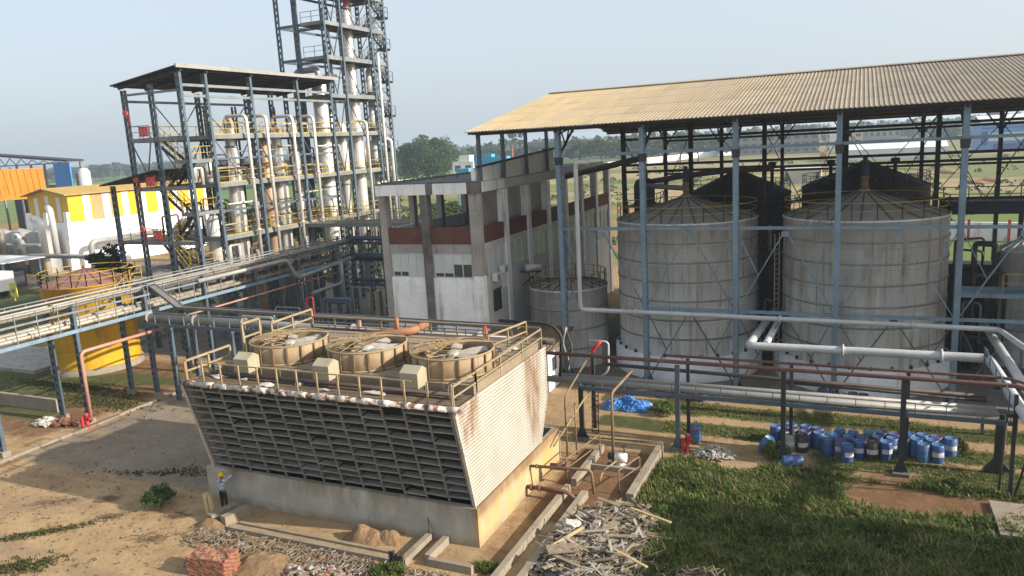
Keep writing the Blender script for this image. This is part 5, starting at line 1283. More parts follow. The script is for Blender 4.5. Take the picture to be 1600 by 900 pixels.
D = [(-3.55,39.81,'b'),(-4.06,38.30,'s'),(-2.81,40.32,'b'),(-2.75,39.72,'v'),(-2.10,40.22,'b'),(-2.09,39.50,'v'),(-2.81,38.85,'w'),(-2.20,38.86,'k'),(-1.52,40.07,'v'),(-1.46,39.46,'b'),(-.50,40.12,'l'),(-.78,39.45,'l'),(-1.05,38.85,'b'),(.10,39.98,'b'),(-.12,39.36,'b'),(-.45,38.80,'v'),(-.13,38.22,'b'),(.85,40.16,'t'),(1.42,40.36,'n'),(.52,39.50,'v'),(1.20,39.68,'n'),(.37,38.86,'b'),(.98,38.87,'k'),(1.58,39.10,'b'),(1.86,39.66,'l'),(1.98,40.28,'v'),(2.36,39.76,'n'),(2.62,40.42,'l'),(2.92,39.86,'l'),(3.22,40.50,'b'),(3.20,39.26,'l'),(3.60,39.9,'b'),(3.82,40.42,'v'),(3.80,39.32,'b'),(4.42,40.36,'l')]
haslab = {(-2.20,38.86),(-.45,38.80),(-.13,38.22),(.37,38.86),(.98,38.87),(1.58,39.10),(1.86,39.66),(3.80,39.32),(4.42,40.36),(-2.81,38.85)}
def row(y): return 'front' if y < 39.2 else ('middle' if y < 39.9 else 'back')
by = {}
for d in sorted(D): by.setdefault((row(d[1]), d[2] if d[2] != 's' else 's'), []).append(d)
ORD = ['leftmost', 'second from the left', 'third from the left', 'fourth from the left', 'fifth from the left', 'sixth from the left', 'seventh from the left']
for d in D:
    k = by[(row(d[1]), d[2])]; i = k.index(d); cname = DM[d[2]][1]; hl = (d[0], d[1]) in haslab
    base = f'{cname} drum in the {row(d[1])} row'
    lab = (f'only {base}' if len(k) == 1 else f'{cname} drum, {ORD[i]} of its colour in the {row(d[1])} row')+(', labelled' if hl else '')
    if d[2] == 's': lab = 'light blue drum tilted in the weeds at the left end of the drums'
    place_drum(d[2], d[0], d[1], lab, 'plastic drums standing by the low right rack', hl, rnd.uniform(-.5,.5), (.5,.35,.3) if d[2] == 's' else None, -.05 if d[2] != 's' else .05)
place_drum('b', -2.1, 37.05, 'blue drum lying on its side in the grass in front of the others', 'plastic drums standing by the low right rack', False, 0, (R(90), .1, R(-68)), .25)
pd = place_drum('l', -7.45, 38.6, 'pale blue drum with red marks standing alone behind the hydrant', 'plastic drums standing by the low right rack', False, 0)
b = MB()
for k in range(5): b.obox((-7.45+.3*math.sin(R(-35+k*17)), 38.6-.3*math.cos(R(-35+k*17)), .70), (.055, .012, .13), (0,0,R(-35+k*17)))
o = b.build('red_marks', red_paint, None); o.parent = pd; o.matrix_parent_inverse = pd.matrix_basis.inverted()
for nm, g, pts in (('left', 'dark drums along the foot of the left big tank', [(-13.61,45.26,'v'),(-12.80,45.2,'k'),(-12.04,45.25,'w'),(-10.95,45.26,'n'),(-10.30,45.28,'v'),(-9.66,45.19,'k'),(-8.95,45.11,'k'),(-8.30,45.03,'b')]),
                   ('right', 'dark drums along the foot of the right big tank', [(-1.89,45.7,'k'),(-1.56,46.34,'k'),(-1.15,45.82,'n'),(-.53,45.71,'r'),(.06,46.0,'k'),(.62,45.9,'n')])):
    for i, (x, y, c) in enumerate(pts):
        place_drum(c, x, y, f'{DM[c][1]} drum by the {nm} big tank plinth, {(ORD+["last on the right"])[i] if i < len(pts)-1 else "last"} there', g, False, 0)
for p in PROTO.values():
    for ch in list(p.children): bpy.data.objects.remove(ch)
    bpy.data.objects.remove(p)

# ---------------------------------------------------------------- tarp, rubble, kerbs, bricks
n = 46; V = []; F = []
for j in range(n):
    for i in range(n):
        u, v = i/(n-1)*2-1, j/(n-1)*2-1; r = max(abs(u), abs(v)); 
        x = -12.35+u*1.35*(1+.08*math.sin(v*9)); y = 42.7+v*.75*(1+.1*math.sin(u*7))
        h = .48*(1-r**3)*(1+.3*math.sin(u*6+v*3))+.10*math.sin(u*23+v*9)*math.sin(v*17-u*5)*(1-r**4)+.06*math.sin(u*41-v*27)*(1-r**6)
        V.append((x, y, max(.01, h+.03)))
F = [(j*n+i, j*n+i+1, (j+1)*n+i+1, (j+1)*n+i) for j in range(n-1) for i in range(n-1)]
b = MB(); b.add(V, F); solo('tarpaulin', b, tarp_blue, 'crumpled blue tarpaulin lying on the grass strip before the left tank', 'tarpaulin', None, (-12.35, 42.7, 0))
def heap(name, label, cat, c, rx, ry, h, n, s0, s1, mats, seed, group=None):
    r = random.Random(seed); b = MB()
    for i in range(n):
        a = r.uniform(0, 6.28); q = math.sqrt(r.random()); x, y = c[0]+rx*q*math.cos(a), c[1]+ry*q*math.sin(a)
        s = r.uniform(s0, s1); b.m = r.randrange(len(mats)); b.lump((x, y, h*(1-q*q)*r.uniform(.6, 1)+s*.2), (s, s*r.uniform(.6, 1)), seed*100+i, 1, .7, .4)
    o = solo(name, b, mats, label, cat, group, (c[0], c[1], 0)); return o
heap('rubble_heap', 'heap of white broken stone beside the weeds near the hydrant', 'rubble heap', (-6.2, 37.1), 1.0, .7, .45, 210, .06, .14, [stone_white, stone_white, white_scrap], 3)
heap('rubble_heap', 'white rubble pieces piled at the foot of the left rack column', 'rubble heap', (-47.0, 30.2), .9, .6, .35, 60, .08, .25, [stone_white, white_scrap], 4)
heap('brush_pile', 'pile of dry red-brown brush beside the left rack column', 'brush pile', (-45.6, 30.5), 1.1, .5, .3, 90, .08, .22, [M('red_brown_dry_brush', (.22,.10,.06), (.16,.07,.045), 3., .9)], 5)
heap('rubble_heap', 'broken brick and stone rubble at the bottom edge of the photo', 'rubble heap', (-18.6, 21.3), 1.6, .7, .25, 330, .03, .15, [stone_mix, stone_white, brick_block, stone_mix], 6)
# masonry block
bm = bmesh.new(); bmesh.ops.create_cube(bm, size=1); bmesh.ops.subdivide_edges(bm, edges=bm.edges[:], cuts=12, use_grid_fill=True)
for v in bm.verts:
    p = v.co.copy(); k = math.sin(p.x*23)*math.sin(p.y*19+1)*math.sin(p.z*27+2); e = max(abs(p.x), abs(p.y))
    v.co = Vector((p.x*1.75, p.y*.95, (p.z+.5)*.78))+Vector((k*.09+rnd.uniform(-.03,.03), rnd.uniform(-.02,.02), -.12*(p.z > .45)*(max(0, math.sin(p.x*7+p.y*5)))+rnd.uniform(-.02,.02)*(p.z > -.4)))
b = MB(); b.add([v.co for v in bm.verts], [[w.index for w in f.verts] for f in bm.faces]); bm.free()
o = solo('brick_block', b, brick_block2, 'broken block of orange brickwork at the bottom left edge', 'brick block', None, (0,0,0)); o.location = (-22.95, 20.35, -.04); o.rotation_euler.z = .12
# drains with concrete kerbs
dr = thing('drain_channel', 'concrete-kerbed open drain running along the front of the basin', 'drain', (-20, 23.3, 0))
b = MB(); b.box(-24.9, -16.3, 23.05, 23.25, -.2, .16); b.build('kerb', kerb_conc, dr)
b = MB(); b.box(-24.7, -16.6, 23.62, 23.78, -.2, .10); b.build('kerb', kerb_conc, dr)
b = MB(); b.box(-24.8, -16.3, 23.25, 23.62, -.16, -.09); b.build('channel_floor', mud_water, dr)
dr = thing('drain_channel', 'concrete-kerbed open drain running along the sunny right side of the basin', 'drain', (-11.5, 27, 0))
b = MB(); b.box(-12.05, -11.8, 22.4, 31.2, -.2, .30); b.build('kerb', kerb_conc, dr)
b = MB(); b.box(-11.15, -10.85, 22.4, 31.0, -.2, .26); b.build('kerb', kerb_conc, dr)
b = MB(); b.box(-11.8, -11.15, 22.4, 34, -.16, -.09); b.build('channel_floor', mud_water, dr)
b = MB(); b.box(-12.0, -11.72, 31.8, 36.2, -.2, .3); b.build('kerb', kerb_conc, dr)
dr = thing('drain_channel', 'short kerbed drain stub leading out from the basin corner', 'drain', (-15.2, 23.8, 0))
b = MB(); b.box(-15.95, -15.7, 23.0, 25.15, -.2, .32); b.build('kerb', kerb_conc, dr)
b = MB(); b.box(-15.15, -14.9, 23.55, 25.1, -.2, .34); b.box(-14.9, -13.0, 23.35, 23.55, -.2, .30); b.build('kerb', kerb_conc, dr)
b = MB(); b.box(-15.7, -15.15, 23.0, 25.0, -.16, -.09); b.build('channel_floor', mud_water, dr)
b = MB(); b.box(-9.1, -8.75, 31.0, 37.0, -.1, .34); solo('kerb_wall', b, kerb_conc, 'low mud-stained kerb wall between the wet yard and the weeds', 'kerb')
b = MB(); b.box(-12, -9.2, 33.9, 34.15, -.1, .16); solo('kerb_wall', b, kerb_conc, 'low kerb crossing the wet yard beside the pump', 'kerb')
b = MB(); b.obox((-25.95, 23.95, .2), (.35, 1.3, .42), (.02,0,-.25)); solo('concrete_block', b, kerb_conc, 'left of the two tan concrete blocks below the worker', 'concrete block', 'tan concrete blocks below the worker')
b = MB(); b.obox((-25.2, 23.95, .2), (.38, 1.3, .46), (0,.02,-.22)); solo('concrete_block', b, kerb_conc, 'right of the two tan concrete blocks below the worker', 'concrete block', 'tan concrete blocks below the worker')
b = MB(); b.bar((-26.75, 23.9, -.1), (-26.95, 24.0, 1.0), .16, .2); b.bar((-26.55, 23.9, -.1), (-26.72, 24.0, .92), .12, .14); solo('timber_stump', b, wood_pale, 'pale split timber stump standing left of the worker', 'stump')
b = MB()
for k in range(7): b.bar((-16.15+k*.09, 22.7+.06*(k%2), -.1), (-16.15+k*.09+rnd.uniform(-.03,.03), 22.7+.06*(k%2), .75+rnd.uniform(-.12,.1)), .09)
solo('timber_post', b, wood_dark, 'dark weathered bundle post by the drain at the bottom of the photo', 'post')
b = MB(); b.tube([(-14.95-.9, 25.12, 0), (-15.85, 25.12, 1.0), (-15.45, 25.1, .05)], .02, 5); solo('bent_rod', b, dark_pipe, 'thin bent rod leaning on the basin front', 'rod')
# soil mounds: an eroded height field
def mound(b, cx, cy, rx, ry, h, seed, n=40):
    u = np.linspace(-1, 1, n); U, W = np.meshgrid(u, u); X_, Y_ = cx+U*rx*1.15, cy+W*ry*1.15
    rr = np.sqrt(U**2+W**2)+.35*(fbm(X_, Y_, .7, seed)-.5)
    Z_ = h*(1-ss(rr, .05, 1.0))*(.65+.7*fbm(X_, Y_, .55, seed+3))+.16*h*(fbm(X_, Y_, .16, seed+7)-.5)*(rr < 1)-.06
    b.add(np.stack([X_.ravel(), Y_.ravel(), Z_.ravel()], 1).tolist(), [(j*n+i, j*n+i+1, (j+1)*n+i+1, (j+1)*n+i) for j in range(n-1) for i in range(n-1)])
# soil mound at the basin
b = MB(); mound(b, -18.4, 24.35, 1.25, .62, .62, 8); mound(b, -17.5, 24.6, .8, .5, .55, 9); solo('soil_mound', b, soil_mound, 'tan soil mound against the front of the basin', 'soil mound', None, (-18.3, 24.3, 0))
b = MB(); mound(b, -21.3, 21.5, 1.7, .95, .34, 18); solo('soil_mound', b, soil_mound, 'low eroded soil mound right of the orange brick block', 'soil mound', None, (-21.3, 21.6, 0))
b = MB(); mound(b, -25.9, 23.1, .95, .55, .38, 19); solo('soil_mound', b, soil_mound, 'small soil mound under the tan concrete blocks', 'soil mound', None, (-25.9, 23.2, 0))
# rubble strips in front of the drain (nobody could count it)
def litter(name, label, region, n, mats, seed, s0, s1, flat=.35, stick=.4, hfun=None, big=False):
    r = random.Random(seed); b = MB()
    for i in range(n):
        x, y = region(r); z = hfun(x, y) if hfun else 0
        b.m = r.randrange(len(mats))
        if r.random() < stick:
            L = r.uniform(s1*1.5, s1*6); a = r.uniform(0, 3.14); e_ = r.uniform(-.15, .25)
            d = Vector((math.cos(a)*L/2, math.sin(a)*L/2, e_*L/2)); c = Vector((x, y, z+.05+abs(d.z)))
            b.bar(c-d, c+d, r.choice((.02,.03,.05,.10,.16) if big else (.015,.03,.05)), r.uniform(.015, .045))
        else:
            s = r.uniform(s0, s1); b.obox((x, y, z+s*.2), (s*r.uniform(.7, 2.2), s*r.uniform(.5, 1.3), s*r.uniform(.15, .8)), (r.uniform(-.5,.5), r.uniform(-.5,.5), r.uniform(0,3)))
    o = b.build(name, mats); o['kind'] = 'stuff'; return o
def reg_front(r):
    while True:
        x = r.uniform(-26, -13.2); y = r.gauss(22.35, .42)
        if y < 22.98 and y > 20.6: return x, y
litter('debris', '', reg_front, 1700, [stone_mix, stone_white, wood_grey, wood_grey, M('dry_grey_litter', (.22,.185,.135), (.15,.125,.09), 4., .9), soil_mound, soil_mound], 31, .03, .10)
def pile_h(x, y): return .55*max(0, 1-((x+9.3)/2.2)**2-((y-26.3)/3.8)**2)+.1*math.sin(x*3+y*2)
def reg_scrap(r):
    while True:
        x, y = r.gauss(-9.2, 1.0), r.gauss(26.4, 2.0)
        if x > -10.8 and ((x+9.0)/2.7)**2+((y-26.2)/4.6)**2 < 1: return x, y
litter('scrap_wood', '', reg_scrap, 1500, [wood_grey, wood_grey, M('bleached_scrap_wood', (.36,.30,.22), (.27,.22,.15), 3., .85), wood_dark, stone_white], 32, .05, .24, stick=.72, big=True, hfun=lambda x, y: max(0, pile_h(x, y))*random.Random(x).random())
def reg_scrap2(r): return r.gauss(-4.6, .7), r.gauss(25.6, .35)
litter('scrap_wood', '', reg_scrap2, 220, [wood_grey, wood_pale, wood_dark], 33, .05, .12, stick=.85, hfun=lambda x, y: .2*random.Random(x).random())
pl = random.Random(8)
PLK = ['long bleached plank lying across the middle of the scrap wood pile', 'plank sloping toward the drain on the scrap wood pile', 'broad grey board on the near side of the scrap wood pile', 'narrow plank sticking out at the right of the scrap wood pile', 'short thick plank near the far end of the scrap wood pile', 'plank pointing to the grass from the scrap wood pile', 'brown-edged board near the centre of the scrap wood pile']
for i, (x, y, a, L, w2) in enumerate([(-8.9,26.8,.35,2.8,.16),(-10.1,26.0,1.1,1.9,.12),(-9.9,25.0,.6,1.2,.55),(-7.6,25.6,-.6,2.4,.1),(-9.4,29.4,-.2,1.1,.2),(-7.4,28.6,-.5,2.2,.09),(-8.8,27.6,1.3,1.0,.34)]):
    b = MB(); b.obox((x, y, .55+.1*(i%3)), (L, w2, .045), (.1, .08*(-1)**i, a)); solo('plank', b, [wood_grey, wood_pale][i%2], PLK[i], 'plank', 'planks on the scrap wood pile')
b = MB(); b.lump((-10.3, 27.2, .55), (.33, .28), 44, 2, .9, .35); solo('white_block', b, white_scrap, 'white torn block lying on the left of the scrap wood pile', 'block')
b = MB(); b.lump((-9.8, 24.1, .2), (.75, .45), 45, 3, .5, .4); solo('black_sheet', b, steel_black, 'crumpled black sheet at the near end of the scrap wood pile', 'sheet')
# concrete slab and low walls
b = MB(); b.box(5.4, 9.5, 32.4, 35.4, -.1, .1); solo('concrete_slab', b, kerb_conc, 'grey concrete slab at the right edge of the yard', 'slab')
b = MB(); b.box(-62, -48.4, 32.0, 32.25, -.1, .85); solo('low_wall', b, kerb_conc, 'low pale concrete wall ending at the left rack', 'wall')
b = MB(); b.box(-76, -59.5, 38.0, 43.6, -.1, .28); solo('concrete_pad', b, conc_grey, 'grey raised concrete pad left of the yellow tank', 'slab')
b = MB(); b.box(-43.55, -43.35, 20, 38, -.05, .10); solo('kerb_wall', b, kerb_conc, 'low kerb along the yard side of the left rack', 'kerb')

# ---------------------------------------------------------------- yellow tank
yt = thing('storage_tank', 'round yellow tank with red-brown roof behind the left rack', 'storage tank', (-56.4, 41.4, 0))
cx, cy, Rt, ht = -56.4, 41.4, 3.25, 6.95
b = MB(); b.lathe((cx, cy, 0), [(Rt, .45), (Rt, ht-.08), (Rt+.04, ht-.08), (Rt+.04, ht)], 56); s_ = b.build('shell', yellow_tank, yt)
b = MB(); [b.lathe((cx, cy, z), [(Rt,-.03),(Rt+.03,-.025),(Rt+.03,.025),(Rt,.03)], 56) for z in (2.0, 3.6, 5.3)]; b.build('weld_band', M('brown_weld_line', (.40,.22,.02), (.3,.16,.02), 1., .6), s_)
b = MB(); b.lathe((cx, cy, 0), [(Rt+.02, ht+.003), (Rt*.5, ht+.55), (.25, ht+1.0), (0, ht+1.02)], 56); rf = b.build('roof', red_roof, yt)
b = MB()
for k in range(12): a = 2*math.pi*k/12+.2; b.bar((cx+.3*math.cos(a), cy+.3*math.sin(a), ht+1.0), (cx+Rt*math.cos(a), cy+Rt*math.sin(a), ht+.03), .10, .05)
b.build('roof_rib', M('dark_red_rib', (.14,.06,.04), (.1,.045,.03), 2., .7), rf)
b = MB(); b.lathe((cx, cy, 0), [(Rt+.16, -.05), (Rt+.16, .40), (Rt-.1, .44)], 56); b.build('plinth', kerb_conc, yt)
b = MB(); rail(b, [(cx+(Rt-.03)*math.cos(2*math.pi*k/20), cy+(Rt-.03)*math.sin(2*math.pi*k/20), ht+.02) for k in range(21)], 1.0, 9, .055); b.build('guard_rail', yellow_rail, yt)
b = MB()
for k in range(24):     # spiral stair
    a = R(-62+k*3.6); z = 3.6+k*.145
    b.obox((cx+(Rt+.42)*math.cos(a), cy+(Rt+.42)*math.sin(a), z), (.75, .24, .04), (0,0,a))
    if k % 3 == 0: b.bar((cx+(Rt+.78)*math.cos(a), cy+(Rt+.78)*math.sin(a), z), (cx+(Rt+.78)*math.cos(a), cy+(Rt+.78)*math.sin(a), z+1.0), .05)
for h in (0, .5, 1.0):
    P = [(cx+(Rt+.78)*math.cos(R(-62+k*3.6)), cy+(Rt+.78)*math.sin(R(-62+k*3.6)), 3.6+k*.145+h) for k in range(24)]
    for p, q in zip(P, P[1:]): b.bar(p, q, .05)
b.build('spiral_stair', yellow_rail, yt)
b = MB(); rail(b, [(cx+Rt-.2, cy+.2, ht), (cx+Rt+1.2, cy+.4, ht), (cx+Rt+1.2, cy+1.6, ht)], 1.1, 1., .06); b.box(cx+Rt-.2, cx+Rt+1.25, cy+.3, cy+1.65, ht-.05, ht); b.build('stair_platform', yellow_rail, yt)

# ---------------------------------------------------------------- the worker
def skin_mesh(name, verts, edges, rad, mat, parent, sub=2):
    me = bpy.data.meshes.new(name); me.from_pydata(verts, edges, []); me.update(); me.materials.append(mat)
    o = bpy.data.objects.new(name, me); COL.objects.link(o); o.parent = parent
    o.modifiers.new('skin', 'SKIN'); sk = me.skin_vertices[0] if me.skin_vertices else None
    if sk is None:
        bm = bmesh.new(); bm.from_mesh(me); bm.verts.layers.skin.verify(); bm.to_mesh(me); bm.free(); sk = me.skin_vertices[0]
    for i, r in enumerate(rad): sk.data[i].radius = r if hasattr(r, '__len__') else (r, r); sk.data[i].use_root = (i == 0)
    s = o.modifiers.new('sub', 'SUBSURF'); s.levels = sub; s.render_levels = sub; o.modifiers['skin'].use_smooth_shade = True
    return o
pn = thing('person', 'worker in yellow helmet, checked shirt and dark trousers reaching up at the basin wall', 'person', (-26.55, 24.62, 0))
# facing +y (towards the wall), right arm raised to the louvres
J = {'pel': (0,0,.93), 'wst': (0,.0,1.07), 'chs': (0,.02,1.28), 'nck': (0,.03,1.44), 'hd0': (0,.05,1.52), 'hd1': (0,.07,1.64),
     'hipL': (-.10,0,.88), 'knL': (-.12,.03,.48), 'anL': (-.10,-.02,.08), 'toL': (-.12,.16,.03), 'hipR': (.10,0,.88), 'knR': (.13,.03,.48), 'anR': (.16,-.02,.08), 'toR': (.20,.15,.03),
     'shL': (-.19,.02,1.37), 'elL': (-.25,.10,1.10), 'wrL': (-.17,.30,1.02), 'paL': (-.15,.37,1.02), 'shR': (.19,.03,1.39), 'elR': (.36,.16,1.52), 'wrR': (.46,.36,1.66), 'paR': (.48,.42,1.70)}
names = list(J); vs = [J[k] for k in names]
ed = [('pel','wst'),('wst','chs'),('chs','nck'),('nck','hd0'),('hd0','hd1'),('pel','hipL'),('hipL','knL'),('knL','anL'),('anL','toL'),('pel','hipR'),('hipR','knR'),('knR','anR'),('anR','toR'),('chs','shL'),('shL','elL'),('elL','wrL'),('wrL','paL'),('chs','shR'),('shR','elR'),('elR','wrR'),('wrR','paR')]
rd = dict(pel=(.14,.11), wst=(.125,.10), chs=(.15,.11), nck=.055, hd0=.085, hd1=.085, hipL=.09, knL=.06, anL=.045, toL=.035, hipR=.09, knR=.06, anR=.045, toR=.035, shL=.065, elL=.045, wrL=.032, paL=.032, shR=.065, elR=.045, wrR=.032, paR=.032)
E_ = [(names.index(a_), names.index(c_)) for a_, c_ in ed]; rads = [rd[k] for k in names]
for side, pa, s in (('L', Vector(J['paL']), -1), ('R', Vector(J['paR']), 1)):
    d = (Vector(J['pa'+side])-Vector(J['wr'+side])).normalized(); sd_ = d.cross(Vector((0,0,1))).normalized()
    pi_ = names.index('pa'+side)
    for f in range(4):
        o_ = sd_*(f-1.5)*.022; L = [.055,.065,.06,.048][f]
        i0 = len(vs); vs += [tuple(pa+o_+d*.03), tuple(pa+o_+d*(.03+L*.6)), tuple(pa+o_+d*(.03+L)+Vector((0,0,-.012)))]; rads += [.010,.009,.008]
        E_ += [(pi_, i0), (i0, i0+1), (i0+1, i0+2)]
    th_ = -sd_*s; i0 = len(vs); vs += [tuple(pa+th_*.04+d*-.01), tuple(pa+th_*.06+d*.03)]; rads += [.011,.009]; E_ += [(pi_, i0), (i0, i0+1)]
skin_mesh('body', vs, E_, rads, skin_mat, pn)
b = MB()
for s in (-1, 1): b.lump((pn.location.x+s*.032, pn.location.y+.148, 1.61), (.013,.01), 2, 1, 1, 0)
b.build('eyes', hair_mat, pn)
b = MB(); b.lump((pn.location.x, pn.location.y+.165, 1.575), (.016,.022), 2, 1, 1.3, 0)
for s in (-1, 1): b.lump((pn.location.x+s*.088, pn.location.y+.055, 1.59), (.014,.028), 2, 1, 1.2, 0)
b.build('nose_and_ears', skin_mat, pn)
b = MB(); b.lump((pn.location.x, pn.location.y+.045, 1.635), (.098,.108), 2, 3, .75, 0); b.build('hair', hair_mat, pn)
hx, hy, hz = pn.location.x, pn.location.y+.06, 1.66
b = MB(); b.lathe((hx, hy, hz), [(.165,-.02),(.168,-.005),(.128,.01),(.122,.06),(.095,.115),(.05,.14),(0,.146)], 22); b.obox((hx, hy+.15, hz-.012), (.15,.09,.012), (-.15,0,0)); b.bar((hx, hy-.1, hz+.1), (hx, hy+.1, hz+.1), .03, .09); b.build('helmet', helmet_mat, pn)
sv = ['wst','chs','nck','shL','elL','shR','elR']; 
SV = [(0,0,.90), J['wst'], J['chs'], (0,.03,1.43), J['shL'], J['elL'], (-.20,.24,1.045), J['shR'], J['elR'], (.43,.30,1.615)]
skin_mesh('shirt', SV, [(0,1),(1,2),(2,3),(2,4),(4,5),(5,6),(2,7),(7,8),(8,9)], [(.172,.138),(.160,.130),(.178,.135),.072,.085,.062,.05,.085,.062,.05], shirt_mat, pn)
skin_mesh('trousers', [(0,0,1.02), J['pel'], J['hipL'], J['knL'], (-.10,-.01,.10), J['hipR'], J['knR'], (.16,-.01,.10)], [(0,1),(1,2),(2,3),(3,4),(1,5),(5,6),(6,7)], [(.15,.12),(.152,.122),.105,.082,.066,.105,.082,.066], trouser_mat, pn)
b = MB()
for s, q in ((-1, 'L'), (1, 'R')):
    a_, t_ = Vector(J['an'+q])+pn.location, Vector(J['to'+q])+pn.location
    b.tube([a_+Vector((0,-.05,-.035)), a_+Vector((0,.02,-.03)), t_+Vector((0,.0,.012)), t_+Vector((0,.06,.008))], [.045,.055,.048,.02], 10)
b.build('shoes', hair_mat, pn)
# ---------------------------------------------------------------- leaves, trees, weeds
def leaf_quads(C, size, rng, flat=.0, aspect=.6):
    """one bent leaf spray (quad) at every centre"""
    n = len(C); s = (size*(.6+.8*rng.random(n)))[:, None]
    a = rng.normal(size=(n,3)); a[:,2] *= (1-flat); a /= np.linalg.norm(a, axis=1)[:,None]
    t = rng.normal(size=(n,3)); t -= (t*a).sum(1)[:,None]*a; t /= np.linalg.norm(t, axis=1)[:,None]
    V = np.stack([C-a*s*.5, C+t*s*aspect*.5, C+a*s*.5, C-t*s*aspect*.5], 1).reshape(-1,3)
    return V, np.arange(n*4).reshape(n,4)
def crown_points(c, rx, rz, nclump, per, rng, bottom=-.55, cr=.32):
    P = []
    for k in range(nclump):
        while True:
            d = rng.normal(size=3); d /= np.linalg.norm(d)
            if d[2] > bottom: break
        q = .55+.45*rng.random()**.6
        cc = np.array(c)+d*np.array([rx,rx,rz])*q*(.92+.16*rng.random()); r = rx*cr*(.45+.85*rng.random())
        e_ = rng.normal(size=(per,3)); e_ /= np.linalg.norm(e_, axis=1)[:,None]
        e_ *= (r*(.55+.45*rng.random(per)))[:,None]; e_[:,2] *= .75
        P.append(cc+e_)
    return np.concatenate(P)
def tree(label, x, y, h, rx, mat, seed, group=None, nclump=60, per=60, leaf=.5, trunk=.3, name='tree', cat='tree', bottom=-.5, zc=.6, rz=None):
    rng = np.random.default_rng(seed); r = random.Random(seed)
    t = thing(name, label, cat, (x, y, 0), group)
    rz = rz or h*(1-zc); c = (x, y, h-rz)
    b = MB(); tz = h-rz*1.35
    b.tube([(x, y, -.1), (x+.05*rx, y, tz*.5), (x, y, tz), (x, y, h-rz*.6)], [trunk*1.25, trunk, trunk*.8, trunk*.3], 9)
    for k in range(7):
        a = k*.9+r.random(); q = rx*.7
        b.tube([(x, y, tz*(.7+.25*r.random())), (x+q*.45*math.cos(a), y+q*.45*math.sin(a), tz+rz*.35), (x+q*math.cos(a), y+q*math.sin(a), h-rz*(.4+.8*r.random()))], [trunk*.5, trunk*.33, trunk*.08], 6)
    b.build('trunk', bark, t)
    P = crown_points(c, rx*.86, rz*.9, nclump, per, rng, bottom)
    V, F = leaf_quads(P, leaf, rng, .3); npmesh('crown', V, F, mat, t)
    return t
def at(px_, py_, D):      # helper only for the far plain: bearing of a point of the scene at distance D
    d = fw*1200+rt*(px_-800)+up*(450-py_); k = D/math.hypot(d.x, d.y); return d.x*k, d.y*k
x, y = at(668, 285, 330)
tree('big round green tree standing alone beyond the white building', x, y, 21.0, 12.8, leaf_big, 1, None, 90, 190, .95, .9, zc=.53, bottom=-.75)
# trees close behind the process structure and the building
TG = 'trees just beyond the process structure'
for i, (px_, D, h, rx, mt, lab) in enumerate([(352, 120, 8.5, 4.2, leaf_dark, 'dark bushy tree seen between the first silver column and the stairs'), (395, 135, 9, 4.5, leaf_dark, 'dark bushy tree seen behind the brown stained column'), (450, 140, 8.5, 4.2, leaf_mid, 'mid green tree seen behind the second silver column'), (478, 125, 7.5, 3.5, leaf_dark, 'dark tree seen left of the thickest silver column'),
        (590, 150, 9.5, 5, leaf_mid, 'mid green tree behind the right leg of the steel tower'), (625, 115, 6.5, 4, leaf_mid, 'green tree seen through the left bay of the open floor'), (668, 122, 6, 3.4, leaf_big, 'bright tree seen through the middle of the open floor'), (700, 135, 6.5, 3.8, leaf_mid, 'green tree seen through the right bay of the open floor')]):
    x, y = at(px_, 300, D); tree(lab, x, y, h, rx, mt, 20+i, TG, 44, 55, .55, .25)
x, y = at(168, 400, 84); tree('small dark tree in front of the white hall by the yellow tank', x, y, 8.7, 2.1, leaf_dark, 40, None, 80, 50, .4, .14, zc=.62)
x, y = at(184, 400, 80); tree('dark shrub beside the small tree by the yellow tank', x, y, 7.0, 1.7, leaf_dark, 41, None, 60, 50, .35, .1, 'shrub', 'shrub')
# the plain: single trees along field edges, each a thing
far = []
def far_tree(px_, D, h, rx, mt, lab, seed):
    x, y = at(px_, 220, D); tree(lab, x, y, h, rx, mt, seed, 'single trees out on the plain', 22, 26, max(.9, rx*.28), .35)
for i, (px_, D, h, rx, lab) in enumerate([(905, 420, 15, 8, 'leafy tree left of the second shed column, in the row behind the shed'), (938, 400, 17, 8, 'tallest leafy tree of the row behind the shed'), (968, 430, 15, 8, 'leafy tree next right of the tallest in the row behind the shed'), (1000, 450, 15, 8, 'leafy tree behind the second blue shed column'),
        (1035, 430, 14, 7.5, 'leafy tree right of the second blue shed column'), (1062, 440, 15, 8, 'rounded tree midway between the second and third shed columns'), (1090, 430, 13, 7, 'darker tree in the row left of the third shed column'), (1128, 470, 14, 8, 'tree just left of the third blue shed column'),
        (803, 620, 30, 10, 'tall hazy tree peeking over the others under the shed eave'), (770, 520, 13, 7, 'hazy tree behind the blue panels beside the shed corner'), (845, 520, 14, 8, 'hazy tree right of the tall one under the shed eave'), (745, 520, 12, 5, 'thin hazy tree over the white house'),
        (1235, 640, 17, 9, 'hazy tree above the grey block behind the shed'), (1262, 690, 18, 10, 'round hazy tree above the right end of the grey block'), (1345, 700, 18, 9, 'hazy tree right of the fourth shed column'), (1390, 640, 15, 9, 'hazy tree above the white sheds'), (1475, 560, 13, 9, 'dark bushy tree left of the blue warehouse'), (1548, 720, 19, 10, 'hazy tree rising over the blue warehouse roof'), (1440, 700, 15, 8, 'hazy low tree between white sheds and warehouse'),
        (150, 900, 17, 14, 'hazy round tree on the far left horizon'), (172, 1000, 18, 14, 'hazy round tree on the left horizon beside the process structure'), (195, 950, 16, 12, 'hazy tree on the left horizon nearest the process structure'), (338, 500, 12, 8, 'hazy tree seen through the stairs of the process structure')]):
    far_tree(px_, D, h, rx, leaf_far if D > 480 else leaf_mid, lab, 100+i)
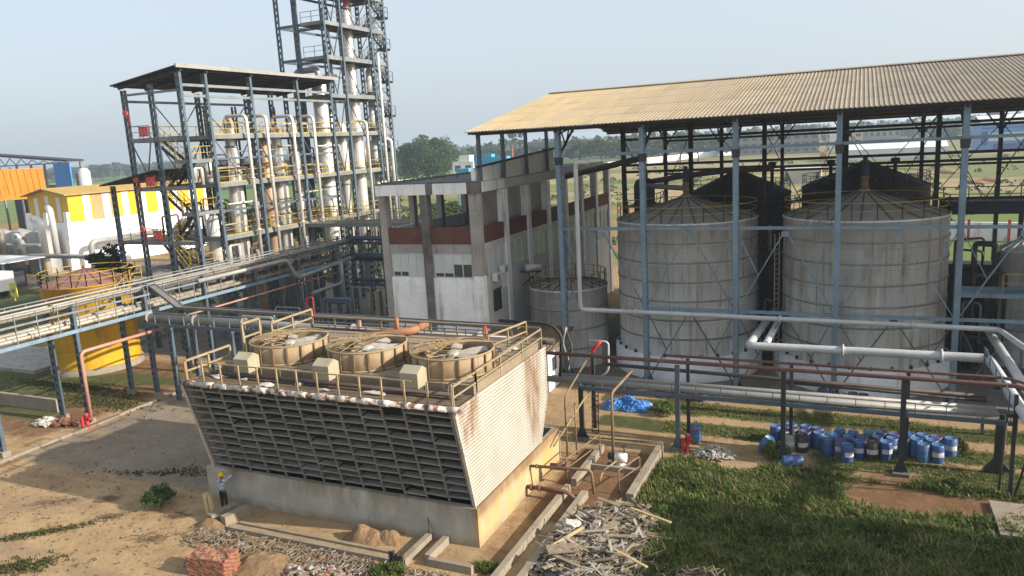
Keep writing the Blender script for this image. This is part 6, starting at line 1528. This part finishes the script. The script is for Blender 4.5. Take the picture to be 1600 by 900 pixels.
# far woods read as one mass
rng = np.random.default_rng(9); P = []
def wood(p0, p1, D0, D1, n, h0, h1):
    for k in range(n):
        q = rng.random(); px_ = p0+(p1-p0)*q; D = D0+(D1-D0)*rng.random()
        x, y = at(px_, 225, D); h = h0+(h1-h0)*rng.random(); r = h*(.45+.3*rng.random())
        m_ = 34; e_ = rng.normal(size=(m_,3)); e_ /= np.linalg.norm(e_, axis=1)[:,None]; e_[:,2] = np.abs(e_[:,2])
        e_ *= (.6+.4*rng.random(m_))[:,None]
        P.append(np.stack([x+e_[:,0]*r, y+e_[:,1]*r, np.maximum(.5, h*.25+e_[:,2]*h*.75)], 1))
wood(-150, 1750, 1000, 1900, 620, 11, 19); wood(600, 1200, 520, 760, 150, 11, 19); wood(1180, 1700, 680, 900, 150, 12, 18); wood(-100, 330, 900, 1300, 150, 12, 18); wood(330, 620, 430, 800, 120, 9, 15)
P = np.concatenate(P); V, F = leaf_quads(P, 5.2, rng, .4, .8); tag(npmesh('far_woods', V, F, leaf_far), kind='stuff')
# scrub on the open ground
P = []
for k in range(160):
    x, y = at(rng.uniform(860, 1640), 240, rng.uniform(110, 420)); r = rng.uniform(.6, 2.2)
    e_ = rng.normal(size=(26,3)); e_ /= np.linalg.norm(e_, axis=1)[:,None]; e_[:,2] = np.abs(e_[:,2])*.7
    P.append(np.array([x,y,0])+e_*r)
for k in range(120):
    x, y = at(rng.uniform(320, 760), 240, rng.uniform(90, 210)); r = rng.uniform(.8, 2.4)
    e_ = rng.normal(size=(30,3)); e_ /= np.linalg.norm(e_, axis=1)[:,None]; e_[:,2] = np.abs(e_[:,2])*.8
    P.append(np.array([x,y,0])+e_*r)
P = np.concatenate(P); V, F = leaf_quads(P, .8, rng, .2, .7); tag(npmesh('scrub', V, F, leaf_mid), kind='stuff')
# weeds of the yard: tufts of bent blades, taller in clumps
def tufts(name, pts, hgt, mat, rng, blades=5, wd=.05, spread=.12, lean=.5):
    n = len(pts)*blades; base = np.repeat(pts, blades, 0)+np.concatenate([rng.normal(size=(n,2))*spread, np.zeros((n,1))], 1)
    h = np.repeat(hgt, blades)*(.55+.6*rng.random(n)); a = rng.random(n)*6.283; l = lean*h*(.3+rng.random(n))
    d = np.stack([np.cos(a), np.sin(a), np.zeros(n)], 1); s = np.stack([-np.sin(a), np.cos(a), np.zeros(n)], 1)*(wd*(.6+.8*rng.random(n)))[:,None]
    mid = base+d*(l*.35)[:,None]; mid[:,2] += h*.62; tip = base+d*l[:,None]; tip[:,2] += h
    V = np.stack([base-s*.5, base+s*.5, mid+s, tip, mid-s], 1).reshape(-1,3)
    o = np.arange(n)[:,None]*5; F = np.concatenate([o+np.array([[0,1,2]]), o+np.array([[0,2,4]]), o+np.array([[4,2,3]])], 0)
    return tag(npmesh(name, V, F, mat), kind='stuff')
rng = np.random.default_rng(12)
q = np.stack([rng.uniform(-9.5, 11, 110000), rng.uniform(20, 45, 110000)], 1); g_ = grass_mask(q[:,0], q[:,1]); clump = fbm(q[:,0], q[:,1], 1.6, 55)
keep = (rng.random(len(q)) < g_*(.05+1.25*clump**1.4)) & (g_ > .3); q = q[keep]; clump = clump[keep]
hh = .07+.55*np.clip(clump-.42, 0, 1)*(q[:,1] < 36.5)+.16*rng.random(len(q))**2; hh *= np.where(q[:,1] < 36.5, 1.15, .6)
tufts('weeds', np.concatenate([q, np.full((len(q),1), -.08)], 1), hh, weed_green, rng, 6, .034, .10, .8)
k_ = rng.random(len(q)) < .07; tufts('dry_stalks', np.concatenate([q[k_], np.full((k_.sum(),1), -.08)], 1), hh[k_]*1.25+.08, dry_stalk, rng, 4, .022, .12, .7)
def patch(name, cx, cy, rx, ry, n, h, mat, seed, ang=0):
    rng = np.random.default_rng(seed); e_ = rng.normal(size=(n,2))*.5; x = cx+e_[:,0]*rx*math.cos(ang)-e_[:,1]*ry*math.sin(ang); y = cy+e_[:,0]*rx*math.sin(ang)+e_[:,1]*ry*math.cos(ang)
    return tufts(name, np.stack([x, y, np.full(n, -.06)], 1), np.full(n, h), mat, rng, 5, .035, .1)
for i, a in enumerate([(-33.4, 19.9, 2.8, .3, 200, .09, .75), (-31.2, 17.9, 1.8, .6, 170, .11, .6), (-33.6, 26.6, 3.2, .3, 60, .09, .25), (-31.2, 27.6, 2.2, .5, 60, .10, .2), (-48, 34.5, 5, 1.5, 700, .15, 0), (-53, 36.5, 6, 1.2, 600, .15, 0), (-16.1, 22.2, .5, .35, 160, .4, 0), (-12.5, 24.0, .5, .3, 60, .25, 0)]):
    patch('grass', *a[:5], a[5], grass_dull if i not in (6, 7) else weed_green, 60+i, a[6])
# dry twig litter on the sand
for i, (x, y, rx, ry, ang) in enumerate([(-35.6, 22.4, 1.3, .5, .5), (-27.6, 21.4, 1.0, .5, .3), (-36.5, 19.8, .7, .5, .2), (-25.5, 22.1, 1.2, .25, 0), (-28.4, 23.4, .5, .3, .1), (-33.2, 23.5, .6, .2, .6), (-31.5, 22.2, .5, .2, .4)]):
    r = random.Random(300+i); b = MB()
    for k in range(70):
        u, v = r.gauss(0, .45)*rx, r.gauss(0, .45)*ry; px_, py_ = x+u*math.cos(ang)-v*math.sin(ang), y+u*math.sin(ang)+v*math.cos(ang); a = ang+r.gauss(0, .5); L = r.uniform(.1, .5)
        b.bar((px_, py_, .0+r.random()*.05), (px_+L*math.cos(a), py_+L*math.sin(a), r.random()*.07), .018)
    o = b.build('twigs', M('dry_twig', (.20,.14,.08), (.13,.09,.05), 4., .9)); o['kind'] = 'stuff'
def bush(label, x, y, r_, h, n, mat, seed, leaf=.09):
    rng = np.random.default_rng(seed); t = thing('bush', label, 'bush', (x, y, 0)); b = MB(); rr_ = random.Random(seed)
    for k in range(9):
        a = k*.7; b.tube([(x, y, -.05), (x+r_*.4*math.cos(a), y+r_*.4*math.sin(a), h*.45), (x+r_*.8*math.cos(a), y+r_*.8*math.sin(a), h*(.5+.4*rr_.random()))], [.03,.02,.008], 5)
    b.build('stems', bark, t)
    P = crown_points((x, y, h*.45), r_*.8, h*.5, 30, n, rng, -.4, .36); P[:,2] = np.maximum(P[:,2], .04); V, F = leaf_quads(P, leaf, rng, .1, .55); npmesh('foliage', V, F, mat, t)
bush('round green bush on the sandy yard left of the worker', -29.9, 23.9, .98, .95, 120, leaf_big, 71)
bush('small green weed bush at the foot of the dark timber post', -15.7, 22.35, .35, .6, 40, weed_green, 72, .08)
bush('leafy bush in the weeds at the left end of the blue drums', -3.4, 37.7, .8, .8, 60, weed_green, 73, .12)
bush('leafy weed bush beside the tarpaulin on the grass strip', -9.9, 42.3, .9, .7, 50, weed_green, 74, .12)
bush('leafy weed bush on the bare soil below the right rack', 1.2+2.9, 36.3, .4, .5, 40, weed_green, 75, .1)
bush('leafy weed bush on the grass strip near the right edge', 4.6, 40.9, .7, .6, 45, grass_dull, 76, .12)
# broad-leaved weed clumps on the sunny part of the grass
rng = np.random.default_rng(88); P = []
for k in range(260):
    x, y = rng.uniform(-8.2, 4.5), rng.uniform(25.5, 37.2)
    if grass_mask(np.array([x]), np.array([y]))[0] < .45 or rng.random() > np.clip(1.05-(x+8)*.085, .1, 1): continue
    r = rng.uniform(.16, .5); e_ = rng.normal(size=(int(60+170*r),3)); e_ /= np.linalg.norm(e_, axis=1)[:,None]; e_[:,2] = np.abs(e_[:,2])*rng.uniform(.6, 1.1)
    P.append(np.array([x,y,-.05])+e_*r*(.45+.55*rng.random((len(e_),1))))
P = np.concatenate(P); V, F = leaf_quads(P, .11, rng, .1, .6)
tag(npmesh('weeds', V, F, leafmat('broad_weed_leaves', (.10,.165,.028), (.06,.105,.02), (.17,.21,.05), 1.1)), kind='stuff')
# stones and clods scattered over the open yard
rng = np.random.default_rng(44); n = 2600
x = rng.uniform(-44, -12, n); y = np.where(rng.random(n) < .7, rng.normal(21.5, 2.6, n), rng.uniform(17, 38, n)); k = (x < -28.3) | (y < 24.6) ; x, y = x[k], y[k]; n = len(x)
s = .02+.06*rng.random(n)**3
oct_ = np.array([[1,0,0],[-1,0,0],[0,1,0],[0,-1,0],[0,0,.7],[0,0,-.7]]); tri = np.array([[0,2,4],[2,1,4],[1,3,4],[3,0,4],[2,0,5],[1,2,5],[3,1,5],[0,3,5]])
V = (np.stack([x, y, s*.2-.03], 1)[:,None,:]+oct_[None]*s[:,None,None]*(.6+.8*rng.random((n,6,1)))).reshape(-1,3)
F = (np.arange(n)[:,None,None]*6+tri[None]).reshape(-1,3)
tag(npmesh('gravel', V, F, M('pale_brown_stones', (.24,.18,.12), (.17,.125,.085), 6., .9, spots=(.33,.28,.22))), kind='stuff')
# ---------------------------------------------------------------- buildings and clutter further off
hw_yellow = M('yellow_translucent_sheet', (.70,.43,.02), (.62,.36,.02), .3, .5, 0, (.3,.17,.05), .62, .8)
hw_stain = M('brown_stained_sheet', (.33,.21,.08), (.42,.30,.16), .4, .7)
hl = thing('yellow_hall', 'yellow and white striped hall with white buttressed walls', 'hall', (-114, 92, 0))
hx0, hx1, hy0, hy1, he, hr, hwz = -122.5, -113.0, 82, 112, 11.75, 12.7, 7.45
b = MB(); b.box(hx0, hx1, hy0, hy1, 0, hwz); b.build('wall', white_wall, hl)
b = MB(); b.prism([(hx0+.05, hwz), (hx1-.05, hwz), (hx1-.05, he), ((hx0+hx1)/2, hr), (hx0+.05, he)], 'y', hy0+.05, hy1); b.build('cladding', hw_yellow, hl)
for k in range(3): b = MB(); x = hx0+1.6+k*2.6; b.box(x, x+.9, hy0-.02, hy0+.03, hwz+.1, he-.3+.25*(k == 1)); b.build('white_strip', sheet_white, hl)
for k in range(8): b = MB(); y = hy0+2.6+k*3.6; b.box(hx1-.03, hx1+.02, y, y+1.3, hwz+.1, he-.15); b.build('white_strip', sheet_white, hl)
b = MB(); b.box(hx1-.03, hx1+.01, hy0+4.3, hy0+8.2, hwz+.05, he-.1); b.build('stained_panel', hw_stain, hl)
for x in (hx0+.3, (hx0+hx1)/2-.4, hx1-.4): b = MB(); b.prism([(hy0-1.0, 0), (hy0-.005, 0), (hy0-.005, 9.1), (hy0-.45, 9.1)], 'x', x-.4, x+.4); b.build('buttress', white_wall, hl)
b = MB(); b.prism([(hx0-.5, he-.05), ((hx0+hx1)/2, hr+.06), (hx1+.6, he-.05), (hx1+.6, he+.12), ((hx0+hx1)/2, hr+.25), (hx0-.5, he+.12)], 'y', hy0-.8, hy1+.3); b.build('roof', M('ochre_sheet_roof', (.42,.29,.07), (.34,.23,.07), .5, .7), hl)
b = MB(); b.box(-114.3, -113.7, hy0-.03, hy0+.0, 3.6, 4.8); b.build('vent_opening', glass_dark, hl)
pipe('fat grey duct with bends standing before the striped hall', [(-110.5, 83.0, 0), (-110.5, 83.0, 4.2), (-110.5, 96, 4.3)], .45, lag_grey, None, .9)
t = thing('blower_duct', 'ring-shaped grey blower duct before the striped hall', 'duct', (-100, 92, 0))
b = MB(); b.tube([(-102,92,0),(-102,92,4.8),(-99.5,92,6.6),(-97,92,4.8),(-97,92,0)], .7, 14, 1.2); b.build('duct', lag_grey, t)
# clad sheds at the far left
os_ = thing('orange_shed', 'orange and blue clad steel shed with a black roof beyond the striped hall', 'shed', (-170, 116, 0))
b = MB(); b.add([(-192,100,9.4),(-172,120,9.4),(-172,120,16.2),(-192,100,16.9),(-192.2,100.2,9.4),(-172.2,120.2,9.4),(-172.2,120.2,16.2),(-192.2,100.2,16.9)], [(0,1,2,3),(7,6,5,4),(0,4,5,1),(1,5,6,2),(2,6,7,3),(3,7,4,0)]); b.build('orange_cladding', orange_sheet, os_)
for k in range(9): b = MB(); x = -172.8-k*.95; y = 120-(-172-x)-.09; b.bar((x, y, 16.1), (x+.2+.1*(k%3), y+.2+.1*(k%3), 9.9+.8*(k%2)), .16, .05); b.build('cladding_streak', M('dark_orange_streak', (.45,.16,.015), (.36,.12,.01), .8, .6), os_)
b = MB(); b.box(-171.6, -168, 120.6, 120.8, 9.2, 12.2); b.build('dark_panel', brick_red, os_)
b = MB(); b.box(-159.8, -154.6, 114.0, 114.3, 10.5, 17.0); b.build('blue_cladding', blue_sheet, os_)
for x in (-196, -184, -174, -170.5, -166.4):
    b = MB(); b.box(x-.2, x+.2, 121.8, 122.2, 0, 17.2); b.build('column', steel_grey, os_)
    b = MB(); b.box(x-.2, x+.2, 125.4, 125.8, 0, 17.2); b.build('column', steel_grey, os_)
b = MB(); b.prism([(-205, 20.8), (-165.6, 17.3), (-165.6, 17.7), (-205, 21.2)], 'y', 121.5, 126); b.build('roof', steel_black, os_)
b = MB()
for k in range(9): b.bar((-202+k*4, 122, 20.3-k*.35), (-200+k*4, 122, 17.2), .14); b.bar((-200+k*4, 122, 17.2), (-198+k*4, 122, 20.0-k*.35), .14)
b.bar((-203, 122, 17.2), (-166, 122, 17.1), .28); b.build('truss', steel_grey, os_)
for z in (11.0, 12.8, 14.6): b = MB(); b.box(-174, -166.6, 122.3, 122.45, z, z+.18); b.build('side_rail', steel_grey, os_)
b = MB(); b.box(-190, -165, 124, 131, 0, 9.5); b.build('dark_interior', tank_black, os_)
t = thing('process_vessel', 'silver round-topped vessel beside the blue cladding', 'vessel', (-153.0, 116, 0))
b = MB(); b.lathe((-153.0, 116, 0), [(1.2, 0), (1.2, 14.8), (.8, 15.6), (0, 15.8)], 20); b.build('shell', silver, t)
b = MB(); b.lathe((-155.0, 116.6, 0), [(1.0, 0), (1.0, 14.6), (0, 15)], 20); b.build('side_shell', silver_brown, t)
for i in range(9):
    x = -127+i*1.5; y = 76-((i*7) % 3)*.8; r = .3+.12*((i*5) % 3)
    pipe('fat grey pipe standing among the equipment under the orange cladding', [(x, y, 0), (x, y, 4.5+((i*3) % 4)*.9), (x+1.1, y, 4.5+((i*3) % 4)*.9), (x+1.1, y, 2)], r, (silver, lag_grey, lagging)[i % 3], 'fat pipes under the orange cladding', .8)
pipe('bent silver pipe rising beside the striped hall corner, left one', [(-113.6, 77.5, 0), (-113.6, 77.5, 8.3), (-115.6, 77.8, 8.6)], .55, silver, None, .8)
pipe('bent silver pipe rising beside the striped hall corner, right one', [(-110.9, 77.5, 3.2), (-110.9, 77.5, 9.9), (-112.4, 78.2, 10.2)], .45, silver, None, .8)
pipe('long white pipe running under the orange cladding', [(-135, 75.0, 4.9), (-111, 75.0, 4.9)], .22, white_pipe)
pipe('long grey pipe crossing low before the white hall', [(-140, 74.2, 2.9), (-112, 76, 3.1), (-96, 76, 3.1)], .35, lag_grey)
for i in range(4):
    b = MB(); x = -131+i*4.9; b.lathe((x, 79.2, 0), [(2.2,0),(2.2,6.2),(0,7)], 24); solo('grey_tank', b, lag_grey, ['grey round tank under the orange cladding, furthest left', 'grey round tank under the orange cladding, second from the left', 'grey round tank under the orange cladding, third from the left', 'grey round tank under the orange cladding, nearest the striped hall'][i], 'tank', 'grey tanks under the orange cladding')
ws = thing('open_shelter', 'open shelter with a white sheet roof at the left edge', 'shelter', (-107, 66, 0))
b = MB(); b.prism([(-125, 4.35), (-102.2, 4.0), (-102.2, 4.12), (-125, 4.47)], 'y', 63.6, 69.6); b.build('roof', sheet_white, ws)
for x in (-124, -113.5, -102.8):
    for y in (64, 69): b = MB(); b.box(x-.14, x+.14, y-.14, y+.14, 0, 4.0); b.build('post', steel_blue, ws)
b = MB(); b.box(-122, -106, 66.5, 69, 0, 2.6); b.build('dark_stack', tank_black, ws)
tk = thing('tanker_truck', 'white box truck with a red cab end parked under the left shelter', 'truck', (-104, 63, 0))
b = MB(); b.box(-111.5, -99.3, 60.8, 63.0, .9, 3.3); b.build('body', sheet_white, tk)
b = MB(); b.box(-111.4, -103.6, 60.78, 60.8, 1.9, 1.98); b.box(-101.5, -100.6, 60.78, 60.8, 2.5, 2.8); b.build('stripe', tank_black, tk)
b = MB(); b.prism([(-114.2,.6),(-111.7,.6),(-111.7,2.9),(-113.3,2.9),(-114.2,1.8)], 'y', 60.9, 62.9); b.build('cab', red_paint, tk)
for x in (-113, -102.5, -101.2):
    for y in (60.95, 62.6): b = MB(); b.tube([(x, y-.02, .5), (x, y+.28, .5)], .5, 16); b.build('wheel', tank_black, tk)
b = MB(); b.box(-96.6, -95.3, 60.5, 60.6, .5, 2.3); b.m = 1; b.box(-96.3, -95.6, 60.49, 60.5, 1.0, 1.5); b.m = 0; b.bar((-96,60.58,0),(-96,60.58,.5),.12); solo('notice_board', b, [M('lemon_board', (.68,.62,.12), (.6,.55,.1), 2., .6), M('olive_mark', (.3,.3,.06), (.25,.24,.05), 2., .7)], 'lemon yellow board standing between the white truck and the yellow tank', 'sign')
# beyond the shed
def block(name, label, cat, x0, x1, y0, y1, h, wm, rm, nwin=0, floors=1, roof=.3, gable=0, winm=glass_dark, group=None):
    t = thing(name, label, cat, ((x0+x1)/2, (y0+y1)/2, 0), group)
    b = MB(); b.box(x0, x1, y0, y1, 0, h); b.build('wall', wm, t)
    b = MB()
    if gable: b.prism([(y0-.4, h), ((y0+y1)/2, h+gable), (y1+.4, h), ((y0+y1)/2, h+gable+.2)], 'x', x0-.3, x1+.3)
    else: b.box(x0-.2, x1+.2, y0-.2, y1+.2, h+.002, h+roof)
    b.build('roof', rm, t)
    for f in range(floors):
        for k in range(nwin):
            wx = x0+(x1-x0)*(k+.5)/nwin; ww = (x1-x0)/nwin*.28; fh = h/floors
            b = MB(); b.box(wx-ww, wx+ww, y0-.06, y0-.01, f*fh+fh*.32, f*fh+fh*.78); b.build('window', winm, t)
    return t
cream = M('cream_cabin_wall', (.50,.46,.38), (.42,.39,.32), .5, .8)
grey_far = M('raw_grey_concrete', (.30,.28,.27), (.22,.21,.20), .2, .9); pinkw = M('pinkish_wall', (.55,.42,.40), (.5,.4,.38), .2, .85)
c = block('site_cabin', 'cream flat-roofed site cabin standing behind the shed', 'cabin', -20.0, -9.6, 238, 243, 4.0, cream, sheet_white, 0)
for wx in (-18.9, -10.6): b = MB(); b.box(wx-.5, wx+.5, 237.9, 237.99, .6 if wx < -15 else 1.0, 2.9); b.build('door' if wx < -15 else 'window', glass_dark, c)
c = block('unfinished_building', 'long unfinished grey three-storey concrete block far behind the shed', 'building', -72, -22, 505, 520, 11.5, grey_far, grey_far, 10, 3)
for f in range(1, 4): b = MB(); b.box(-72.5, -21.5, 504, 505, f*3.7-.5, f*3.7); b.build('floor_edge', kerb_conc, c)
block('pink_building', 'pale pink and white building far behind the shed', 'building', -18, 2, 500, 515, 11, pinkw, sheet_white, 4, 3)
b = MB(); b.box(-16, -11, 498.5, 499.9, 0, 12.5); solo('white_annexe', b, sheet_white, 'white stair block in front of the pink building', 'building')
block('long_shed', 'long low white-roofed sheds behind the tanks at right', 'shed', -9, 34, 372, 392, 4.6, sheet_white, sheet_white, 0, gable=2.2)
block('grey_house', 'grey house with a row of windows far behind the white sheds', 'house', 2, 24, 560, 575, 11, grey_far, grey_far, 6, 2)
wh = thing('blue_warehouse', 'big blue and white warehouse with a white roof at the far right', 'warehouse', (85, 420, 0))
b = MB(); b.box(51, 140, 415, 450, 0, 13.2); b.build('wall', blue_sheet, wh)
b = MB(); b.box(54, 140, 414.8, 414.98, 4.6, 8.3); b.build('white_band', M('pale_grey_cladding', (.55,.57,.6), (.5,.52,.55), .2, .6), wh)
b = MB(); b.box(51, 140, 414.85, 414.98, 10.4, 10.7); b.box(51, 53.5, 414.7, 414.95, 3, 9); b.build('trim', M('deep_blue_trim', (.02,.06,.28), (.02,.05,.22), .2, .6), wh)
b = MB(); b.box(56, 140, 414.8, 414.97, .2, 3.4); b.build('lower_band', M('deep_blue_band', (.02,.07,.32), (.02,.05,.24), .1, .6), wh)
b = MB(); b.box(72, 77, 414.7, 414.79, .4, 3.8); b.build('door_surround', sheet_white, wh); b = MB(); b.box(73, 76, 414.6, 414.69, .8, 2.8); b.build('window', glass_dark, wh)
b = MB(); b.prism([(414, 13.2), (432, 16), (451, 13.2), (432, 16.3)], 'x', 50.5, 141); b.build('roof', sheet_white, wh)
b = MB(); b.box(100, 140, 400, 413, 0, 5); solo('dark_container', b, steel_blue, 'dark grey low block in front of the blue warehouse', 'container')
def wallrun(label, pts, h, mat, name='boundary_wall'):
    b = MB()
    for p, q in zip(pts, pts[1:]):
        p = Vector((*p, h/2)); q = Vector((*q, h/2)); b.bar(p, q, .4, h)
        n = int((q-p).length/9)
        for k in range(n): c = p.lerp(q, (k+.5)/n); b.box(c.x-.3, c.x+.3, c.y-.3, c.y+.3, 0, h+.15)
    solo(name, b, mat, label, 'wall', None, (pts[0][0], pts[0][1], 0))
wallrun('long white boundary wall across the plain behind the shed', [(-175, 330), (-122, 388), (-95, 500), (-60, 560)], 3.2, white_wall)
x, y = at(590, 280, 300); x2, y2 = at(668, 280, 310); wallrun('white boundary wall left of the big round tree', [(x, y), (x2, y2)], 4.2, white_wall)
x, y = at(672, 280, 315); x2, y2 = at(712, 280, 330); wallrun('white boundary wall right of the big round tree', [(x, y), (x2, y2)], 3.4, white_wall)
wallrun('white boundary wall with red posts seen behind the right tank', [(7, 118), (40, 112)], 2.4, white_wall)
for k in range(6):
    b = MB(); x = 9+k*4.4; b.box(x-.15, x+.15, 116.3-k*.8, 116.6-k*.8, 0, 2.9); solo('wall_post', b, red_paint, 'red post against the white boundary wall behind the right tank', 'post', 'red posts along the white wall')
x, y = at(724, 270, 300); c = block('white_house', 'small white house between the big tree and the shed', 'house', x-4.5, x+4.5, y, y+9, 9.5, white_wall, sheet_white, 2, 2)
b = MB(); b.box(x-2, x+2.5, y+1, y+5, 9.9, 12.2); b.build('roof_room', sheet_white, c)
tl = M('turquoise_tank_paint', (.06,.38,.62), (.05,.3,.5), .5, .5)
x, y = at(727, 270, 200); b = MB(); b.box(x-1.8, x+1.8, y-1.5, y+1.5, 8.1, 10.2); [b.bar((x+sx*1.6, y+sy*1.3, 0), (x+sx*1.6, y+sy*1.3, 8.1), .25) for sx in (-1,1) for sy in (-1,1)]
b.bar((x+1.6,y-1.3,0),(x-1.6,y-1.3,8),.12); solo('water_tank', b, tl, 'turquoise water tank on legs before the small white house', 'water tank')
x, y = at(757, 250, 190); b = MB(); b.box(x-2.4, x+2.4, y-1, y+1, 0, 13.6); b.box(x+2.5, x+6.5, y-1, y+1, 0, 12.9)
solo('panel_house', b, [tl], 'turquoise panelled block seen under the shed corner', 'building')
x, y = at(800, 235, 260); t = thing('street_pole', 'orange pole carrying a crossbar of lamps behind the shed corner', 'pole', (x, y, 0))
b = MB(); b.bar((x, y, 0), (x, y, 14.2), .5); b.build('mast', M('orange_mast', (.45,.18,.1), (.36,.14,.08), 1., .7), t)
b = MB(); b.bar((x-3, y-1, 14.4), (x+3, y+1, 14.4), .25); [b.obox((x-3+k*1.5, y-1+k*.5, 14.9), (.6,.5,.6)) for k in range(5)]; b.build('lamp_bar', steel_grey, t)
x, y = at(1321, 235, 330); 
t = thing('excavator_arm', 'orange machine with a raised arm standing in the fields behind the shed', 'machine', (-15, 395, 0))
b = MB(); b.box(-16.6, -13.6, 394, 397, 1.0, 3.4); b.box(-17, -13.2, 393.6, 394.3, 0, 1.0); b.box(-17, -13.2, 396.7, 397.4, 0, 1.0); b.build('body', M('orange_machine_paint', (.62,.30,.08), (.5,.22,.06), .8, .6), t)
b = MB(); b.bar((-15.5, 395, 3), (-13, 395, 6.5), .6); b.bar((-13, 395, 6.5), (-9.5, 395, 8.2), .5); b.bar((-15.5, 395, 3), (-18.5, 395, 6.0), .5); b.build('arm', M('pale_orange_arm', (.7,.45,.3), (.6,.35,.22), .8, .6), t)
for i, (px_, D, hgt) in enumerate(((1277, 520, 30), (1351, 560, 32), (603, 420, 27), (700, 640, 26))):
    x, y = at(px_, 220, D); b = MB(); b.tube([(x, y, 0), (x, y, hgt)], [.35, .2], 6); b.bar((x-1.6, y, hgt-1), (x+1.6, y, hgt-1), .2)
    solo('power_pole', b, lag_grey, ['thin hazy mast left of the pink building', 'thin hazy mast above the white sheds', 'thin hazy mast seen right of the steel tower', 'thin hazy mast over the big round tree'][i], 'mast', 'thin masts on the plain', (x, y, 0))
for i, (px_, D, s) in enumerate(((1430, 250, 2.4), (1465, 260, 3), (1290, 250, 1.8), (1540, 220, 2.6))):
    x, y = at(px_, 240, D); b = MB(); b.lump((x, y, 0), (s*1.8, s), 500+i, 3, .45, .3); solo('spoil_heap', b, soil_mound, ['spoil heap in the field left of the fifth shed column', 'larger spoil heap in the field beside the fifth shed column', 'spoil heap in front of the cream cabin', 'spoil heap in the field before the blue warehouse'][i], 'spoil heap', 'spoil heaps in the fields', (x, y, 0))
# dark machinery right of the right tank
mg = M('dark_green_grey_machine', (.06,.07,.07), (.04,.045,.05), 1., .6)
pf = thing('pump_platform', 'dark steel platform with walkway railing right of the right big tank', 'platform', (11, 64, 0))
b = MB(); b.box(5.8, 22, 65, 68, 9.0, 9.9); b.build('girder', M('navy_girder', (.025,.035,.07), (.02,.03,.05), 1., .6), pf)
b = MB(); rail(b, [(5.8, 65, 9.9), (22, 65, 9.9)], 1.1, 1.6, .06); b.build('guard_rail', steel_dark, pf)
for x in (6, 11, 16, 21): b = MB(); b.box(x-.15, x+.15, 66.3, 66.6, 0, 9.0); b.build('leg', steel_dark, pf)
b = MB(); b.box(5.4, 13, 49.6, 50, 5.9, 6.15); b.box(5.4, 13, 51.4, 51.8, 5.9, 6.15); b.box(5.4, 13, 50, 51.4, 6.0, 6.1); b.build('walkway', steel_pale, pf)
b = MB(); rail(b, [(7.6, 49.8, 6.15), (13, 49.8, 6.15)], 1.1, 1.3, .05); b.build('walkway_rail', yellow_rail, pf)
r = random.Random(4)
for i in range(16):
    x, y = r.uniform(5.9, 8.0), r.uniform(55, 63); h = r.uniform(2, 8); d = r.choice((-1, 1)); L = r.uniform(.8, 2.2)
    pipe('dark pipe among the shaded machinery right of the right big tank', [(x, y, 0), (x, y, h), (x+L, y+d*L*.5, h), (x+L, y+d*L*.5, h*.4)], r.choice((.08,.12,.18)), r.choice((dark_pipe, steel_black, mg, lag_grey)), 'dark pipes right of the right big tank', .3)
for i in range(6):
    x, y = -6.2+r.uniform(-.6,.6), r.uniform(54, 64); h = r.uniform(4, 9)
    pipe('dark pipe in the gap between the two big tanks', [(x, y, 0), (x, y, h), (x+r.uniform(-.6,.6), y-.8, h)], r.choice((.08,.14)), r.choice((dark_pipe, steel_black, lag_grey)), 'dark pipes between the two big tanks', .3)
b = MB(); 
for s in (-.28, .28): b.bar((-4.55+s*.4, 50.6+s, .2), (-4.55+s*.4, 50.6+s, 9.5), .05)
for k in range(28): b.bar((-4.66, 50.32, .5+k*.32), (-4.44, 50.88, .5+k*.32), .04)
solo('ladder', b, lagging, 'pale vertical ladder in the gap between the two big tanks', 'ladder')
# tall plant hall off to the right: its shadow falls on the lower right of the yard
oh = thing('boiler_house', 'plain grey boiler house standing to the right outside the picture', 'building', (27, 26, 0))
b = MB(); b.box(24, 36, 8, 33.0, 0, 14.2); b.build('wall', conc_grey, oh)
b = MB(); b.box(23.7, 36.4, 7.6, 33.3, 14.202, 14.5); b.build('roof', sheet_white, oh)

b = MB(); b.box(-9, 2, 58.6, 60.2, 0, 6.8); b.box(-8.6, 1.6, 58.7, 60.0, 6.802, 7.0); b.box(3, 12, 59.4, 61, 0, 6.2)  # dark boxes added to blacken the gaps behind the front tanks
solo('dark_gap_block', b, tank_black, 'added dark block standing in for deep shade between the big tanks', 'building')
tree_rows = [(34, 39.5, 11, 3.6), (36, 43.5, 12.5, 3.8), (31, 46.5, 8, 2.4)]
for i, (x, y, h, rx) in enumerate(tree_rows): tree(['shade tree beyond the yard edge nearest the boiler house', 'tallest shade tree beyond the yard edge', 'smallest shade tree beyond the yard edge'][i], x, y, h, rx, leaf_mid, 900+i, 'shade trees beyond the yard', 60, 60, .5, .25)
